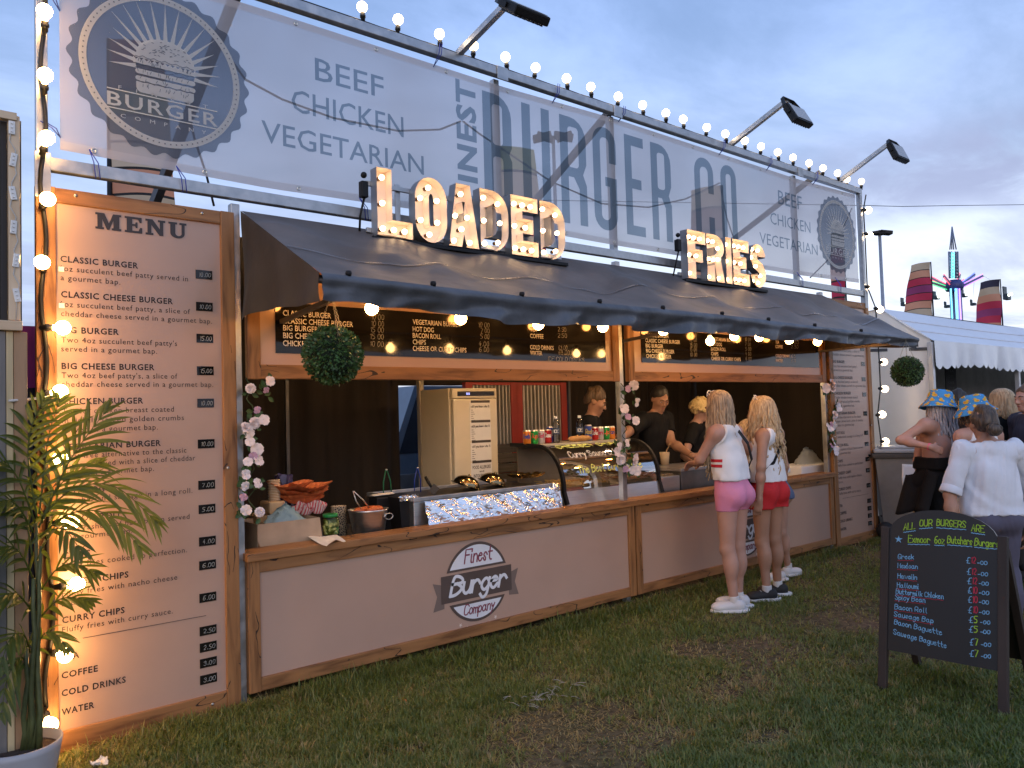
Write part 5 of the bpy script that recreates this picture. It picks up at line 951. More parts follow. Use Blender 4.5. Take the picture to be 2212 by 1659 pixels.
def build_griddle():
    y = .2; xa = QY('A2', 420, 1290, y)[0]; xb = QY('A2', 1885, 1150, y)[0]; zt = 1.004; zb = TZ + .002
    t = thing('griddle', 'steel griddle with its front wrapped in crumpled foil', 'griddle', ((xa + xb) / 2, .45, zb))
    mb = MB(); mb.rbox((xa, y + .005, zb), (xb, .8, zt - .03), .006); mb.build('body', INOX, t)
    mb = MB(); mb.rbox((xa - .01, y - .012, zt - .028), (xb + .0, y + .02, zt), .004); mb.rbox((xa - .01, .8, zt - .028), (xb, .83, zt + .0), .004); mb.rbox((xa - .01, y + .02, zt - .028), (xa + .02, .8, zt), .003); mb.build('rim', STEEL, t)
    mb = MB(); mb.box((xa + .02, y + .02, zt - .029), (xb - .005, .8, zt - .022)); mb.build('hotplate', M('burnt_plate', (.03, .025, .02), rough=.5, metal=.5, var=.5, scale=20), t)
    x1 = QY('A2', 510, 1400, y)[0]; r = np.random.default_rng(2); nu, nv = 96, 20; V = []
    W = [(r.normal(0, 1, 2) * (4 + 3.6 * k), r.uniform(0, 6), 1 / (1 + .75 * k)) for k in range(9)]
    for j in range(nv + 1):
        for i in range(nu + 1):
            u, v = i / nu, j / nv; a2, b2 = u * 1.25 + r.normal(0, .004), v * .21 + r.normal(0, .004); d = sum((abs(math.sin(a2 * w[0] + b2 * w[1] * 1.6 + p + .8 * math.sin(a2 * 9 + k))) - .6) * m for k, (w, p, m) in enumerate(W))
            V.append((x1 + (xb + .012 - x1) * u + r.normal(0, .003), y - .02 - .055 * v - .011 * d, zt - .03 + (.80 - zt + .02) * v + r.normal(0, .002) + (.03 * (u > .95) * (1 - v))))
    F = []
    for j in range(nv):
        for i in range(nu):
            a = j * (nu + 1) + i; q = (a, a + nu + 1, a + nu + 2, a + 1); F += [(q[0], q[1], q[2]), (q[0], q[2], q[3])] if r.random() < .5 else [(q[0], q[1], q[3]), (q[1], q[2], q[3])]
    mb = MB(); mb.add(V, F, 0, False); mb.build('foil_front', FOIL, t)
    br = M('bronzed_cloche', (.28, .22, .12), rough=.2, metal=1., var=.1)
    for i, (x, yy) in enumerate(((955, 1200), (1225, 1175))):
        c = QY('A2', x, yy, .55); t2 = thing('cloche', 'domed metal burger cloche tilted on the griddle, %s one' % ('left' if i == 0 else 'right'), 'cloche', (c[0], .55, zt), 'cloches on the griddle'); ax = (.35, -.1, .93); R = .105
        mb = MB(); mb.lathe([(R * math.cos(math.radians(a)), .02 + R * .75 * math.sin(math.radians(a))) for a in range(0, 91, 9)], (c[0], .55, zt - .01), 30, 0, ax); mb.build('dome', br, t2)
        mb = MB(); mb.lathe([(R * .98, .018), (R * 1.16, .016), (R * 1.16, .021), (R, .024)], (c[0], .55, zt - .01), 30, 0, ax); mb.build('rim', br, t2)
        mb = MB(); q = np.array((c[0], .55, zt - .01)) + np.array(ax) * (.02 + R * .75); mb.ball(q, .013, 10, 6); mb.build('knob', br, t2)
    p = [QY('A2', 540, 1075, .5), QY('A2', 600, 1180, .45), QY('A2', 660, 1225, .42)]; t2 = thing('spatula', 'dark-handled spatula leaning on the left of the griddle', 'spatula', (p[2][0], .45, zt))
    mb = MB(); mb.tube([p[0], p[0] * .5 + p[1] * .5, p[1]], [.011, .013, .008], 8); mb.build('handle', BLACK, t2); mb = MB(); mb.beam(p[1], p[2], .06, .003, (0, 1, .3)); mb.build('blade', M('dark_blade', (.04, .035, .03), .6, .3), t2)
    a = QY('A2', 1410, 1100, .62); b = QY('A2', 1770, 1095, .62); t2 = thing('foil_tray', 'shallow foil-lined tray behind the griddle', 'tray', ((a[0] + b[0]) / 2, .62, zt)); mb = MB(); crumple(mb, lambda u, v: ((a[0] + b[0]) / 2 + (b[0] - a[0]) / 2 * math.cos(u * 6.283) * v, .62 + .1 * math.sin(u * 6.283) * v, zt + .015 + .035 * v ** 3), 36, 5, .004, 21, 0, False); mb.build('body', M('golden_foil', (.75, .55, .25), rough=.22, metal=1.), t2)
build_griddle()
# ------------------------------------------------------------------ display case and what stands on it
def build_case():
    x0 = 3.60; x1 = PY(1424, 1052, .2)[0]; yb = .82; zf = .925; zt = 1.293; zb = TZ
    x1 = max(x1, 4.70)
    t = thing('display_case', 'curved-glass heated display case with writing on its front', 'display case', ((x0 + x1) / 2, .5, zb))
    prof = [(.20, zf)] + [(.20 + .30 * (1 - math.cos(math.radians(a))), zf + (zt - .012 - zf) * math.sin(math.radians(a)) ** .9) for a in range(10, 91, 10)]
    prof = [(y + .0, z) for y, z in prof]
    mb = MB(); n = len(prof); mb.add([(x, y, z) for x in (x0 + .02, x1 - .02) for y, z in prof], [(i, i + 1, n + i + 1, n + i) for i in range(n - 1)], 0, True); mb.build('curved_glass', glass('case_glass', .94, (1, 1, .97), .02, .55), t)
    for x in (x0, x1):
        mb = MB(); P = [(x, .165, zb + .06)] + [(x, y, z) for y, z in prof] + [(x, yb, zt - .005)]
        for i in range(len(P) - 1): mb.beam(P[i], np.array(P[i + 1]) + (np.array(P[i + 1]) - np.array(P[i])) * .06, .03, .026, (1, 0, 0))
        mb.build('end_frame', BLACK, t)
        mb = MB(); mb.add([(x, y, z) for y, z in prof] + [(x, yb, zt - .02), (x, yb, zf)], [tuple(range(len(prof) + 2))]); mb.build('end_glass', glass('case_end_glass', .94, refl=.5), t)
    mb = MB(); mb.rbox((x0 + .016, .50, zt - .022), (x1 - .016, yb, zt), .004); mb.build('top_shelf', M('case_top_panel', (.55, .5, .38), rough=.25, coat=.3, var=.08), t)
    mb = MB(); mb.add([(x0, .16, zb + .002), (x1, .16, zb + .002), (x1, .2, zf), (x0, .2, zf), (x0, .8, zb + .002), (x1, .8, zb + .002), (x1, .8, zf), (x0, .8, zf)], [(0, 1, 2, 3), (3, 2, 6, 7), (0, 3, 7, 4), (1, 5, 6, 2)]); mb.build('base', INOX, t)
    mb = MB(); mb.box((x0 + .03, yb - .03, zf), (x1 - .03, yb - .02, zt - .03)); mb.build('back_door', M('case_back', (.22, .17, .11), rough=.4), t)
    mb = MB(); mb.box((x0 + .03, .24, zf + .002), (x1 - .03, .78, zf + .012)); mb.build('food_tray', M('tray_metal', (.4, .36, .3), .35, .9), t)
    mb = MB(); r = random.Random(11)
    for k in range(120):
        c = (x0 + .1 + r.random() * .5, .3 + r.random() * .35, zf + .02 + r.random() * .03); a = r.uniform(0, 3.14); d = np.array((math.cos(a), math.sin(a), r.uniform(-.3, .3))) * .03; mb.beam(np.array(c) - d, np.array(c) + d, .009, .009)
    mb.build('chips', M('fried_potato', (.55, .33, .09), rough=.5, var=.3), t)
    # hand lettering on the glass, following its curve
    pr = np.array(prof); ln = np.concatenate([[0], np.cumsum(np.linalg.norm(np.diff(pr, axis=0), axis=1))])
    lim = M('lime_paint_pen', (.68, .75, .2), rough=.7); whp = M('white_paint_pen', (.7, .7, .66), rough=.7); mb = MB()
    for s, xa, xb, s0, cap, mi in (('CHEESEY CHIPS', .12, .86, .40, .06, 0), ('Curry Sauce Chips', .16, .78, .275, .065, 1), ('The Best Curry Sauce', .19, .95, .13, .065, 0)):
        ps, L = stroke_paths(s, .1, 1.2, .12)
        for P in ps:
            ss = s0 + P[:, 1] * cap / 5; yy = np.interp(ss, ln, pr[:, 0]) - .004; zz = np.interp(ss, ln, pr[:, 1]) + .003; P3 = np.column_stack([x0 + xa + P[:, 0] * (xb - xa) / L, yy, zz]); ribbon(mb, P3, .0085, (0, -.8, .6), mi)
    mb.build('lettering', [lim, whp], t)
    return x0, x1, zt
CX0, CX1, CZT = build_case()
def can(px, py, col, mark, mcol, label, y=.64, h=.118, r=.033):
    c = PY(px, py, y); z = CZT + .001; t = thing('drink_can', label, 'can', (c[0], y, z), 'cans on the display case')
    m = M('can_%s' % mark.lower(), col, rough=.28, metal=.35, var=.06, coat=.3); mb = MB()
    mb.lathe([(0, z), (r * .8, z), (r, z + .01), (r, z + h - .012)], (c[0], y, 0), 22); w = MB()
    nm = np.array((CAM[0] - c[0], CAM[1] - y)); a0 = math.atan2(nm[1], nm[0]); ps, L = stroke_paths(mark, .15, .9, .1)
    for P in ps:
        a = a0 + (P[:, 0] / L - .5) * 1.7; zz = z + h * .42 + P[:, 1] * h * .06; w_ = np.column_stack([c[0] + (r + .0012) * np.cos(a), y + (r + .0012) * np.sin(a), zz]); ribbon(w, w_, .0062, (math.cos(a.mean()), math.sin(a.mean()), 0))
    mb.build('body', m, t); w.build('lettering', M('can_mark_' + mark.lower(), mcol), t)
    mb = MB(); mb.lathe([(r, z + h - .012), (r * .82, z + h - .002), (r * .8, z + h), (r * .74, z + h - .003), (0, z + h - .003)], (c[0], y, 0), 22); mb.build('lid', INOX, t)
cans = [(211, (.85, .25, .03), 'Fanta', (.03, .06, .3), 'orange can at the left end of the case top'), (290, (.01, .32, .06), '7up', (.7, .1, .05), 'green can between the left orange and silver cans'), (358, (.5, .48, .5), 'Diet', (.5, .03, .1), 'silver can next to the left green can'), (430, (.5, .015, .02), 'Coca', (.8, .78, .75), 'red can with white script beside the left water bottle'), (455, (.02, .05, .4), 'Bull', (.6, .6, .65), 'blue can peeping out behind the left red can'),
        (850, (.05, .1, .42), 'Red', (.65, .5, .1), 'slim blue and silver can just right of the baguette bottle'), (918, (.5, .015, .02), 'Cola', (.8, .78, .75), 'red can with white script right of the baguette'), (972, (.5, .48, .5), 'Zero', (.5, .03, .1), 'silver can right of the right-hand red can'), (1035, (.01, .32, .06), 'Up', (.7, .1, .05), 'green can beside the right-end orange can'), (1090, (.85, .25, .03), 'Fan', (.03, .06, .3), 'orange can at the right end of the case top')]
for i, (x, c, mk, mc, lb) in enumerate(cans): can(*Q('A3', x, 850), c, mk, mc, lb, y=.64 if i != 4 else .70, h=.118 if i not in (4, 5) else .14)
def bottle(px, label):
    c = PY(*Q('A3', px, 850), .60); z = CZT + .001; t = thing('water_bottle', label, 'bottle', (c[0], .6, z), 'water bottles on the case'); h = .225; r = .031
    mb = MB(); mb.lathe([(0, z), (r * .9, z), (r, z + .008), (r * .93, z + .05), (r, z + .06), (r, z + .14), (r * .9, z + .165), (.012, z + .2), (.012, z + .206)], (c[0], .6, 0), 20); mb.build('body', glass('bottle_plastic', .93, (.95, .98, 1), .05, 1.), t)
    mb = MB(); mb.lathe([(.0145, z + .203), (.0145, z + h), (0, z + h)], (c[0], .6, 0), 14); mb.build('cap', WHITE, t)
    mb = MB(); a0 = math.atan2(CAM[1] - .6, CAM[0] - c[0]); mb.grid(lambda u, v: (c[0] + r * 1.03 * math.cos(a0 - 1.5 + 3 * u), .6 + r * 1.03 * math.sin(a0 - 1.5 + 3 * u), z + .07 + .055 * v), 14, 1)
    mb.build('label', M('dark_blue_bottle_label', (.03, .05, .1), rough=.4), t)
    w = MB(); ps, L = stroke_paths('ICE', 0, 1.2, 0)
    for P in ps: a = a0 + (P[:, 0] / L - .5) * 1.3; ribbon(w, np.column_stack([c[0] + r * 1.06 * np.cos(a), .6 + r * 1.06 * np.sin(a), z + .085 + P[:, 1] * .005]), .005, (math.cos(a0), math.sin(a0), 0))
    w.build('lettering', WHITE, t)
bottle(515, 'clear water bottle with dark ICE label, left of the brown-haired server'); bottle(762, 'clear water bottle with dark ICE label, behind the baguette')
a = PY(*Q('A3', 640, 850), .55); b = PY(*Q('A3', 880, 840), .55); mb = MB(); zc = CZT + .028
mb.tube([(a[0] + (b[0] - a[0]) * u, .55, zc) for u in np.linspace(0, 1, 11)], [.008, .024, .028, .027, .029, .027, .029, .028, .027, .023, .008], 14, flat=.85); setp(mb.build('baguette', M('bread_crust', (.5, .26, .08), rough=.6, var=.25, scale=18, bump=.3, bscale=50), None, (a[0], .55, CZT)), 'golden baguette lying across the top of the display case', 'bread')
def build_right_items():
    y = .3; a = QY('A3', 1510, 1370, y); b = QY('A3', 1800, 1360, y); zt = QY('A3', 1790, 1195, y)[2]; z0 = TZ + .002
    t = thing('bain_marie', 'stainless bain-marie box right of the display case', 'food warmer', ((a[0] + b[0]) / 2, .5, z0)); x0 = a[0] + .05; x1 = b[0]
    mb = MB(); mb.rbox((x0, y, z0), (x1, .75, zt), .008); mb.build('body', INOX, t)
    for i in range(2):
        xx = x0 + .03 + i * (x1 - x0) / 2; mb = MB(); mb.rbox((xx, y + .05, zt + .001), (xx + (x1 - x0) / 2 - .05, .70, zt + .02), .01); mb.build('lid', M('golden_lid', (.6, .5, .32), .22, .9), t)  # lids have a golden metal base colour
    for i in range(2):
        mb = MB(); p = QY('A3', 1420 + 90 * i, 1195 - 20 * i, .35); q = QY('A3', 1600, 1120 + 30 * i, .6); mb.tube([p, (p + q) / 2 + (0, 0, .01), q], .006, 6); mb.build('ladle', INOX, t)
    a = QY('A3', 1800, 1340, y); b = QY('A3', 2130, 1340, y); zt = QY('A3', 1950, 1140, y)[2]
    t = thing('fryer', 'square steel fryer with golden bowls on top beside the pink shorts', 'fryer', ((a[0] + b[0]) / 2, .5, z0)); x0, x1 = a[0] + .02, b[0] + .35
    mb = MB(); mb.rbox((x0, y, z0), (x1, .8, zt), .008); mb.build('body', M('dull_steel', (.22, .21, .2), .4, .9, var=.2), t); mb = MB(); mb.rbox((x0 - .01, y - .012, zt), (x1 + .01, .82, zt + .025), .004); mb.build('rim', M('pale_rim', (.5, .5, .52), .35, .8), t)
    gd = M('golden_bowl', (.7, .48, .16), .18, 1.)
    for i, (px, py) in enumerate(((2000, 1110), (2090, 1095))):
        c = QY('A3', px, py, .42 + .1 * i); mb = MB(); z = zt + .026; mb.lathe([(.03, z), (.055, z + .02), (.062, z + .035), (.05, z + .055), (.02, z + .066), (0, z + .068)], (c[0], c[1], 0), 24); setp(mb.build('serving_bowl', gd, None, (c[0], c[1], z)), 'upturned golden metal bowl on the fryer rim, %s' % ('left one' if i == 0 else 'nearest the customer'), 'bowl', 'golden bowls on the fryer')
    c = QY('A3', 1640, 1050, .75); zt2 = QY('A3', 1640, 955, .75)[2]; zb2 = zt2 - .15; t = thing('chip_cup', 'pale paper cup with a wooden fork behind the warmer', 'paper cup', (c[0], .75, zb2))
    mb = MB(); mb.lathe([(0, zb2), (.035, zb2), (.05, zt2), (.046, zt2), (.033, zb2 + .01)], (c[0], .75, 0), 20); mb.build('body', M('kraft_cup', (.5, .38, .24), rough=.7), t); mb = MB(); mb.beam((c[0], .75, zt2 - .03), (c[0] + .07, .73, zt2 + .09), .014, .004); mb.build('fork', M('wood_fork', (.45, .3, .16)), t)
    mb = MB(); mb.rbox((c[0] - .2, .62, z0), (c[0] + .4, .98, zb2 - .002), .01); setp(mb.build('shelf_box', M('dark_box', (.04, .035, .03)), None, (c[0], .8, z0)), 'dark box under the paper cup behind the warmer', 'box')
    a = QY('A4', 788, 640, .3); b = QY('A4', 985, 610, .3); zt = QY('A4', 985, 555, .3)[2]; z0 = .824
    t = thing('white_tray', 'white plastic tray at the far right end of the counter', 'tray', ((a[0] + b[0]) / 2, .4, z0 - .05)); mb = MB(); mb.rbox((a[0], .2, TZ + .002), (b[0], .56, zt), .01); mb.build('body', WHITE, t)
    c = QY('A4', 880, 520, .4); blu = sheer('clear_polythene', (.5, .56, .58), .4, trl=.4); mb = MB()
    crumple(mb, lambda u, v: (c[0] + (.03 + .20 * (1 - v) ** .6) * math.cos(u * 6.283), .4 + .12 * (1 - v) * math.sin(u * 6.283), zt + .002 + .16 * v * (1 + .2 * math.cos(u * 6.283 + 2.5))), 28, 10, .006, 31, 0, True); setp(mb.build('plastic_bag', blu, None, c), 'crumpled clear plastic bag heaped on the white tray', 'bag')
build_right_items()

# ------------------------------------------------------------------ leaf balls
def build_topiary():
    gm = M('box_leaf', (.045, .10, .028), rough=.45, var=.5, scale=25, spec=.4)
    c = AT(719, 768, 3.85); R = .138; r = np.random.default_rng(3)
    t = thing('topiary_ball', 'hanging round leaf ball on chains under the left end of the awning', 'leaf ball', c, 'hanging leaf balls')
    N = 2600; d = r.normal(size=(N, 3)); d /= np.linalg.norm(d, axis=1)[:, None]; V = []; F = []
    up = np.cross(d, r.normal(size=(N, 3))); up /= np.linalg.norm(up, axis=1)[:, None]; n2 = d * .75 + up * .5 + r.normal(size=(N, 3)) * .25; n2 /= np.linalg.norm(n2, axis=1)[:, None]; sd = np.cross(n2, d); sd /= np.linalg.norm(sd, axis=1)[:, None]
    for i in range(N):
        rad = R * r.uniform(.86, 1.04); p = c + d[i] * rad; L = r.uniform(.012, .02); w = L * .42; k = len(V)
        V += [p, p + n2[i] * L * .5 + sd[i] * w, p + n2[i] * L + d[i] * .002, p + n2[i] * L * .5 - sd[i] * w]; F.append((k, k + 1, k + 2, k + 3))
    raw_mesh('foliage', np.array(V), np.array(F), gm, t, smooth=False)
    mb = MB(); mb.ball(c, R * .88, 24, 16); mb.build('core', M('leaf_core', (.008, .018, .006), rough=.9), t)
    hook = np.array((c[0], c[1], 2.17))
    for a in (.4, 2.5, 4.6):
        q = c + R * .8 * np.array((math.cos(a) * .8, math.sin(a) * .8, .75)); mb = MB(); L = np.linalg.norm(q - hook); n = int(L / .014)
        for k in range(n): p = hook + (q - hook) * k / n; dr = (q - hook) / L; mb.tube([p + dr * .009 * math.sin(b) + np.cross(dr, (1, 0, 0) if k % 2 else (0, 1, 0)) * .0045 * math.cos(b) for b in np.linspace(0, 6.283, 7)[:-1]], .0014, 4, closed=True)
        mb.build('chain', M('brass_chain', (.5, .45, .35), .35, 1.) if a < 1 else bpy.data.materials['brass_chain'], t)
    c2 = AT(1960, 803, 7.45); t2 = copy_tree(t, c2); t2['label'] = 'hanging round leaf ball on chains off the far right corner of the awning'
build_topiary()

# ------------------------------------------------------------------ flower garlands
def build_garlands():
    wp = M('white_petal', (.74, .66, .66), rough=.7, var=.12, scale=30); pk = M('lilac_petal', (.5, .32, .45), rough=.7, var=.2); lf = M('garland_leaf', (.035, .085, .02), rough=.55, var=.4, scale=20); st = M('garland_stem', (.03, .06, .02), rough=.7)
    r = random.Random(4)
    def garland(pts, y, label, s=1.):
        P = [PY(*Q(k, x, yy), y) for k, x, yy, *_ in pts]; xs = np.mean([p[0] for p in P]); t = thing('flower_garland', label, 'garland', (xs, y, min(p[2] for p in P)), 'garlands on the stall posts')
        zz = sorted(p[2] for p in P); C = []
        for i in range(40): z = zz[0] - .02 + (zz[-1] - zz[0] + .04) * i / 39; C.append((xs + .018 * math.sin(i * 1.1), y + .03 + .018 * math.cos(i * 1.1), z))
        mb = MB(); mb.tube(C, .0035, 5); mb.build('stem', st, t)
        for p, (k, x, yy, *o) in zip(P, pts):
            pink = o and o[0]; n = 5; mb = MB(); sc = s * (r.uniform(.85, 1.2) * (.024 if not pink else .016)); ax = np.array((r.uniform(-.5, .4), -1, r.uniform(-.5, .5))); ax /= np.linalg.norm(ax); u = np.cross(ax, (0, 0, 1)); u /= np.linalg.norm(u); w = np.cross(ax, u); q = p + np.array((0, -.018, 0))
            rose = r.random() < .3 and not pink
            for lay in range(3 if rose else 1):
                for j in range(n):
                    a = 2 * math.pi * j / n + lay * .6; e = u * math.cos(a) + w * math.sin(a); f = np.cross(ax, e); l = sc * (1.25 - .3 * lay); cup = .15 + .5 * lay if rose else r.uniform(-.1, .35)
                    def pt(aa, bb): ww = l * .62 * math.sin(min(1, aa * .9 + .1) * 2.4); return q + e * l * aa * (1 - .1 * lay) + f * ww * bb + ax * (l * cup * aa * aa + .004 * math.cos(bb * 3) * aa) 
                    mb.grid(lambda uu, vv: pt(vv, uu * 2 - 1), 4, 4)
            mb.ball(q + ax * .003, .0045, 6, 4); mb.build('flower', pk if pink else wp, t)
            for m in range(r.choice((1, 1, 2))):
                lb = MB()
                for j in range(r.randint(3, 5)):
                    a = r.uniform(0, 6.28); e = np.array((math.cos(a), r.uniform(-.5, .2), math.sin(a))); e /= np.linalg.norm(e); f = np.cross(e, (0, -1, 0.2)); l = r.uniform(.03, .05) * s; b0 = p + np.array((r.uniform(-.02, .02), .004, r.uniform(-.04, .02)))
                    lb.grid(lambda uu, vv: b0 + e * l * vv + f * l * .32 * math.sin(vv * 3.1) * (uu * 2 - 1) + np.array((0, -.004 * abs(uu * 2 - 1), 0)), 2, 4)
                lb.build('leaf_cluster', lf, t)
    garland([('A1', 115, 222), ('A1', 265, 165), ('A1', 235, 235, 1), ('A1', 165, 390, 1), ('A1', 215, 465), ('A1', 145, 490), ('A1', 80, 525), ('A1', 100, 565), ('A1', 110, 635), ('A1', 165, 695), ('A1', 95, 790), ('A1', 175, 780), ('A1', 135, 745, 1), ('A1', 75, 890), ('A1', 170, 955), ('A1', 75, 980), ('A1', 60, 1065, 1), ('A1', 80, 1165), ('A1', 185, 1180)], -.01, 'white silk flower garland wound up the post beside the near menu board')
    garland([('A3', 1300, 265), ('A3', 1240, 300, 1), ('A3', 1330, 440), ('A3', 1200, 505), ('A3', 1240, 590, 1), ('A3', 1320, 630), ('A3', 1235, 860), ('A3', 1150, 900), ('A3', 1130, 960), ('A3', 1165, 1035), ('A3', 1325, 1010), ('A3', 1310, 1050), ('A3', 1215, 1130, 1), ('A3', 1330, 1150), ('A3', 1290, 1140)], -.01, 'white silk flower garland down the middle post by the display case', 1.25)
    garland([('A5', 155, 600), ('A5', 108, 635), ('A5', 155, 632), ('A5', 195, 760), ('A5', 205, 785), ('A5', 175, 840), ('A5', 165, 885), ('A5', 150, 915, 1), ('A5', 135, 938), ('A5', 170, 940), ('A5', 165, 1050), ('A5', 150, 1080, 1), ('A5', 185, 1120)], -.01, 'white silk flower garland down the far right post', 1.6)
build_garlands()

# ------------------------------------------------------------------ A-board
def build_aboard():
    FLp = PZ(1907, 1488, 0); FRp = PZ(2168, 1548, 0); dk = M('aboard_frame', (.03, .02, .016), rough=.6, var=.3, scale=10, stretch=(1, 1, .2)); bd = M('aboard_slate', (.011, .008, .007), rough=.35, var=.3, scale=3)
    u = FRp - FLp; W = np.linalg.norm(u); u /= W; n = np.cross(u, (0, 0, 1)); n /= np.linalg.norm(n)
    if n @ (CAM - FLp) < 0: n = -n
    lean = -n * .17 + np.array((0, 0, .985)); lean /= np.linalg.norm(lean); Ht = .90
    t = thing('chalkboard_sign', 'black A-board with burgers and prices chalked in colours on the grass', 'chalkboard', (FLp + FRp) / 2)
    pt = lambda s, h, d=0.: FLp + u * s + lean * h + n * d
    nn = np.cross(u, lean); nn = nn if nn @ n > 0 else -nn
    R = np.column_stack([u, nn, lean])
    for s in (.0, W): mb = MB(); mb.rbox((-.022, -.018, 0), (.022, .018, Ht - .03), .004, 0, R, pt(s, 0)); mb.build('leg', dk, t)
    A = [(.02, .21), (W - .02, .21), (W - .02, Ht - .06)] + [(W / 2 + (W / 2 - .02) * math.cos(a), Ht - .06 + .14 * math.sin(a)) for a in np.linspace(0, math.pi, 17)[1:-1]] + [(.02, Ht - .06)]
    v, f = fill2d([A], .008, 'BOTH'); mb = MB(); mb.add(FLp + v[:, :1] * u + v[:, 1:2] * lean + v[:, 2:] * nn, f); mb.build('board', bd, t)
    back = -n * .52
    b2 = MB(); off = back
    for s in (.0, W): mb = MB(); p = pt(s, Ht - .1) - nn * .035; mb.beam(p, FLp + u * s + back, .036, .036, u); mb.build('rear_leg', dk, t)
    mb = MB(); P = [pt(.02, Ht - .12) - nn * .06, pt(W - .02, Ht - .12) - nn * .06]; q0 = FLp + back + u * .02; q1 = FLp + back + u * (W - .02); mb.add([P[0], P[1], P[1] + (q1 - P[1]) * .78, P[0] + (q0 - P[0]) * .78], [(0, 1, 2, 3)]); mb.build('rear_board', bd, t, solid=.01)
    gc = M('lime_chalk', (.30, .5, .04), rough=.85, var=.2, scale=70); bc = M('sky_blue_chalk', (.18, .4, .62), rough=.85, var=.25, scale=70); rc = M('red_chalk', (.42, .03, .06), rough=.85, var=.2)
    g = MB()
    def onb(zx, zy):
        d = ray(*Q('A6', zx, zy)); tt = ((pt(0, 0) + nn * .0105 - CAM) @ nn) / (d @ nn); return CAM + d * tt
    def W_(s, xa, ya, xb, yb, cap, mi, w=.0045): hand(g, s, onb(xa, ya), onb(xb, yb), cap, w, mi, nn, lean, .05, .14, 1.25)
    def UL(xa, ya, xb, yb, mi, w=.004):
        a = onb(xa, ya) + nn * .002; b = onb(xb, yb) + nn * .002; ribbon(g, [a + (b - a) * k / 12 + lean * .0018 * math.sin(k * 2.4) for k in range(13)], w, nn, mi)
    for s, xa, ya, xb, yb in (('ALL', 563, 222, 632, 214), ('OUR', 658, 200, 735, 196), ('BURGERS', 762, 194, 937, 208), ('ARE', 972, 225, 1050, 238)): W_(s, xa, ya, xb, yb, .034, 0); UL(xa, ya + 14, xb + 3, yb + 12, 1)
    for s, xa, ya, xb, yb in (('Exmoor', 590, 296, 720, 300), ('6oz', 750, 302, 808, 306), ('Butchers', 828, 300, 976, 312), ('Burgers', 992, 314, 1138, 328)): W_(s, xa, ya, xb, yb, .037, 0); UL(xa, ya + 12, xb, yb + 10, 1)
    st = [((.022 if k % 2 == 0 else .008) * math.sin(k * math.pi / 5), (.022 if k % 2 == 0 else .008) * math.cos(k * math.pi / 5)) for k in range(10)]; flat(g, [st], onb(532, 278), u, lean, 1)
    for s, xa, ya, xb, yb, pr, px, py, pc in (('Greek', 528, 396, 622, 398, '12', 940, 420, 2), ('Mexican', 526, 450, 646, 456, '12', 944, 488, 2), ('Hawaiin', 526, 512, 642, 522, '12', 948, 545, 2), ('Halloumi', 522, 568, 652, 578, '10', 950, 602, 2), ('Buttermilk Chicken', 516, 605, 802, 638, '10', 950, 658, 2), ('Spicy Bean', 510, 640, 692, 660, '10', 952, 720, 2), ('Bacon Roll', 508, 698, 702, 724, '5', 958, 780, 0), ('Sausage Bap', 504, 742, 740, 784, '5', 958, 838, 0), ('Bacon Baguette', 506, 790, 792, 856, '7', 962, 915, 0), ('Sausage Baguette', 500, 850, 820, 936, '7', 962, 985, 0)):
        W_(s, xa, ya, xb, yb, .026, 1, .0036)
        if pc == 2 or pr == '5': UL(xa, ya + 9, xb, yb + 9, 2, .0025)
        W_('£', px, py, px + 22, py + 2, .03, 1, .0036); W_(pr, px + 30, py + 1, px + (56 if len(pr) > 1 else 48), py + 4, .032, pc, .0045); W_('-00', px + 68, py + 8, px + 126, py + 12, .017, 1, .0036)
    g.build('lettering', [gc, bc, rc], t)
build_aboard()
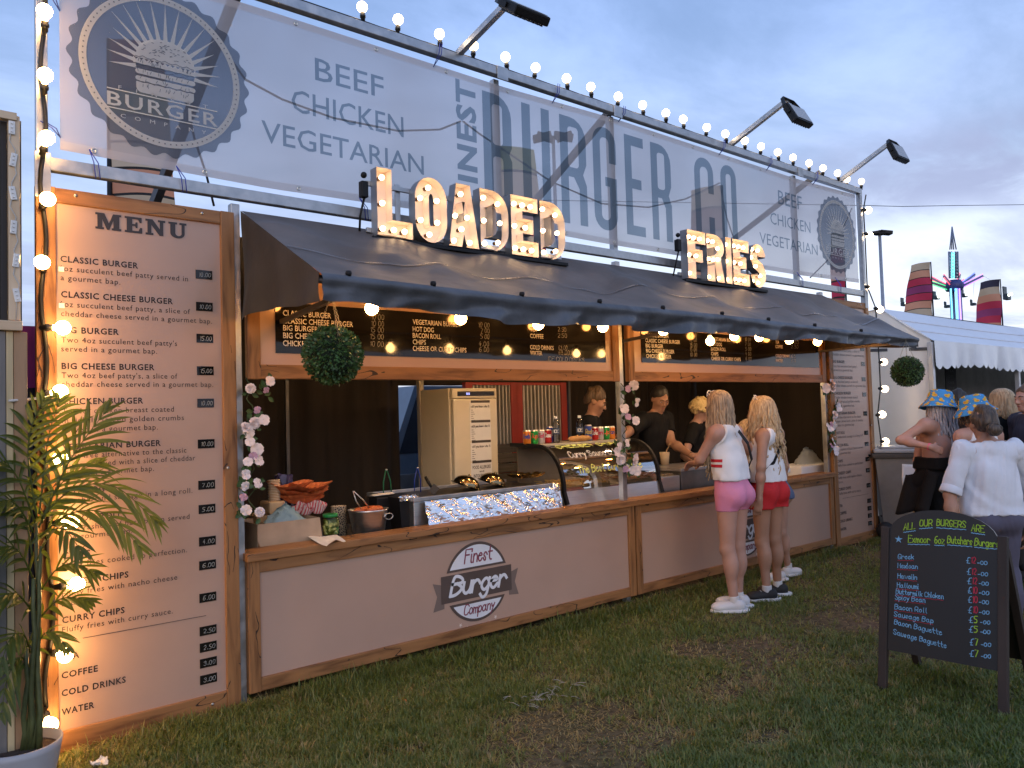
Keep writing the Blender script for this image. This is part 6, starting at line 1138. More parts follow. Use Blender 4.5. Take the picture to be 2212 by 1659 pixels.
# ------------------------------------------------------------------ neighbouring wooden stall at the left edge
def build_left_stall():
    Y = -.30; pine = wood('pale_pine', 2, (.55, .40, .25), (.72, .56, .38), 0.); pineh = wood('pale_pine_along', 0, (.55, .40, .25), (.72, .56, .38), 0.)
    T = lambda x, y: PY(*((x * .3125), 230.4 + y * .3125), Y)
    t = thing('wooden_kiosk', 'pale pine kiosk corner with a strip of unlit LED modules at the left edge', 'kiosk', (-.3, Y, 0))
    xr = T(140, 700)[0]; xl = T(58, 700)[0]; zt = T(100, 45)[2]; zm = T(140, 1478)[2]; zl = T(100, 1550)[2]
    mb = MB(); mb.rbox((xl, Y, zm), (xr, Y + .03, zt - .01), .004); mb.build('window_stile', pine, t)
    mb = MB(); mb.rbox((xl - 1.6, Y - .012, zt - .035), (xr - .012, Y + .026, zt), .004); mb.build('window_head', pineh, t)
    mb = MB(); mb.rbox((xl - 1.6, Y - .022, zl), (xr + .004, Y + .04, zm - .004), .004); mb.build('window_sill', pineh, t)
    mb = MB(); mb.box((xl - 1.55, Y + .05, zm), (xl - .0, Y + .056, zt - .04)); mb.build('window_pane', M('dusty_dark_pane', (.035, .03, .028), rough=.12, var=.4, scale=3), t)
    mb = MB(); mb.rbox((xl - .025, Y + .03, zm), (xl - .001, Y + .05, zt - .036), .003); mb.build('window_edge', M('dark_rubber_edge', (.02, .018, .018)), t)
    ps = [PY(x, 1100, Y)[0] for x in (-90, 14, 31, 62)]
    cols = [(.16, .15, .14), (.52, .42, .24), (.36, .22, .12)]
    for i in range(3): mb = MB(); mb.rbox((ps[i] + .001, Y + .004 * i, .0), (ps[i + 1] - .001, Y + .05, zl - .003), .003); mb.build('post_board', wood('kiosk_board', 2, tuple(c * .75 for c in cols[i]), tuple(c * 1.15 for c in cols[i]), 0.), t)
    mb = MB(); mb.box((xl - 1.6, Y + .09, .0), (ps[3] - .01, Y + 1.2, zt)); mb.build('side_wall', M('kiosk_side', (.05, .045, .04), rough=.8), t)
    led = M('led_module_plastic', (.7, .7, .68), rough=.2, coat=.5); wr = M('white_wire', (.6, .58, .54), rough=.5)
    zs = []
    for i, (x, y) in enumerate(((80, 148), (91, 370), (87, 600), (92, 835), (110, 1065), (115, 1305))):
        p = T(x, y); p[1] = Y - .004; q = MB(); a = .18 * math.sin(i * 2.2); R = np.array(((math.cos(a), 0, math.sin(a)), (0, 1, 0), (-math.sin(a), 0, math.cos(a)))); q.rbox((-.0125, -.006, -.03), (.0125, .003, .03), .003, 0, R, p)
        for d in (-.018, 0, .018): q.lathe([(0, -.009), (.004, -.008), (.005, -.006)], p + R @ np.array((0, 0, d)), 8, 0, (0, 1, 0))
        q.build('led_module', led, t); zs.append(p)
    mb = MB(); C = []
    for i in range(len(zs) - 1):
        a, b = zs[i], zs[i + 1]; C += [a, a * .6 + b * .4 + ((.012 if i % 2 else -.012), -.002, 0), a * .3 + b * .7 + ((-.006 if i % 2 else .01), -.002, 0)]
    mb.tube(C + [zs[-1], zs[-1] + (-.004, 0, -.12)], .0022, 5); mb.build('wire', wr, t)
    # cable tie-bar and bulb string towards the menu board
    a = PY(20, 866, Y - .02); b = PY(130, 853, -.1); mb = MB(); mb.tube([a, a * .5 + b * .5 + (0, 0, -.004), b], .006, 6); setp(mb.build('white_rope', wr, None, a), 'white cord stretched from the pine kiosk to the menu board', 'cord')
    # magenta canopy of a stall behind
    Y2 = 2.6; c0 = PY(40, 703, Y2); c1 = PY(79, 838, Y2); t = thing('magenta_canopy', 'magenta cloth canopy showing between the kiosk and the menu board', 'canopy', (c0[0], Y2, 0)); mg = M('magenta_cloth', (.28, .012, .09), rough=.8, var=.3, scale=3, bump=.3, bscale=9)
    mb = MB(); cloth(mb, (c0[0] - 1.6, Y2, 0), (c1[0] + .015, Y2, 0), c1[2], c0[2], 9, .02, 2); mb.build('canopy', mg, t)
    mb = MB(); cloth(mb, (c0[0] - 1.6, Y2 + .25, 0), (c1[0] + .05, Y2 + .25, 0), 0, c1[2] + .05, 7, .03, 4); mb.build('dark_side_cloth', CURTAIN, t)
    for x in (c0[0] - 1.5, c1[0] - .03): mb = MB(); mb.beam((x, Y2 + .1, 0), (x, Y2 + .1, c0[2] - .02), .03, .03, (0, 1, 0)); mb.build('pole', DSTEEL, t)
build_left_stall()

# ------------------------------------------------------------------ potted palm
def leaf_mat(name, c, tr):
    m, nt, N, L, b = nodes(name); tl = N.new('ShaderNodeBsdfTranslucent'); tl.inputs[0].default_value = (c[0] * 1.9, c[1] * 1.9, c[2] * .9, 1); mx = N.new('ShaderNodeMixShader'); mx.inputs[0].default_value = tr; b.inputs['Roughness'].default_value = .42
    tc = N.new('ShaderNodeTexCoord'); n = N.new('ShaderNodeTexNoise'); n.inputs['Scale'].default_value = 9; L.new(tc.outputs['Object'], n.inputs[0]); m2 = N.new('ShaderNodeMix'); m2.data_type = 'RGBA'; m2.inputs[6].default_value = (*[x * .55 for x in c], 1); m2.inputs[7].default_value = (*[x * 1.4 for x in c], 1); L.new(n.outputs[0], m2.inputs[0]); L.new(m2.outputs[2], b.inputs['Base Color'])
    L.new(b.outputs[0], mx.inputs[1]); L.new(tl.outputs[0], mx.inputs[2]); L.new(mx.outputs[0], N['Material Output'].inputs[0]); return m
def build_palm():
    lm = leaf_mat('palm_leaflet', (.085, .115, .022), .42); cane = M('palm_cane', (.07, .085, .03), rough=.5, var=.35, scale=20); potm = M('pale_grey_pot', (.36, .37, .40), rough=.5, var=.08)
    c = AT(42, 1603, 3.32); c0 = np.array((c[0], c[1], 0.)); zr = c[2] + .0; R = .163; zr = max(zr, .2)
    t = thing('potted_palm', 'artificial palm with arching fronds in a pale grey pot before the near menu board', 'potted palm', c0)
    mb = MB(); mb.lathe([(0, .003), (R * .74, .003), (R * .78, .02), (R * .97, zr - .03), (R, zr), (R * .94, zr), (R * .9, zr - .04), (0, zr - .045)], c0, 44); mb.build('pot', potm, t)
    mb = MB(); mb.lathe([(R * .9, zr - .04), (R * .5, zr - .03), (0, zr - .035)], c0, 24); mb.build('soil', M('pot_soil', (.06, .04, .03), rough=.95, var=.4, scale=40, bump=.6), t)
    r = random.Random(8); Yp = c[1]
    stems = []
    for (xb, xt, yt) in ((58, 92, 1180), (72, 84, 1320), (66, 75, 1250), (85, 80, 1130), (50, 60, 1400)):
        b = AT(xb, 1608, 3.32); b[2] = zr - .035; e = PY(xt, yt, Yp + r.uniform(-.05, .05)); P = [b + (e - b) * k / 6 + np.array((.006 * math.sin(k * 2), .006 * math.cos(k), 0)) for k in range(7)]; mb = MB(); mb.tube(P, np.linspace(.0125, .008, 7), 8); mb.build('cane', cane, t)
    FR = [([(90, 1130), (140, 1015), (185, 945), (232, 885)], -.06, .27, 17), ([(88, 1120), (160, 1055), (250, 1052), (335, 1125)], -.1, .22, 19), ([(85, 1110), (96, 1010), (108, 930), (128, 868)], .05, .25, 15), ([(80, 1120), (62, 1000), (66, 930), (92, 868)], -.02, .2, 14),
          ([(76, 1130), (40, 1035), (5, 1000), (-40, 1010)], -.08, .18, 13), ([(72, 1150), (35, 1090), (-5, 1085), (-50, 1130)], -.14, .17, 13), ([(86, 1160), (150, 1110), (230, 1110), (300, 1180)], -.2, .2, 17), ([(80, 1290), (120, 1232), (160, 1218), (205, 1236)], -.14, .15, 12), ([(78, 1345), (120, 1300), (155, 1290), (192, 1298)], -.12, .13, 11),
          ([(75, 1330), (40, 1285), (5, 1290), (-35, 1350)], -.12, .17, 12), ([(72, 1250), (40, 1190), (0, 1185), (-45, 1240)], -.1, .18, 13), ([(66, 1410), (50, 1370), (22, 1380), (0, 1440)], -.16, .15, 10), ([(80, 1210), (110, 1150), (140, 1145), (175, 1190)], -.26, .16, 13), ([(72, 1420), (95, 1370), (120, 1370), (145, 1400)], -.1, .11, 9), ([(84, 1140), (120, 1060), (165, 1020), (215, 1000)], .06, .2, 14), ([(70, 1200), (55, 1120), (30, 1090), (12, 1090)], .05, .17, 12), ([(64, 1440), (42, 1420), (14, 1470), (4, 1540)], -.1, .13, 10)]
    for px, dy, LL, n in FR:
        P = [PY(x, y, Yp + dy * k / 3) for k, (x, y) in enumerate(px)]
        P = np.array(P); 
        def bez(u):   # Catmull-like blend through the four points
            k = min(2, int(u * 3)); f = u * 3 - k; p0 = P[max(0, k - 1)]; p1 = P[k]; p2 = P[k + 1]; p3 = P[min(3, k + 2)]
            return .5 * ((2 * p1) + (-p0 + p2) * f + (2 * p0 - 5 * p1 + 4 * p2 - p3) * f * f + (-p0 + 3 * p1 - 3 * p2 + p3) * f ** 3)
        C = [bez(k / 20) for k in range(21)]; mb = MB(); mb.tube(C, np.linspace(.0045, .0014, 21), 5)
        n = int(n * .82)
        for k in range(n):
            u = .12 + .88 * k / (n - 1); q = bez(u); T = bez(min(1, u + .03)) - bez(max(0, u - .03)); T /= np.linalg.norm(T); s0 = np.cross(T, (0, -.5, .86)); s0 /= np.linalg.norm(s0); nm = np.cross(s0, T)
            for sd in (-1, 1):
                l = LL * (math.sin(math.pi * (.18 + .74 * u)) ** .8) * r.uniform(.85, 1.1); d = s0 * sd * (.85 - .35 * u) + T * (.55 + .5 * u) + nm * r.uniform(-.1, .25); d /= np.linalg.norm(d); w = .0108 * r.uniform(.8, 1.15); droop = r.uniform(.15, .55)
                sw = np.cross(d, nm); sw /= np.linalg.norm(sw); V = []; m = 7
                for j in range(m + 1):
                    f = j / m; wid = w * math.sin(math.pi * min(1, .12 + f * .9)) ** .7 * (1 - .15 * f); cc = q + d * l * f - np.array((0, 0, 1)) * droop * l * f * f
                    V += [cc - sw * wid, cc + nm * wid * .35 * -1, cc + sw * wid]
                mb.add(V, [(j * 3 + a, j * 3 + a + 1, j * 3 + a + 4, j * 3 + a + 3) for j in range(m) for a in (0, 1)], 0, False)
        mb.build('frond', lm, t)
build_palm()

# ------------------------------------------------------------------ white marquee at the right
def build_marquee():
    E = PZ(2015, 735, 2.3); x0, y0 = E[0], E[1]; x1 = 27.; zr = 2.765; yr = y0 + .62; pv = M('white_pvc_roof', (.66, .69, .74), rough=.35, var=.05, scale=2, bump=.12, bscale=6, spec=.5); wl = M('white_pvc_wall', (.80, .78, .73), rough=.4, var=.06, scale=2, bump=.1, bscale=5)
    t = thing('marquee', 'white frame marquee with scalloped valance at the right of the stall', 'marquee', (x0 + 2, 1.5, 0))
    def roof(u, v):
        x = x0 + (x1 - x0) * u; sag = -.02 * math.sin(v * math.pi) - .012 * math.sin(u * 3 * math.pi) ** 2
        return (x, y0 + (yr - y0) * v, 2.3 + (zr - 2.3) * v + sag)
    mb = MB(); mb.grid(roof, 40, 8)
    mb.grid(lambda u, v: (x0 + (x1 - x0) * u, yr + (3.6 - yr) * v, zr - .25 * v), 8, 4); mb.build('roof', pv, t)
    for v in (.33, .66):
        mb = MB(); mb.tube([tuple(np.array(roof(k / 20, v)) + (0, -.003, .004)) for k in range(21)], .009, 5); mb.build('roof_seam', pv, t)
    def val(u, v):
        x = x0 + (x1 - x0) * u; sc_ = .045 * abs(math.sin(u * (x1 - x0) / .105 * math.pi / 2)); h = .29 + sc_ + .02 * math.sin(x * 2.2)
        return (x, y0 - .015 + .02 * math.sin(x * 5) * v + .012 * math.sin(x * 13 + 2) * v, 2.298 - h * v)
    mb = MB(); mb.grid(val, 900, 6); mb.build('valance', M('white_pvc_valance', (.62, .66, .72), rough=.25, var=.06, scale=3, bump=.35, bscale=7, spec=.6), t)
    def gable(u, v):
        y = y0 + .03 + 3.4 * u; zt = 2.3 + (zr - 2.3) * min(1, (y - y0) / .62) - (.25 * max(0, (y - yr) / (3.6 - yr)))
        return (x0 + .02 + .015 * math.sin(u * 40) * (.3 + v), y, zt * (1 - v) + .01 * v)
    mb = MB(); mb.grid(gable, 80, 8); mb.build('gable_wall', wl, t)
    gw = M('grey_inner_wall', (.42, .43, .44), rough=.6, var=.1)
    mb = MB(); cloth(mb, (x0 + .1, 3.45, 0), (x1, 3.45, 0), .02, 2.5, 14, .02, 2); mb.build('rear_wall', gw, t)
    for x in (x0 + .0, x0 + 2.95, x0 + 5.9, x0 + 8.9, x1 - .05): mb = MB(); mb.rbox((x - .03, y0, 0), (x + .03, y0 + .06, 2.28), .006); mb.build('pole', M('white_aluminium_pole', (.55, .56, .58), .4, .5), t)
    mb = MB(); cloth(mb, (x1 - .1, 3.4, 0), (x1 - .1, y0 + .1, 0), .02, 2.4, 8, .02, 4); mb.build('end_wall', gw, t)
    mb = MB(); mb.beam((x0 + .1, 3.2, 1.55), (x1, 3.2, 1.55), .03, .05); mb.build('rear_rail', DSTEEL, t)
    mb = MB(); mb.beam((x0 + .04, y0 + .05, 2.2), (x0 + .04, 3.3, 2.4), .04, .04); mb.beam((x0 + .05, y0 + .04, 2.24), (x1, y0 + .04, 2.24), .04, .04, (0, 0, 1)); mb.build('eave_bar', DSTEEL, t)
    # tall dark sign hung inside
    a = PY(*Q('A5', 1048, 480), 1.2); b = PY(*Q('A5', 1140, 680), 1.2); z1 = 2.25; s = thing('hanging_sign', 'tall dark sign with faint lettering hanging inside the white marquee', 'sign', ((a[0] + b[0]) / 2, 1.2, b[2])); mb = MB(); mb.box((a[0], 1.2, .9), (b[0], 1.215, z1)); mb.build('board', M('dark_sign', (.035, .036, .04), rough=.6), s)
    g = MB()
    for k in range(9): tfit(g, ('TEA', 'COFFEE', 'CAKE', 'SOUP', 'ROLLS')[k % 5], ((a[0] * .8 + b[0] * .2), 1.197, 2.05 - .1 * k), ((a[0] * .25 + b[0] * .75), 1.197, 2.05 - .1 * k), .045)
    g.build('lettering', M('faint_sign_print', (.14, .14, .15)), s)
    for x in (a[0] + .03, b[0] - .03): mb = MB(); mb.tube([(x, 1.207, z1), (x, 1.207, 2.62)], .004, 5); mb.build('cord', BLACK, s)
build_marquee()
def build_bin_chair():
    c = AT(1950, 1085, 9.0); t = thing('wheelie_bin', 'grey wheelie bin between the far menu board and the woman in the duck-print hat', 'bin', (c[0], c[1], 0)); g = M('bin_grey', (.24, .23, .21), rough=.45, var=.12); th = .55; R = np.array(((math.cos(th), -math.sin(th), 0), (math.sin(th), math.cos(th), 0), (0, 0, 1)))
    o = np.array((c[0], c[1], 0)); mb = MB(); v = [(sx * (.2 if z < .5 else .26), sy * (.22 if z < .5 else .3), z) for z in (.06, .97) for sx, sy in ((-1, -1), (1, -1), (1, 1), (-1, 1))]; mb.add(np.array(v) @ R.T + o, [(3, 2, 1, 0), (4, 5, 6, 7), (0, 1, 5, 4), (1, 2, 6, 5), (2, 3, 7, 6), (3, 0, 4, 7)]); mb.build('body', g, t)
    mb = MB(); mb.rbox((-.285, -.33, .92), (.285, .33, .975), .012, 0, R, o); mb.build('rim', M('bin_rim', (.07, .06, .05)), t)
    mb = MB(); mb.rbox((-.275, -.325, .978), (.275, .31, 1.02), .018, 0, R, o); mb.rbox((-.2, -.25, 1.021), (.2, .22, 1.05), .02, 0, R, o); mb.build('lid', M('bin_lid', (.36, .37, .38), rough=.4), t)
    mb = MB(); mb.tube([R @ np.array((-.22, .34, .95)) + o, R @ np.array((-.22, .4, .97)) + o, R @ np.array((.22, .4, .97)) + o, R @ np.array((.22, .34, .95)) + o], .014, 6); mb.build('handle', BLACK, t)
    for s in (-1, 1): mb = MB(); mb.lathe([(0, -.03), (.1, -.03), (.1, .03), (0, .03)], R @ np.array((s * .26, .22, .1)) + o, 18, 0, R @ np.array((1, 0, 0))); mb.build('wheel', RUBBER, t)
    c = AT(2012, 1060, 8.1); t = thing('cafe_chair', 'white shell chair with pale wooden legs beside the wheelie bin', 'chair', (c[0], c[1], 0)); o = np.array((c[0], c[1], 0)); th = -.9; R = np.array(((math.cos(th), -math.sin(th), 0), (math.sin(th), math.cos(th), 0), (0, 0, 1)))
    def shell(u, v):
        x = (u - .5) * 2; s = v * 1.5
        if s < .65: y = -.2 + s * .58; z = .455 - .03 * math.sin(s * 4)
        else: y = .18 + .10 * (s - .65); z = .45 + (s - .65) * .5
        w = .23 * (1 - .25 * max(0, s - 1.2)); q = np.array((x * w, y - .05 * x * x * (s > .65), z + .07 * x * x * (1 if s < .65 else .2))); return tuple(R @ q + o)
    mb = MB(); mb.grid(shell, 14, 22); mb.build('seat_shell', WHITE, t, solid=.008)
    for sx in (-1, 1):
        for sy in (-1, 1): mb = MB(); mb.tube([R @ np.array((sx * .13, sy * .12, .435)) + o, R @ np.array((sx * .21, sy * .2, .0)) + o], [.016, .011], 8); mb.build('leg', M('beech_leg', (.5, .36, .2), rough=.5), t)
build_bin_chair()

# ------------------------------------------------------------------ festival flags, masts, ride
FC = {'tan': (.42, .34, .24), 'peach': (.50, .24, .15), 'red': (.40, .02, .06), 'magenta': (.22, .03, .12), 'navy': (.02, .02, .045), 'olive': (.34, .36, .16), 'cream': (.52, .44, .34), 'maroon': (.26, .03, .05), 'brown': (.22, .12, .09)}
FM = {}
def flag(top, dep, tw, bw, hpx, cols, label, right=True, band=True, zrot=0.):
    p = AT(*top, dep); k = dep / FOC; h = hpx * k
    t = thing('festival_flag', label, 'flag', (p[0], p[1], 0), 'tall striped festival flags'); mb = MB(); mb.tube([(p[0], p[1], 0), (p[0], p[1], p[2])], [.05, .02], 8); mb.build('pole', BLACK, t)
    n = len(cols); s = -1 if right else 1; ux = np.array((RT[0], RT[1], 0)); ux /= np.linalg.norm(ux); mb = MB(); mats = [FM.setdefault(c, M('flag_' + c, FC[c], rough=.8, var=.06, scale=3)) for c in FC] + [BLACK]; names = list(FC)
    for i, c in enumerate(cols):
        def cell(u, v, i=i, f0=0., f1=1.):
            q = (i + f0 + (f1 - f0) * v) / n; w = (tw + (bw - tw) * q) * k; tilt = .16 * w * u * (1 - .4 * q); return p + ux * s * (w * u + .02) + np.array((FW[0] * .15 * math.sin(u * 4 + q * 9) * k * 60 * .3, FW[1] * .15 * math.sin(u * 4 + q * 9) * k * 60 * .3, -h * q - tilt + .05 * w * math.sin(u * 3.1)))
        mb.grid(lambda u, v: cell(u, v, f0=.0, f1=.9 if band else 1.), 10, 3, names.index(c))
        if band: mb.grid(lambda u, v: cell(u, v, f0=.9, f1=1.), 10, 1, len(FC))
    mb.build('striped_cloth', mats, t)
flag(Q('G', 922, 672), 26, 42, 66, 118, ['tan', 'peach', 'red', 'magenta', 'red', 'peach', 'tan'], 'tall striped flag topped tan, rising behind the marquee nearest the stall')
flag(Q('G', 1884, 910), 30, 43, 62, 110, ['navy', 'tan', 'peach', 'red', 'magenta', 'red', 'peach'], 'tall striped flag topped dark navy at the right, behind the marquee', band=False)
flag((1821, 500), 24, 26, 32, 180, ['olive', 'red', 'peach', 'red', 'maroon'], 'red and peach flag seen below the small right emblem of the banner')
flag((234, 84), 9.0, 115, 140, 400, ['maroon', 'brown', 'olive', 'cream', 'cream', 'peach', 'tan'], 'big striped flag behind the large left emblem of the banner', False)
flag((1075, 315), 14, 76, 96, 230, ['olive', 'cream', 'peach', 'red'], 'olive and cream flag behind the letters BURGER', False)
flag((1560, 400), 18, 66, 72, 200, ['tan', 'brown', 'tan', 'peach'], 'brown and tan flag behind the letters CO')
def mast(px, dep, spans, label):
    p = AT(*px, dep); k = dep / FOC; t = thing('lighting_mast', label, 'lamp post', (p[0], p[1], 0)); mb = MB(); mb.tube([(p[0], p[1], 0), (p[0], p[1], p[2] * .62), (p[0], p[1], p[2] * .62), (p[0], p[1], p[2])], [.15, .12, .10, .085], 10); mb.build('pole', M('grey_mast', (.36, .38, .42), .5, .3), t)
    ux = np.array((RT[0], RT[1], 0)); ux /= np.linalg.norm(ux); fy = np.array((FW[0], FW[1], 0)); fy /= np.linalg.norm(fy)
    for a, b, c, d in spans:
        R = np.column_stack([ux, fy, np.cross(ux, fy)]); ti = d; Rt = np.array(((math.cos(ti), 0, -math.sin(ti)), (0, 1, 0), (math.sin(ti), 0, math.cos(ti)))); mb = MB(); mb.rbox((-b * k / 2, -.25, -c * k / 2), (b * k / 2, .25, c * k / 2), .04, 0, R @ Rt, p + ux * a * k); mb.build('lamp_head', BLACK, t)
    mb = MB(); mb.beam(p - ux * 14 * k, p + ux * 14 * k, .1, .1); mb.build('crossarm', BLACK, t)
mast((1900, 503), 45, [(-8, 22, 7, .12), (12, 26, 8, -.12), (2, 16, 9, 0)], 'grey lighting mast with dark lamp heads right of the stall')
mast((1195, 296), 40, [(-24, 40, 13, .22), (22, 42, 13, -.2), (-18, 36, 11, -.35), (24, 34, 11, .32)], 'dark floodlight mast seen through the banner behind BURGER')
def build_ride():
    D = 130; A = lambda x, y, dd=0: AT(*Q('G', x, y), D + dd); gr = M('ride_lattice', (.20, .24, .32), .5, .5); c = A(1245, 1000)
    t = thing('swing_ride', 'tall swing ride tower with blue, red and green lights against the sky', 'fairground ride', (c[0], c[1], 0))
    mb = MB(); top = A(1217, 185)
    for x, d in ((1187, -1), (1213, 1.2), (1240, -1.2), (1275, 1)): mb.tube([A(x, 500, d), top], .10, 5)
    mb.build('spire', gr, t)
    mb = MB(); cs = [(1172, -1.2), (1295, -1.2), (1208, 1.2), (1262, 1.2)]
    for x, d in cs: mb.tube([A(x, 530, d), A(x + 10, 900, d)], .13, 5)
    for k in range(8):
        ya, yb = 530 + k * 46, 576 + k * 46
        for (xa, da), (xb, db) in ((cs[0], cs[2]), (cs[2], cs[3]), (cs[3], cs[1]), (cs[0], cs[1])): mb.tube([A(xa, ya, da), A(xb, yb, db)], .06, 4); mb.tube([A(xb, ya, db), A(xa, yb, da)], .05, 4)
    mb.build('lattice', gr, t)
    b0 = A(1262, 1500); mb = MB(); 
    for x, d in ((1195, -.8), (1330, -.8), (1230, .8), (1300, .8)): q = A(x, 1040, d); mb.tube([q, (q[0], q[1], 0)], .22, 6)
    mb.build('column', gr, t)
    E = lambda n, c, s: emis(n, c, s)
    cy_, bl, rd, gn, vi = E('cyan_led', (.05, .65, 1), 1.6), E('blue_led_strip', (.06, .12, 1), 1.5), E('red_led', (1, .03, .12), 1.3), E('green_led', (.02, .9, .3), 1.), E('violet_led', (.5, .2, 1), 1.4)
    for x, m in ((1200, cy_), (1265, cy_), (1318, vi), (1285, bl)):
        q = A(x, 1040, -1.3); mb = MB(); mb.tube([q, (q[0], q[1], 8)], .13, 5); mb.build('light_strip', m, t)
    for x in (1215, 1245): mb = MB(); mb.tube([A(x, 540, -1.4), A(x, 900, -1.4)], .10, 5); mb.build('light_strip', cy_, t)
    mb = MB(); mb.lathe([(0, -1.0), (1.2, -.9), (1.6, 0), (1.0, .9), (0, 1)], A(1245, 1000), 14); mb.build('hub', M('ride_hub', (.04, .05, .2), .5), t)
    for (xa, ya), (xb, yb), m, d in (((1170, 1020), (930, 895), rd, 1), ((1160, 1035), (930, 960), gn, -1), ((1215, 1000), (1105, 870), rd, -3), ((1265, 1000), (1325, 850), rd, 3), ((1310, 1010), (1530, 845), bl, 2), ((1320, 1025), (1650, 862), vi, -2), ((1300, 1000), (1380, 935), rd, 4)):
        a = A(xa, ya); b = A(xb, yb, d); mb = MB(); mb.beam(a, b, .3, .3, mi=0); mb.tube([a + (0, 0, .3), b + (0, 0, .3)], .10, 5, 1); mb.tube([a + (0, 0, -.3), b + (0, 0, -.25)], .09, 5, 1)
        mb.build('arm', [gr, m], t)
    wl = E('seat_lamp', (.9, 1, .85), 3.)
    for i, (x, y, s) in enumerate(((555, 1240, 1.), (1000, 1150, 1), (1150, 1275, .8), (1385, 1120, 1), (1510, 1245, .8), (1975, 1130, 1.7))):
        c = A(x, y, -4 + 2 * i); s_ = thing('ride_gondola', 'hanging ride seat under the swing tower, %s from the left' % ORD[i], 'ride seat', c, 'seats of the swing ride'); mb = MB(); mb.rbox((-.5 * s, -.4, -.5 * s), (.5 * s, .4, .1 * s), .1, 0, None, c); mb.rbox((-.5 * s, .2, .1 * s), (.5 * s, .4, .9 * s), .1, 0, None, c); mb.build('seat', M('ride_seat', (.03, .05, .06), .5) if i == 0 else bpy.data.materials['ride_seat'], s_)
        if i not in (2, 4):
            for e in (-.28, .28): mb = MB(); mb.ball(c + np.array((e * s * 1.2, -.5, e * .4)), .26, 8, 6); mb.build('lamp', wl, s_)
        tip = A((930, 1105, 1230, 1325, 1530, 1650)[i], (930, 870, 1000, 850, 845, 862)[i], -1); mb = MB(); mb.tube([c + (0, 0, .8), tip], .02, 4); mb.build('chain', gr, s_)
build_ride()
# far telephone wire and hanging cords
P = [AT(1870, 444, 20), AT(1950, 446, 20), AT(2060, 444, 21), AT(2300, 441, 24)]; P = [AT(900, 428, 20)] + P; mb = MB(); mb.tube(P, .008, 4); setp(mb.build('overhead_wire', BLACK, None, P[1]), 'thin overhead wire crossing the sky right of the stall', 'wire')
# ------------------------------------------------------------------ people: smooth implicit bodies meshed as one continuous surface
def cone(a, b, ra, rb, k=.02): return ('c', np.array(a, float), np.array(b, float), ra, rb, k)
def ell(c, r, R=None, k=.03): return ('e', np.array(c, float), np.array(r, float), np.eye(3) if R is None else R, 0, k)
def sdf_eval(prims, lo, h, shp, D=None):
    if D is None: D = np.full(shp, .2, np.float32)
    for p in prims:
        if p[0] == 'c': m = max(p[3], p[4]) + .07; blo = np.minimum(p[1], p[2]) - m; bhi = np.maximum(p[1], p[2]) + m
        else: m = p[2].max() + .07; blo = p[1] - m; bhi = p[1] + m
        i0 = np.clip(((blo - lo) / h).astype(int), 0, np.array(shp)); i1 = np.clip(((bhi - lo) / h).astype(int) + 2, 0, np.array(shp))
        if (i1 <= i0).any(): continue
        X = (lo[0] + h * np.arange(i0[0], i1[0]))[:, None, None]; Y = (lo[1] + h * np.arange(i0[1], i1[1]))[None, :, None]; Z = (lo[2] + h * np.arange(i0[2], i1[2]))[None, None, :]
        if p[0] == 'c':
            a, b, ra, rb = p[1:5]; d = b - a; L2 = d @ d + 1e-12
            t = np.clip(((X - a[0]) * d[0] + (Y - a[1]) * d[1] + (Z - a[2]) * d[2]) / L2, 0, 1)
            q = np.sqrt((X - a[0] - d[0] * t) ** 2 + (Y - a[1] - d[1] * t) ** 2 + (Z - a[2] - d[2] * t) ** 2) - (ra + (rb - ra) * t)
        else:
            c, r, R = p[1:4]; x, y, z = X - c[0], Y - c[1], Z - c[2]
            U = [(R[0, i] * x + R[1, i] * y + R[2, i] * z) for i in range(3)]
            k0 = np.sqrt(sum((U[i] / r[i]) ** 2 for i in range(3))); k1 = np.sqrt(sum((U[i] / r[i] ** 2) ** 2 for i in range(3))) + 1e-9
            q = np.where(k0 > 1e-6, k0 * (k0 - 1) / k1, -r.min())
        s = D[i0[0]:i1[0], i0[1]:i1[1], i0[2]:i1[2]]; k = p[5]; hh = np.clip(.5 + .5 * (s - q) / k, 0, 1)
        s[...] = s * (1 - hh) + q * hh - k * hh * (1 - hh)
    return D
def bounds(prims, pad=.03):
    lo = np.full(3, 1e9); hi = -lo
    for p in prims:
        if p[0] == 'c': m = max(p[3], p[4]); lo = np.minimum(lo, np.minimum(p[1], p[2]) - m); hi = np.maximum(hi, np.maximum(p[1], p[2]) + m)
        else: m = p[2].max(); lo = np.minimum(lo, p[1] - m); hi = np.maximum(hi, p[1] + m)
    return lo - pad, hi + pad
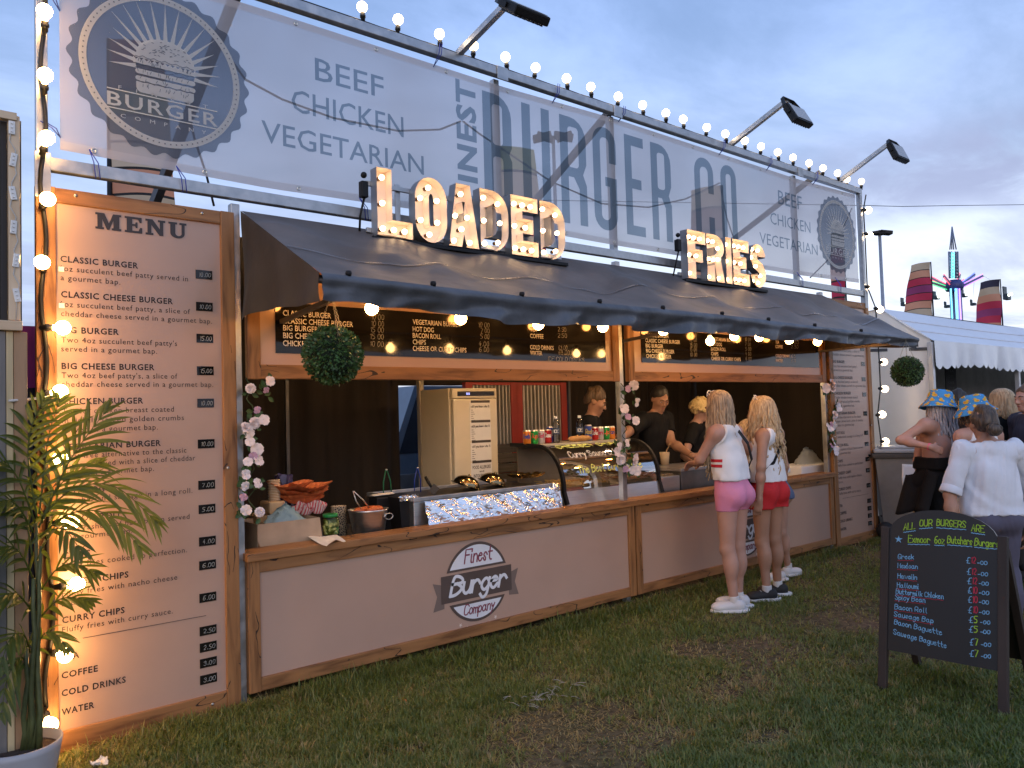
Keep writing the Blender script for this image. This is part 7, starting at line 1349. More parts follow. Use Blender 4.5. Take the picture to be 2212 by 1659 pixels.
def snets(D, lo, h):
    n = np.array(D.shape); ins = D < 0
    c = np.zeros(n - 1, np.int8)
    for dx in (0, 1):
        for dy in (0, 1):
            for dz in (0, 1): c += ins[dx:n[0] - 1 + dx, dy:n[1] - 1 + dy, dz:n[2] - 1 + dz]
    act = (c > 0) & (c < 8); I = np.argwhere(act); idx = np.full(n - 1, -1, np.int32); idx[act] = np.arange(len(I))
    S = np.zeros((len(I), 3)); W = np.zeros(len(I)); O = [(0, 0, 0), (1, 0, 0), (0, 1, 0), (1, 1, 0), (0, 0, 1), (1, 0, 1), (0, 1, 1), (1, 1, 1)]
    val = [D[I[:, 0] + o[0], I[:, 1] + o[1], I[:, 2] + o[2]] for o in O]
    for a, b in ((0, 1), (2, 3), (4, 5), (6, 7), (0, 2), (1, 3), (4, 6), (5, 7), (0, 4), (1, 5), (2, 6), (3, 7)):
        va, vb = val[a], val[b]; m = (va < 0) != (vb < 0); t = np.where(m, va / (va - vb + 1e-12), 0)
        P = np.array(O[a])[None] + t[:, None] * (np.array(O[b]) - np.array(O[a]))[None]; S[m] += P[m]; W[m] += 1
    V = lo + h * (I + S / W[:, None]); F = []
    for ax in range(3):
        u, v = [(1, 2), (2, 0), (0, 1)][ax]; sl = [slice(None)] * 3; sl[ax] = slice(0, n[ax] - 1); sl2 = list(sl); sl2[ax] = slice(1, n[ax])
        A, B = ins[tuple(sl)], ins[tuple(sl2)]; E = np.argwhere(A != B); E = E[(E[:, u] > 0) & (E[:, v] > 0) & (E[:, u] < n[u] - 1) & (E[:, v] < n[v] - 1)]
        eu = np.zeros(3, int); eu[u] = 1; ev = np.zeros(3, int); ev[v] = 1
        q = [idx[tuple((E - eu * i - ev * j).T)] for i, j in ((0, 0), (1, 0), (1, 1), (0, 1))]; fl = A[tuple(E.T)]
        Q4 = np.stack(q, 1); Q4[~fl] = Q4[~fl][:, ::-1]; F.append(Q4)
    return V, np.concatenate(F)
def skin_mesh(name, prims, mat, parent, h=.008, clips=(), wrinkle=0., seed=0, noz=None):
    lo, hi = bounds(prims); shp = tuple(((hi - lo) / h).astype(int) + 2); D = sdf_eval(prims, lo, h, shp)
    if clips:
        X = (lo[0] + h * np.arange(shp[0]))[:, None, None]; Y = (lo[1] + h * np.arange(shp[1]))[None, :, None]; Z = (lo[2] + h * np.arange(shp[2]))[None, None, :]
        for n, p in clips: D = np.maximum(D, n[0] * (X - p[0]) + n[1] * (Y - p[1]) + n[2] * (Z - p[2]))
    V, F = snets(D, lo, h)
    if wrinkle:
        r = np.random.default_rng(seed); N = np.zeros_like(V); f = V[F]; fn = np.cross(f[:, 2] - f[:, 0], f[:, 3] - f[:, 1])
        for i in range(4): np.add.at(N, F[:, i], fn)
        N /= np.linalg.norm(N, axis=1)[:, None] + 1e-12; w = 0
        for k in range(6): d = r.normal(size=3) * np.array((22, 22, 9)) * (1 + .5 * k); w = w + np.sin(V @ d + r.uniform(0, 6) + 1.4 * np.sin(V @ (r.normal(size=3) * 14))) / (1 + .5 * k)
        V = V + N * (w * wrinkle)[:, None]
    return raw_mesh(name, V, F, mat, parent)
SKIN = {k: M('skin_' + k, c, rough=.5, var=.08, scale=9, sss=.06) for k, c in {'fair': (.46, .265, .19), 'tan': (.36, .19, .12), 'rosy': (.45, .25, .185)}.items()}
EYEW = M('eye_white', (.7, .68, .65), rough=.2); EYED = M('eye_dark', (.02, .015, .01), rough=.2); LIP = M('lips', (.35, .12, .1), rough=.5); BROW = M('brow_hair', (.05, .03, .02), rough=.8)
def cl(name, c, **k): kw = dict(rough=.8, var=.08, scale=5, bump=.15, bscale=160); kw.update(k); return M(name, c, **kw)
def person(label, pos, head_deg, H, skin='fair', fem=True, wide=1., J=None, look=(0, 0), twist=0., lean=(0, 0), h=.008, curl=.5, spread=.0, legs=True, legsep=1.):
    """pos ground point; head_deg facing direction; returns context with joints and builders"""
    s = H / 1.70; t = thing('person', label, 'person', (pos[0], pos[1], 0)); a = math.radians(head_deg); f = np.array((math.cos(a), math.sin(a), 0)); r = np.array((math.sin(a), -math.cos(a), 0)); u = np.array((0, 0, 1.)); o = np.array((pos[0], pos[1], 0.))
    P = lambda x, y, z: o + s * (r * x + f * y + u * z)
    ld = lean[0] * f + lean[1] * r
    sh = .165 if fem else .19; hp = .088 if fem else .085; sh *= (wide + 1) / 2
    ta = math.radians(twist); rs = r * math.cos(ta) + f * math.sin(ta); fs = f * math.cos(ta) - r * math.sin(ta)
    C = dict(pel=P(0, 0, .93), chest=P(0, .0, 1.25) + ld * .6, neck=P(0, -.01, 1.435) + ld * .95, head=P(0, .025, 1.585) + ld * 1.15)
    shc = P(0, -.012, 1.385) + ld * .85
    for n, sg in (('L', -1), ('R', 1)):
        C['sh' + n] = shc + rs * sg * sh * s; C['el' + n] = C['sh' + n] + s * (rs * sg * .055 - u * .285 - f * .02); C['wr' + n] = C['el' + n] + s * (-u * .235 + f * .07 + rs * sg * .0)
        C['hp' + n] = P(sg * hp, 0, .90); C['kn' + n] = P(sg * (.085 * legsep), .015, .485); C['an' + n] = P(sg * .08 * legsep, -.02, .085)
        C['toe' + n] = None; C['hd' + n] = None
    if J: C.update(J)
    sp = C['neck'] - C['pel']; sp /= np.linalg.norm(sp); R = np.column_stack([rs - sp * (rs @ sp), fs - sp * (fs @ sp), sp]); R /= np.linalg.norm(R, axis=0)
    Rp = np.column_stack([r, f, u]); w = wide
    pel, ch, nk, hd = C['pel'], C['chest'], C['neck'], C['head']
    wst = pel * .52 + ch * .48
    T = [ell(pel + u * .03 * s, np.array((.168 if fem else .155, .112, .125)) * s * (w, w, 1), Rp, .05), ell(wst, np.array((.122 if fem else .14, .09, .14)) * s * (w, w, 1), R, .06), ell(ch, np.array((.142 if fem else .165, .102, .165)) * s * (w, w, 1), R, .06)]
    if fem: T += [ell(ch + R @ (np.array((sg * .062, .085, .02)) * s), np.array((.062, .055, .062)) * s * w, None, .04) for sg in (-1, 1)]
    T += [cone(C['shL'] * .8 + shc * .2, C['shR'] * .8 + shc * .2, .062 * s, .062 * s, .05), cone(C['shL'], shc + u * .03 * s, .05 * s, .055 * s, .05), cone(C['shR'], shc + u * .03 * s, .05 * s, .055 * s, .05)]
    bt = [ell(pel + (r * sg * .072 - f * .052 - u * .035) * s, np.array((.088, .088, .092)) * s * (w, w, 1), Rp, .03) for sg in (-1, 1)]
    nkp = [cone(nk - u * .03 * s, hd - u * .05 * s - f * .01, .052 * s * (1 if fem else 1.16), .048 * s * (1 if fem else 1.14), .025)]
    # head
    ya, pa = math.radians(look[0]), math.radians(look[1]); fh = f * math.cos(ya) - r * math.sin(ya); rh = r * math.cos(ya) + f * math.sin(ya); fh2 = fh * math.cos(pa) + u * math.sin(pa); uh = u * math.cos(pa) - fh * math.sin(pa)
    RH = np.column_stack([rh, fh2, uh]); q = lambda x, y, z: hd + RH @ (np.array((x, y, z)) * s); e = lambda c, rr, k=.02: ell(q(*c), np.array(rr) * s, RH, k)
    jw = .060 if fem else .066
    HD = [e((0, -.012, .03), (.076, .093, .088)), e((0, .022, -.03), (jw, .068, .085), .03), e((0, .07, -.088), (.026, .02, .02), .03), e((0, .083, .018), (.045, .014, .012), .02), cone(q(0, .090, .012), q(0, .109, -.028), .008 * s, .0125 * s, .014), e((.011, .096, -.033), (.009, .009, .007), .008), e((-.011, .096, -.033), (.009, .009, .007), .008), e((0, .088, -.056), (.022, .009, .006), .006), e((0, .086, -.067), (.019, .009, .006), .006), e((.042, .062, -.02), (.022, .02, .02), .025), e((-.042, .062, -.02), (.022, .02, .02), .025)]
    HD += [e((sg * .077, -.008, -.008), (.009, .02, .03), .006) for sg in (-1, 1)]
    arms = {}; hands = []
    for n, sg in (('L', -1), ('R', 1)):
        S_, E_, W_ = C['sh' + n], C['el' + n], C['wr' + n]; k = s * (.95 if fem else 1.12) * (w + 1) / 2
        arms[n] = [cone(S_, E_, .050 * k, .040 * k, .03), cone(E_, W_, .039 * k, .026 * k, .02), ell(E_ * .68 + W_ * .32, (.042 * k,) * 3, None, .03)]
        d = W_ - E_; d /= np.linalg.norm(d); hdv = C['hd' + n]
        if hdv is not None: d = np.array(hdv, float); d /= np.linalg.norm(d)
        nr = (pel + u * .2 * s) - W_; nr = nr - d * (nr @ d); nr /= np.linalg.norm(nr) + 1e-9; sd = np.cross(d, nr) * sg   # palm looks at the body, thumb side forward
        if sd @ f < 0 and abs(d[2]) > .6: sd = -sd
        pc = W_ + d * .045 * s; Rm = np.column_stack([sd, nr, d]); hands.append(ell(pc, np.array((.037, .017, .05)) * s, Rm, .012)); hands.append(cone(W_ - d * .01, W_ + d * .02 * s, .025 * s, .022 * s, .015))
        for j, (off, ln) in enumerate(((.027, .072), (.009, .08), (-.009, .074), (-.026, .058))):
            b = pc + d * .042 * s + sd * off * s; c1 = curl * (.8 + .12 * j); d1 = d * math.cos(c1) + nr * math.sin(c1); d2 = d * math.cos(c1 * 2.2) + nr * math.sin(c1 * 2.2); m = b + d1 * ln * .5 * s; hands += [cone(b - d * .012 * s, m, .0088 * s, .0082 * s, .005), cone(m, m + d2 * ln * .5 * s, .0082 * s, .0068 * s, .004)]
        b = W_ + d * .022 * s + sd * .024 * s; m = b + (d * .6 + sd * .7 + nr * .25) * .034 * s; hands += [cone(b, m, .012 * s, .010 * s, .01), cone(m, m + (d * .85 + sd * .2 + nr * .4) * .032 * s, .010 * s, .008 * s, .005)]
    lg = {}
    for n, sg in (('L', -1), ('R', 1)):
        Hh, K, A = C['hp' + n], C['kn' + n], C['an' + n]; k = s * (w + 1) / 2; fk = 1.0 if fem else .97
        kb = K - f * .012 * s
        lg[n] = [cone(Hh, K, .088 * k * fk, .054 * k, .03), cone(K, A, .050 * k, .034 * k, .03), ell(K * .70 + A * .30 - f * .018 * s, np.array((.052, .055, .11)) * k, Rp, .03), ell(K + f * .008, np.array((.046, .05, .055)) * k, Rp, .02)]
        tv = C['toe' + n]; tv = f if tv is None else np.array(tv, float); tv = tv / np.linalg.norm(tv); C['toe' + n] = tv; lg[n] += [cone(A - tv * .02 * s - u * .035 * s, A + tv * .14 * s - u * .055 * s, .034 * s, .026 * s, .02)]
    body = T + bt + nkp + HD + arms['L'] + arms['R'] + hands
    if legs: body += lg['L'] + lg['R']
    skin_mesh('body', body, SKIN[skin], t, h)
    ey = MB()
    for sg in (-1, 1):
        ey.ball(q(sg * .031, .0775, .004), (.0125 * s,) * 3, 10, 8, 0); ey.ball(q(sg * .031, .0855, .003), (.0062 * s,) * 3, 8, 6, 1)
    ey.build('eyes', [EYEW, EYED], t)
    bw = MB()
    for sg in (-1, 1): bw.tube([q(sg * .014, .097, .022), q(sg * .032, .093, .028), q(sg * .05, .078, .021)], [.004 * s, .0048 * s, .003 * s], 6)
    bw.build('eyebrows', BROW, t)
    lp = MB(); lp.tube([q(-.021, .089, -.061), q(0, .0985, -.060), q(.021, .089, -.061)], [.002 * s, .0048 * s, .002 * s], 6); lp.build('lips', LIP, t)
    ctx = dict(t=t, s=s, f=f, r=r, u=u, C=C, T=T, bt=bt, nk=nkp, arms=arms, lg=lg, q=q, RH=RH, R=R, Rp=Rp, P=P, h=h, w=w, shc=shc, rs=rs, fem=fem, HD=HD)
    return ctx
def grow(pr, d, k=None): return [(p[0], p[1], p[2], p[3] + d, p[4] + d, k or p[5]) if p[0] == 'c' else (p[0], p[1], p[2] + d, p[3], p[4], k or p[5]) for p in pr]
def top(c, name, mat, hem, sleeve=0., loose=.0, neck=.0, strap=None, gap=.012, wr=.0028, vneck=0., back=True):
    """shirt: hem height (m); sleeve = share of the arm covered (0..2: past the elbow above 1)"""
    s, u, C = c['s'], c['u'], c['C']; pr = grow(c['T'], gap)
    hz = C['pel'] * 1.; hz[2] = hem
    pr += [ell((hz + C['chest']) / 2, np.array((.135 * c['w'] + loose, .098 * c['w'] + loose, abs(C['chest'][2] - hem) * .75 + .02)) * 1.0 * np.array((s, s, 1)), c['Rp'], .06)]
    if loose: pr += [cone(hz + u * .02 + c['r'] * sg * (.08 + loose) * s, C['chest'] + c['r'] * sg * .07 * s, (.085 + loose * .5) * s, .07 * s, .05) for sg in (-1, 1)]
    if hem < C['pel'][2] + .08: pr += grow(c['bt'], gap)
    clips = [((0, 0, -1.), hz), ((0, 0, 1.), C['neck'] + u * (.012 + neck) * s)]
    if strap:
        for sg in (-1, 1): nn = c['rs'] * sg * .94 + u * .34; clips.append((nn, c['shc'] + c['rs'] * sg * strap * s - u * .015 * s))
    o = skin_mesh(name, pr, mat, c['t'], c['h'], clips, wr, int(hem * 1000))
    if sleeve:
        for n in 'LR':
            S_, E_, W_ = C['sh' + n], C['el' + n], C['wr' + n]; f = min(1, sleeve); pe = S_ + (E_ - S_) * f; k = s * (c['w'] + 1) / 2 * (.95 if c['fem'] else 1.1)
            pq = [cone(S_, pe, .058 * k + gap, (.050 if f < 1 else .044) * k + gap * 1.2, .03), cone(c['shc'] + (S_ - c['shc']) * .6, S_, .058 * s, .055 * k + gap, .03)]; d = (E_ - S_); cp = [(d / np.linalg.norm(d), pe)]
            if sleeve > 1: pe2 = E_ + (W_ - E_) * (sleeve - 1); pq.append(cone(E_, pe2, .046 * k + gap, .040 * k + gap, .03)); d = W_ - E_; cp = [(d / np.linalg.norm(d), pe2)]
            skin_mesh('sleeve', pq, mat, c['t'], c['h'], cp, wr, 5 + ord(n))
    return o
def bottom(c, name, mat, waist, hem, gap=.009, flare=0., wr=.002, upto=None):
    s, u, C = c['s'], c['u'], c['C']; pr = grow(c['T'][:2] + c['bt'], gap)
    for n in 'LR':
        pr += grow(c['lg'][n][:1], gap + flare * .4, .03)
        if hem < C['kn' + n][2] + .03: pr += grow(c['lg'][n][1:4], gap + flare, .03) + [cone(C['kn' + n], C['an' + n], (.056 + flare) * s, (.05 + flare) * s, .03)]
        elif flare: m = C['hp' + n] + (C['kn' + n] - C['hp' + n]) * .45; pr += [cone(C['hp' + n], m, .09 * s + gap, .095 * s + gap + flare, .03)]
    return skin_mesh(name, pr, mat, c['t'], c['h'], [((0, 0, -1.), (0, 0, hem)), ((0, 0, 1.), (0, 0, waist))], wr, int(hem * 977))
def shoes(c, mat, sole, sock=None, name='shoe'):
    s, u = c['s'], c['u']
    for n in 'LR':
        A, tv = c['C']['an' + n], c['C']['toe' + n]; sd = np.cross(tv, u); g = A.copy(); g[2] = 0; R = np.column_stack([sd, tv, u])
        pr = [cone(g - tv * .035 * s + u * .062 * s, g - tv * .015 * s + u * .09 * s, .040 * s, .039 * s, .025), ell(g + tv * .05 * s + u * .048 * s, np.array((.045, .12, .038)) * s, R, .03), ell(g + tv * .115 * s + u * .038 * s, np.array((.046, .058, .030)) * s, R, .03), ell(g - tv * .035 * s + u * .045 * s, np.array((.038, .046, .048)) * s, R, .025)]
        o = skin_mesh(name, pr, mat, c['t'], .006, [((0, 0, -1.), (0, 0, .016)), ((0, 0, 1.), g + u * .098 * s)])
        pr = [ell(g + tv * .04 * s, np.array((.054, .15, .1)) * s, R, .02), ell(g - tv * .04 * s, np.array((.05, .075, .1)) * s, R, .03)]; so = skin_mesh('sole', pr, sole, c['t'], .007, [((0, 0, 1.), (0, 0, .026)), ((0, 0, -1.), (0, 0, .001))]); so.parent = o; BASE[so.name] = BASE[o.name]
        lc = MB()
        for k in range(5): y = .035 + .022 * k; z = .098 - .013 * k; a = g + (tv * y + u * z) * s; lc.tube([a - sd * .022 * s - u * .004, a + u * .003, a + sd * .022 * s - u * .004], .0028, 5)
        lo = lc.build('laces', sole, c['t']); lo.parent = o
        if sock: skin_mesh('sock', [cone(A - u * .03 * s, A + u * .045 * s, .040 * s, .039 * s, .01)], sock, c['t'], .007, [((0, 0, 1.), A + u * .04 * s)])
def hair_short(c, mat, top_=.012, low=-.02, back=-.05, rough_=.004, fringe=.055):
    q, s = c['q'], c['s']; RH = c['RH']
    pr = [ell(q(0, -.018, .038), np.array((.082, .096, .09 + top_)) * s, RH, .02), ell(q(0, -.055, .0), np.array((.074, .055, .07)) * s, RH, .03)]
    n1 = RH @ np.array((0, .82, -.57)); skin_mesh('hair', pr, mat, c['t'], .006, [(n1, q(0, fringe, .045)), (RH @ np.array((0, .0, -1.)), q(0, 0, back)), (RH @ np.array((0, .55, -.83)), q(0, -.01, low))], rough_, 3)
def locks(c, mat, n, length, spread=.085, wave=.012, seed=1, back=.6, thick=.011, front=True, up=.075, a0=-2.6, a1=2.6, drop=1., taper=.5, name='hair'):
    """long hair: many tapering wavy locks from the crown, over the back of the head and down"""
    q, s, r = c['q'], c['s'], random.Random(seed); mb = MB()
    for i in range(n):
        a = a0 + (a1 - a0) * (i + r.random()) / n; L = length * r.uniform(.62, 1.08); x, y = math.sin(a), -math.cos(a); k = 16; P = []
        ph = r.uniform(0, 6.28); ph2 = r.uniform(0, 6.28)
        for j in range(k + 1):
            f = j / k
            if f < .3: g = f / .3; th = g * math.pi / 2 * .97; p = q(x * (.012 + .082 * math.sin(th)), -.014 + y * (.012 + .1 * math.sin(th)), .035 + (.093) * math.cos(th) + .004)
            else:
                g = (f - .3) / .7; b = q(x * .094, -.014 + y * .112, .038); sw = spread * g; wv = wave * math.sin(g * 11 + ph) * g ** .5
                p = b - np.array((0, 0, 1)) * L * g + (c['r'] * x * sw * .5 + c['f'] * (y * sw * .55 + .012 * g)) + c['r'] * wv + c['f'] * wave * .8 * math.cos(g * 10 + ph2) * g ** .5
            P.append(p)
        mb.tube(P, [thick * s * (.6 + .5 * min(1, j / 4)) * (1 - taper * (j / k) ** 2) for j in range(k + 1)], 6, flat=.6)
    return mb.build(name, mat, c['t'])
def hairmat(name, c1, c2):
    m, nt, N, L, b = nodes(name); tc = N.new('ShaderNodeTexCoord'); mp = N.new('ShaderNodeMapping'); mp.inputs[3].default_value = (60, 60, 3); L.new(tc.outputs['Object'], mp.inputs[0]); n = N.new('ShaderNodeTexNoise'); n.inputs['Scale'].default_value = 1.5; n.inputs['Detail'].default_value = 4; L.new(mp.outputs[0], n.inputs[0]); mx = N.new('ShaderNodeMix'); mx.data_type = 'RGBA'; mx.inputs[6].default_value = (*c1, 1); mx.inputs[7].default_value = (*c2, 1); mr = N.new('ShaderNodeMapRange'); mr.inputs[1].default_value = .35; mr.inputs[2].default_value = .65; L.new(n.outputs[0], mr.inputs[0]); L.new(mr.outputs[0], mx.inputs[0]); L.new(mx.outputs[2], b.inputs['Base Color']); b.inputs['Roughness'].default_value = .5
    bp = N.new('ShaderNodeBump'); bp.inputs['Strength'].default_value = .6; bp.inputs['Distance'].default_value = .004; L.new(n.outputs[0], bp.inputs['Height']); L.new(bp.outputs[0], b.inputs['Normal']); return m
def strap(c, pts, w, mat, name='bag_strap'):
    mb = MB()
    for i in range(len(pts) - 1): mb.beam(pts[i], np.array(pts[i + 1]) + (np.array(pts[i + 1]) - np.array(pts[i])) * .05, w, .006, c['fs'] if 'fs' in c else c['f'])
    return mb.build(name, mat, c['t'])
HB = dict(blond=hairmat('blond_hair', (.30, .19, .09), (.62, .45, .26)), dirty=hairmat('ash_blond_hair', (.16, .11, .07), (.50, .36, .22)), brown=hairmat('brown_hair', (.05, .03, .018), (.13, .08, .045)), dark=hairmat('dark_hair', (.012, .01, .009), (.03, .024, .02)), yellow=hairmat('yellow_blond_hair', (.45, .32, .12), (.70, .54, .27)), grey=hairmat('silver_hair', (.2, .19, .21), (.5, .47, .48)), greybrown=hairmat('greying_brown_hair', (.03, .02, .014), (.10, .068, .047)))
WTOP = cl('white_cotton', (.74, .74, .75)); BLKT = cl('black_cotton', (.0065, .0065, .007), var=.2, spec=.2); PINK = cl('pink_jersey', (.62, .22, .36), rough=.65); REDS = cl('red_jersey', (.48, .012, .016)); STRIPE = cl('red_stripe', (.5, .015, .03))
SOLE = M('white_sole', (.66, .66, .65), rough=.6); LEA = M('white_leather_shoe', (.62, .62, .63), rough=.5, var=.06); BSH = M('black_canvas_shoe', (.015, .015, .016), rough=.7); SOCK = M('white_sock', (.62, .61, .6), rough=.9)
def shades(c, up=.112, y=.012, rim=None):
    """sunglasses pushed up on the head"""
    q, s = c['q'], c['s']; rim = rim or WHITE; mb = MB()
    for sg in (-1, 1):
        P = [q(sg * .008, y + .01, up + .03), q(sg * .035, y + .012, up + .035), q(sg * .068, y, up + .018), q(sg * .064, y + .018, up - .01), q(sg * .036, y + .03, up + .0), q(sg * .010, y + .026, up + .012)]; mb.tube(P, .0042, 6, closed=True); mb.tube([P[2], q(sg * .084, -.03, up - .045), q(sg * .084, -.07, up - .07)], .0035, 6)
    mb.build('sunglasses', rim, c['t'])
# ---- customers
PF = PZ(1592, 1318, 0); hdP = PY(1571, 905, PF[1] + .02)
c = person('person in white sleeveless top and pink shorts standing at the counter, long ash-blond hair', (PF[0], PF[1]), 97, 1.665, 'rosy', True, 1.0, h=.0065, J=dict(elL=PY(1512, 992, PF[1] + .12), wrL=PY(1508, 1000, PF[1] + .36), hdL=(.1, .9, -.1), elR=PY(1628, 985, PF[1] + .10), wrR=PY(1612, 1010, PF[1] + .30), hdR=(-.2, .9, .1), toeL=(-.75, .66, 0), toeR=(-.6, .8, 0), anL=np.array((PF[0] - .06, PF[1] - .02, .085)), anR=np.array((PF[0] + .085, PF[1] + .04, .085))), look=(-8, -14), lean=(.05, -.02), curl=.6)
top(c, 'sleeveless_top', WTOP, 1.0, 0, .012, .0, strap=.135, wr=.004); bottom(c, 'shorts', PINK, 1.03, .765, .007, wr=.0012)
from mathutils.bvhtree import BVHTree
tp = [o for o in c['t'].children if o.name.startswith('sleeveless_top')][0]; bv = BVHTree.FromPolygons([Vector(BASE[tp.name]) + v.co for v in tp.data.vertices], [p.vertices[:] for p in tp.data.polygons]); mb = MB()
for z in (1.10, 1.14):
    rows = []
    for k in range(13):
        y = -.02 + .11 * k / 12; row = []
        for dz in (0, .022):
            o_ = c['P'](-.5, y, (z + dz) / c['s']); hit = bv.ray_cast(Vector(o_), Vector(c['r']))
            if hit[0] is not None: row.append(np.array(hit[0]) - c['r'] * .003)
        if len(row) == 2: rows += row
    mb.add(rows, [(2 * i, 2 * i + 2, 2 * i + 3, 2 * i + 1) for i in range(len(rows) // 2 - 1)])
mb.build('red_stripes', STRIPE, c['t'])
shoes(c, LEA, SOLE, SOCK); locks(c, HB['dirty'], 240, .56, .045, .022, 1, a0=-1.85, a1=2.05, thick=.0098); shades(c)
strap(c, [c['P'](-.05, -.1, 1.40), c['P'](.04, -.128, 1.30), c['P'](.12, -.115, 1.17), c['P'](.165, -.05, 1.08)], .026, BLACK)
mb = MB(); mb.rbox((-.06, -.03, -.045), (.06, .03, .045), .015, 0, c['Rp'], c['P'](.165, .05, 1.03)); mb.build('belt_bag', BLACK, c['t'])
RF = PZ(1668, 1292, 0)
c = person('person in white sleeveless top and red shorts at the counter, wavy yellow-blond hair', (RF[0], RF[1]), 86, 1.62, 'tan', True, .97, h=.0065, J=dict(shL=PY(1648, 945, RF[1] - .06), elL=PY(1644, 1010, RF[1] - .11), wrL=PY(1640, 1082, RF[1] - .10), hdL=(-.14, .15, -1), anL=np.array((RF[0] - .10, RF[1] - .02, .085)), anR=np.array((RF[0] + .12, RF[1] + .02, .085)), toeL=(-.8, .6, 0), toeR=(-.7, .7, 0)), look=(28, -8), lean=(.02, .01), curl=.75)
top(c, 'sleeveless_top', WTOP, .945, 0, .015, .0, strap=.132, wr=.004); bottom(c, 'shorts', REDS, .99, .735, .010, .018, wr=.003)
shoes(c, BSH, SOLE, SOCK); locks(c, HB['blond'], 230, .52, .11, .032, 5, a0=-2.35, a1=2.35, thick=.0105); shades(c)
strap(c, [c['P'](-.06, -.09, 1.39), c['P'](.03, -.125, 1.29), c['P'](-.06, -.12, 1.16), c['P'](-.15, -.06, 1.06), c['P'](-.17, .03, 1.02)][1:], .024, BLACK)
mb = MB(); mb.rbox((-.10, -.05, -.08), (.10, .05, .08), .03, 0, c['Rp'], c['P'](-.19, .09, 1.03)); mb.build('crossbody_bag', BLACK, c['t'])
TF = PZ(1688, 1252, 0)
c = person('person mostly hidden behind the red-shorts customer, white trainers showing', (TF[0], TF[1]), 95, 1.42, 'fair', True, .9, look=(15, -25), lean=(.24, .05), J=dict(anL=np.array((TF[0] - .06, TF[1] - .0, .085)), anR=np.array((TF[0] + .17, TF[1] + .03, .085)), toeL=(-.7, .5, 0), toeR=(.9, -.25, 0)))
top(c, 'sleeveless_top', WTOP, .95, 0, .02, .0, strap=.13); bottom(c, 'shorts', cl('denim_shorts', (.08, .12, .22)), .97, .72, .010, .01); shoes(c, LEA, SOLE, SOCK); locks(c, HB['dirty'], 70, .3, .06, .012, 9)
# ---- staff
def at_head(px, py, Y): p = PY(px, py, Y); return p
p = at_head(1267, 842, 1.12)
c = person('person behind the display case in black top, short brown hair, looking down right', (p[0], p[1]), -52, p[2], 'tan', False, 1.02, look=(2, -24), legs=True, lean=(.05, 0)); top(c, 'black_t_shirt', BLKT, .92, .55, .01, .006); bottom(c, 'trousers', cl('black_trousers', (.02, .02, .022)), .98, .05, .012, .004); hair_short(c, HB['brown'], .02, -.012, -.06, .005, .06); shoes(c, BSH, BSH)
p = at_head(1400, 838, 1.14); hw = PY(1496, 985, .62); ew = PY(1449, 955, .95)
c = person('person behind the counter in black T-shirt, cropped dark hair, reaching out to a customer', (p[0], p[1]), -84, p[2], 'tan', False, 1.08, look=(-24, -26), lean=(.1, 0), J=dict(elL=ew, wrL=hw, hdL=(.8, -.5, -.1), elR=PY(1341, 945, .95), wrR=PY(1352, 1005, .80)), curl=.5); top(c, 'black_t_shirt', BLKT, .92, .62, .01, .006); bottom(c, 'trousers', cl('charcoal_trousers', (.025, .025, .028)), .98, .05, .012, .004); hair_short(c, HB['dark'], .006, .0, -.035, .0015, .058); shoes(c, BSH, BSH)
mb = MB(); hand(mb, 'Cojari', c['P'](-.03, .148, 1.22), c['P'](-.13, .138, 1.22), .02, .004, 0, tuple(c['f'])); mb.build('shirt_print', M('pink_print', (.6, .3, .3)), c['t'])
mb = MB(); w = c['C']['wrL']; d = w - c['C']['elL']; d /= np.linalg.norm(d); mb.lathe([(.032, -.012), (.035, 0), (.032, .012)], w - d * .02, 18, 0, d); mb.build('bracelet', M('dark_bracelet', (.05, .02, .02)), c['t'])
mb = MB(); mb.grid(lambda uu, vv: c['q']((uu - .5) * .1, .083 - .05 * (2 * uu - 1) ** 2, -.075 - .03 * vv), 8, 3); 
hair_b = mb.build('stubble', M('stubble', (.05, .035, .028), rough=.9), c['t'])
p = at_head(1493, 865, 1.05)
c = person('person with tousled yellow-blond hair and dark glasses behind the fryer', (p[0], p[1]), -58, p[2], 'fair', True, 1.12, look=(6, -16), lean=(.06, 0), J=dict(wrR=PY(1500, 1000, .70), elR=PY(1478, 985, .9), wrL=PY(1560, 1000, .72), elL=PY(1552, 960, .85))); top(c, 'black_t_shirt', BLKT, .9, .6, .02, -.012); bottom(c, 'trousers', cl('dark_trousers', (.02, .02, .02)), .95, .05, .012, .004); shoes(c, BSH, BSH)
hair_short(c, HB['yellow'], .03, -.02, -.075, .009, .062); locks(c, HB['yellow'], 90, .05, .03, .012, 4, thick=.013, name='hair_layer')
mb = MB()
for sg in (-1, 1): mb.rbox((-.024, -.003, -.016), (.024, .003, .016), .006, 0, c['RH'], c['q'](sg * .032, .101, .002)); mb.tube([c['q'](sg * .055, .098, .006), c['q'](sg * .08, .02, .008)], .003, 5)
mb.build('glasses', BLACK, c['t'])
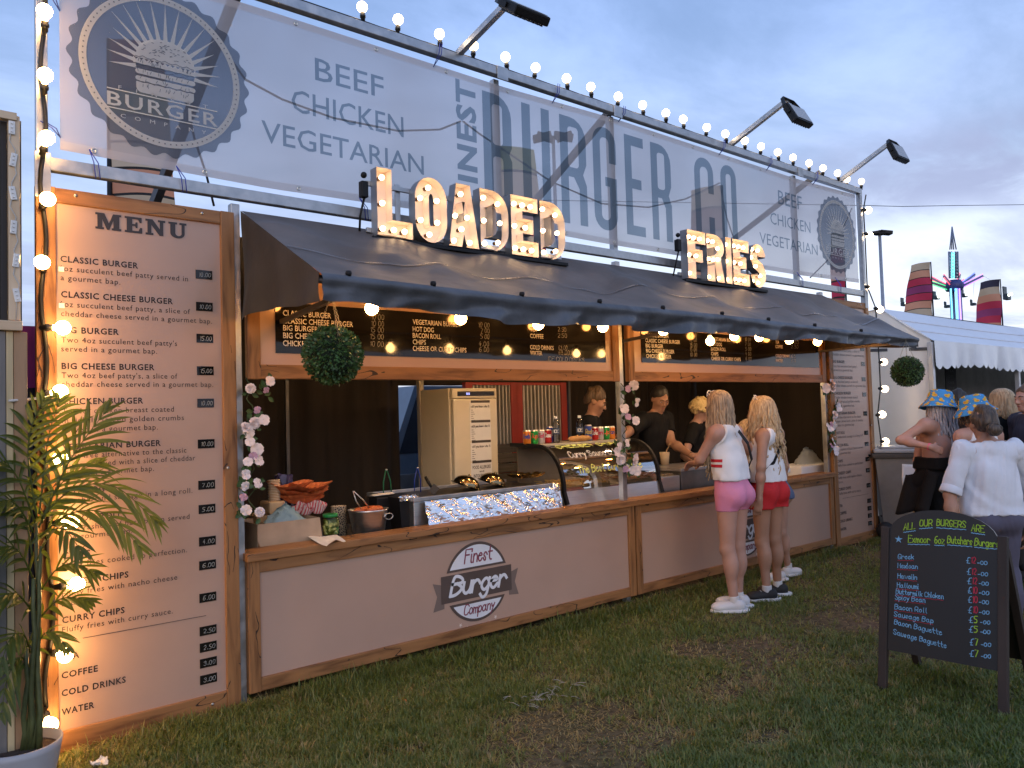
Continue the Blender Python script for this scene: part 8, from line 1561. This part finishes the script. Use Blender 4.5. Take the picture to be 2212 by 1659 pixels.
# ---- people at the right
def bucket_hat(c, seed, ang=0., R0=.094, tilt=0.):
    q, s, RH = c['q'], c['s'], c['RH']; bl = M('hat_blue', (.05, .27, .58), rough=.8, var=.12, scale=20); yl = M('duck_yellow', (.75, .48, .05), rough=.8); og = M('duck_orange', (.72, .25, .03), rough=.8); wt = M('hat_white_dot', (.6, .66, .7))
    prof = [(0, .155), (.05, .153), (.082, .142), (.096, .11), (.105, .055), (.112, .048), (.135, .02), (.162, -.012), (.166, -.018)]
    L = np.concatenate([[0], np.cumsum([math.hypot(prof[i + 1][0] - prof[i][0], prof[i + 1][1] - prof[i][1]) for i in range(len(prof) - 1)])]); pr = np.array([a[0] for a in prof]); pz = np.array([a[1] for a in prof])
    def S(a, l, out=0.): rr = np.interp(l, L, pr) + out; z = np.interp(l, L, pz) + out * .6; wob = 1 + .035 * math.sin(2 * a + seed) * (l > .2); up = .02 * math.sin(a * 1. + ang) * max(0, l - .22) / .1; return q(rr * wob * math.cos(a), rr * wob * 1.12 * math.sin(a) - .012, z + up + .012)
    h_ = MB(); h_.grid(lambda u, v: S(u * 2 * math.pi, v * L[-1]), 48, 24); o = h_.build('bucket_hat', bl, c['t'], solid=.003)
    d = MB(); r = random.Random(seed)
    for row, (l, n) in enumerate(((.075, 5), (.135, 8), (.19, 9), (.245, 11), (.285, 12))):
        for k in range(n):
            a0 = (k + .5 * (row % 2) + r.uniform(-.15, .15)) * 2 * math.pi / n; rr = np.interp(l, L, pr); z = .85 * r.uniform(.8, 1.1); fl = r.choice((-1, 1)); rot = r.uniform(-.5, .5)
            def blob(cx, cz, rx, rz, mi, o_):
                P = [(cx + 1.45 * rx * math.cos(b) + .4 * cx, .4 * cz + cz + 1.45 * rz * math.sin(b)) for b in np.linspace(0, 6.283, 11)[:-1]]; P = [(x * math.cos(rot) - y * math.sin(rot), x * math.sin(rot) + y * math.cos(rot)) for x, y in P]; d.add([S(a0 + fl * x * z / rr, l - y * z, o_) for x, y in P], [tuple(range(10))], mi)
            blob(0, -.004, .019, .012, 0, .0045); blob(.010, .011, .0095, .009, 0, .005); blob(.021, .009, .006, .0035, 1, .0055); blob(-.004, -.004, .008, .005, 1, .0055)
            if r.random() < .6: d.add([S(a0 + .3 + .004 / rr * math.cos(b), l + .02 + .004 * math.sin(b), .0045) for b in np.linspace(0, 6.283, 8)[:-1]], [tuple(range(7))], 2)
    x = d.build('duck_print', [yl, og, wt], c['t']); x.parent = o
# woman with duck-print hat, arm akimbo
p = AT(2006, 856, 6.6)
c = person('person in duck-print blue bucket hat with bare shoulder and black outfit, hand on hip', (p[0], p[1]), -24, 1.60, 'rosy', True, .95, look=(4, -10), J=dict(shR=AT(1999, 917, 6.48), elR=AT(1945, 951, 6.5), wrR=AT(2012, 966, 6.33), hdR=(.8, -.5, -.3)), curl=.55, lean=(.085, 0))
bottom(c, 'black_trousers', BLKT, 1.03, .06, .016, .05, wr=.003); top(c, 'black_corset', BLKT, .98, 0, .01, -.30, gap=.016, wr=.001)
locks(c, HB['grey'], 80, .36, .05, .012, 2, a0=-3.0, a1=3.0, thick=.012); bucket_hat(c, 3, 1.0)
mb = MB(); cc = c['C']['pel']; 
mb.grid(lambda u, v: cc + c['P'](0, 0, 0) * 0 - c['f'] * (.10 + .13 * v + .03 * math.sin(u * 9)) + c['r'] * (.17 - .34 * u) + np.array((0, 0, .08 - .33 * v + .03 * math.sin(u * 5))), 20, 10); mb.build('tied_jacket', BLKT, c['t'], solid=.012)
mb = MB(); w = c['C']['wrR']; d = w - c['C']['elR']; d /= np.linalg.norm(d); mb.lathe([(.028, -.008), (.031, 0), (.028, .008)], w - d * .015, 16, 0, d); mb.build('wristband', M('pink_wristband', (.7, .1, .2)), c['t']); shoes(c, BSH, SOLE)
# bearded man
p = AT(2066, 847, 8.0)
c = person('person with dark hair and beard in dark patterned shirt between the two hats', (p[0], p[1]), -32, p[2], 'fair', False, 1.0, look=(0, -4)); top(c, 'patterned_shirt', cl('dark_patterned_shirt', (.04, .04, .042), var=.8, scale=40), .9, .6, .02, .004); bottom(c, 'trousers', cl('grey_trousers', (.05, .05, .055)), .98, .05, .012, .004); hair_short(c, HB['dark'], .022, -.01, -.05, .004, .062); shoes(c, BSH, BSH)
q, s = c['q'], c['s']; skin_mesh('beard', [ell(q(0, .04, -.065), np.array((.066, .06, .055)) * s, c['RH'], .03), ell(q(0, .078, -.09), np.array((.034, .026, .03)) * s, c['RH'], .03)], HB['dark'], c['t'], .006, [(c['RH'] @ np.array((0, .25, .97)), q(0, .05, -.048)), (c['RH'] @ np.array((0, -1., -.3)), q(0, .0, -.06))], .002)
# second hat, white vest
p = AT(2107, 862, 6.3)
c = person('person in white vest and duck-print bucket hat, half hidden behind the white-shirted person', (p[0], p[1]), 58, 1.55, 'rosy', True, 1.08, look=(40, -10)); top(c, 'white_vest', WTOP, .95, 0, .02, .0, strap=.12, wr=.003); bottom(c, 'trousers', cl('denim_blue', (.06, .08, .14)), .99, .06, .012, .01); locks(c, HB['brown'], 60, .12, .02, .008, 6); bucket_hat(c, 8, 2.5); shoes(c, LEA, SOLE)
# woman with a bun, nearest
p = AT(2127, 884, 4.95)
c = person('person with brown hair bun and white rolled-sleeve shirt, back turned, behind the chalkboard', (p[0], p[1]), 50, p[2] + .01, 'tan', True, 1.22, look=(-4, -8), h=.0075, J=dict(elL=AT(2052, 1068, 4.9), wrL=AT(2062, 1160, 4.78), hdL=(.55, .5, -.5), elR=AT(2236, 1070, 5.0), wrR=AT(2226, 1150, 4.9)), curl=.5)
top(c, 'white_shirt', cl('white_linen_shirt', (.66, .68, .73), bump=.6, bscale=14), .83, 1.0, .03, .012, gap=.011, wr=.0055)
for n in 'LR':
    E_, S_ = c['C']['el' + n], c['C']['sh' + n]; d = E_ - S_; d /= np.linalg.norm(d); mb = MB(); mb.lathe([(.056, -.045), (.062, -.04), (.066, 0), (.062, .006), (.05, .004)], E_ - d * .01, 24, 0, d); mb.build('sleeve_cuff', bpy.data.materials['white_linen_shirt'], c['t'])
bottom(c, 'grey_skirt', cl('grey_mauve_skirt', (.085, .08, .12)), .845, .12, .008, .03, wr=.002); shoes(c, BSH, BSH)
hair_short(c, HB['greybrown'], .01, -.04, -.085, .004, .068); q, s = c['q'], c['s']; r = random.Random(2); mb = MB()
bc = q(0, -.112, -.055); mb.ball(bc - c['f'] * .012, (.044, .04, .042), 16, 10)
for k in range(34):
    a = r.uniform(0, 6.28); P = [bc + c['r'] * (.038 * math.cos(a + w) * r.uniform(.8, 1.1)) + np.array((0, 0, .036 * math.sin(a + w))) - c['f'] * (.02 + .012 * math.sin(w * 3 + k)) for w in np.linspace(0, 3.2, 9)]; mb.tube(P, [.008 * math.sin(.4 + 2.3 * j / 8) for j in range(9)], 6)
for k in range(46):
    a = -1.5 + 3.0 * k / 45; P = [q(.085 * math.sin(a), -.075 * math.cos(a) - .02, .06), q(.08 * math.sin(a), -.105 * math.cos(a) + .0, .0), q(.03 * math.sin(a), -.118, -.05)]; mb.tube(P, [.0045, .0065, .004], 6)
mb.build('hair_bun', HB['greybrown'], c['t'])
# blonde in black, back
p = AT(2166, 843, 7.0)
c = person('person with straight blond bob in a black top, back turned, at the right edge', (p[0], p[1]), 60, p[2], 'fair', True, 1.08, look=(-5, 0), J=dict(elR=AT(2240, 950, 7.0))); top(c, 'black_top', BLKT, .9, 1.4, .02, .01); bottom(c, 'trousers', cl('black_jeans', (.02, .02, .022)), .97, .06, .012, .004); locks(c, HB['blond'], 130, .20, .05, .003, 12, a0=-2.6, a1=2.6, thick=.011, taper=.15); shoes(c, BSH, BSH)
# man at the frame edge
p = AT(2224, 832, 6.6)
c = person('person with ruddy face in profile, cut off by the right edge of the photo', (p[0], p[1]), 140, p[2], 'rosy', False, 1.05, look=(8, -4)); top(c, 'navy_shirt', cl('navy_shirt', (.03, .035, .06)), .9, .6, .02, .004); bottom(c, 'trousers', cl('khaki_trousers', (.14, .12, .09)), .98, .05, .012, .004); hair_short(c, HB['brown'], .008, -.005, -.04, .003, .055); shoes(c, BSH, BSH)

# ------------------------------------------------------------------ grass
def build_grass():
    r = np.random.default_rng(12); V = []; F = []; MI = []
    def fbm(x, y): return (np.sin(x * 1.7 + 1.3 * np.sin(y * 1.1 + .4)) + np.sin(y * 2.3 + 1.7 * np.sin(x * .9 + 2)) + .7 * np.sin(x * 4.1 - y * 3.3 + 1) + .5 * np.sin(x * 7.7 + y * 6.1)) / 3.2
    N = 760000; u = r.random(N); dep = 2.4 / (1 - u * (1 - 2.4 / 13.)); ang = np.where(r.random(N) < .74, r.uniform(-.64, .66, N), r.uniform(-.98, .98, N))
    f2 = np.array((FW[0], FW[1])) / math.hypot(FW[0], FW[1]); r2 = np.array((f2[1], -f2[0])); P = CAM[:2] + dep[:, None] * (f2 + np.tan(ang)[:, None] * r2)
    k = (P[:, 1] < -.035) | (P[:, 0] > 8.6) | (P[:, 0] < -.1); P = P[k]; dep = dep[k]
    bare = fbm(P[:, 0], P[:, 1])
    for px, py, rx, ry in ((1290, 1555, .42, .22), (1480, 1400, .35, .25), (1560, 1500, .4, .2), (1250, 1330, .25, .14), (1640, 1420, .45, .25), (1800, 1330, .5, .3), (1100, 1590, .3, .12), (1850, 1440, .4, .2), (1450, 1600, .25, .1), (1650, 1600, .3, .1), (1000, 1500, .2, .08), (2000, 1620, .3, .12), (880, 1620, .2, .08)):
        q = PZ(px, py); bare = bare + .72 * np.exp(-((P[:, 0] - q[0]) / rx) ** 2 - ((P[:, 1] - q[1]) / ry) ** 2)
    bare = bare - .12 + RNG.normal(0, .12, len(bare)); edge = np.exp(-((P[:, 1] + .05) / .22) ** 2); pr = np.clip(1.05 - np.clip((bare - .0) * 1.7, 0, .93) + edge * .8, .16, 1); k = r.random(len(P)) < pr; P = P[k]; dep = dep[k]; edge = edge[k]; bare = bare[k]
    n = len(P); clump = fbm(P[:, 0] * 4 + 3, P[:, 1] * 4 - 1)
    L = r.uniform(.016, .046, n) * (1 + .5 * clump) * (1 - .4 * np.clip(bare, 0, 1)) * (1 + .9 * edge) * (r.random(n) ** -.12); w = r.uniform(.0011, .0022, n) * (1 + dep * .12); a = r.uniform(0, 6.283, n); ln = np.clip(r.uniform(.25, 1.0, n) + .4 * np.clip(bare, 0, 1), 0, 1.02); lay = np.stack([np.cos(a) * ln, np.sin(a) * ln, np.sqrt(np.clip(1.1 - ln ** 2, .08, 1))], 1)
    sd = np.stack([-np.sin(a), np.cos(a), np.zeros(n)], 1) * w[:, None]; B = np.column_stack([P, np.full(n, -.004)])
    m = B + lay * (L * .55)[:, None]; tip = B + lay * L[:, None] * np.array((1.25, 1.25, .82))
    V = np.stack([B - sd, B + sd, m + sd * .8, m - sd * .8, tip], 1).reshape(-1, 3); b = np.arange(n)[:, None] * 5
    F4 = b + np.array([[0, 1, 2, 3]]); F3 = b + np.array([[3, 2, 4, 4]])
    mat = np.digitize(.5 * r.random(n) + .35 * (1 - np.clip(bare, -1, 1)) * .5 + .3 * (clump > 0) * r.random(n) + .25 * r.random(n) - .38 * np.clip(bare, 0, 1), (.22, .42, .75))
    tri = np.concatenate([F4[:, [0, 1, 2]], F4[:, [0, 2, 3]], F3[:, :3]]); mi = np.concatenate([mat, mat, mat])
    # longer tufts standing proud of the trampled turf
    T = 5200; u = r.random(T); dp = 2.7 / (1 - u * (1 - 2.7 / 9.)); an = r.uniform(-.64, .66, T); Pc = CAM[:2] + dp[:, None] * (f2 + np.tan(an)[:, None] * r2)
    ed = 2600; Pc = np.vstack([Pc, np.column_stack([r.uniform(-.2, 8.6, ed), -.05 - np.abs(r.normal(0, .05, ed))])]); k = (Pc[:, 1] < .1) & (fbm(Pc[:, 0], Pc[:, 1]) + r.normal(0, .3, len(Pc)) < .35); Pc = Pc[k]; nb = 13
    Bc = np.repeat(Pc, nb, 0); n = len(Bc); a = r.uniform(0, 6.283, n); Bc = Bc + np.stack([np.cos(a), np.sin(a)], 1) * (r.random(n) ** .5 * .018)[:, None]; a = a + r.normal(0, .6, n); Lh = np.repeat(r.uniform(.035, .085, len(Pc)), nb) * r.uniform(.6, 1.1, n); ln = r.uniform(.15, .8, n); w = r.uniform(.0011, .0019, n)
    lay = np.stack([np.cos(a) * ln, np.sin(a) * ln, np.sqrt(1.05 - ln ** 2)], 1); sd = np.stack([-np.sin(a), np.cos(a), np.zeros(n)], 1) * w[:, None]; B = np.column_stack([Bc, np.full(n, -.004)]); m = B + lay * (Lh * .55)[:, None]; tip = m + lay * (Lh * .45)[:, None] * np.array((1.7, 1.7, .35))
    b = len(V) + np.arange(n)[:, None] * 5; V = np.concatenate([V, np.stack([B - sd, B + sd, m + sd * .8, m - sd * .8, tip], 1).reshape(-1, 3)])
    tri = np.concatenate([tri, b + np.array([[0, 1, 2]]), b + np.array([[0, 2, 3]]), b + np.array([[3, 2, 4]])]); m2 = np.repeat(r.choice([1, 2, 2, 3, 3, 0], len(Pc)), nb); mi = np.concatenate([mi, m2, m2, m2])
    gm = [leaf_mat(nm, c_, .25) for nm, c_ in (('straw_grass', (.32, .245, .11)), ('dry_green_grass', (.235, .22, .07)), ('green_grass', (.145, .18, .042)), ('deep_green_grass', (.088, .132, .027)))]
    setp(raw_mesh('grass', V, tri, gm, None, smooth=False, mi=mi), 'short trampled grass with brown patches in front of the stall', 'grass', kind='stuff')
build_grass()
# litter on the grass
r = random.Random(6); mb = MB(); c = PZ(1175, 1505, .012)
for k in range(34): p = c + np.array((r.gauss(0, .12), r.gauss(0, .05), r.uniform(0, .02))); a = r.uniform(0, 6.28); d = np.array((math.cos(a), math.sin(a), r.uniform(-.2, .5))) * r.uniform(.015, .045); mb.tube([p - d, p + (0, 0, .006), p + d], .0013, 4)
c2 = PZ(1640 / 1.736, 1500, .012)
setp(mb.build('straw_wisps', M('pale_straw', (.4, .38, .34), rough=.8), None, c), 'pale wisps of shredded paper lying in the grass below the counter emblem', 'litter')
mb = MB(); c = PZ(*Q('A7', 35, 1610), .006)
mb.grid(lambda u, v: c + np.array(((u - .5) * .03, (v - .5) * .055, .012 * math.sin(u * 3.1) * (1 - abs(v - .5)))), 4, 6); setp(mb.build('fallen_leaf', M('orange_leaf', (.4, .13, .02), rough=.7), None, c), 'small orange leaf lying on the grass in the foreground', 'leaf')
mb = MB(); c = PZ(*Q('4', 700, 1640), .008); crumple(mb, lambda u, v: c + np.array(((u - .5) * .07, (v - .5) * .05, .015 + .012 * math.sin(u * 6 + v * 4))), 8, 6, .004, 3); setp(mb.build('paper_scrap', PAPER, None, c), 'scrap of white paper on the grass at the bottom left', 'litter')
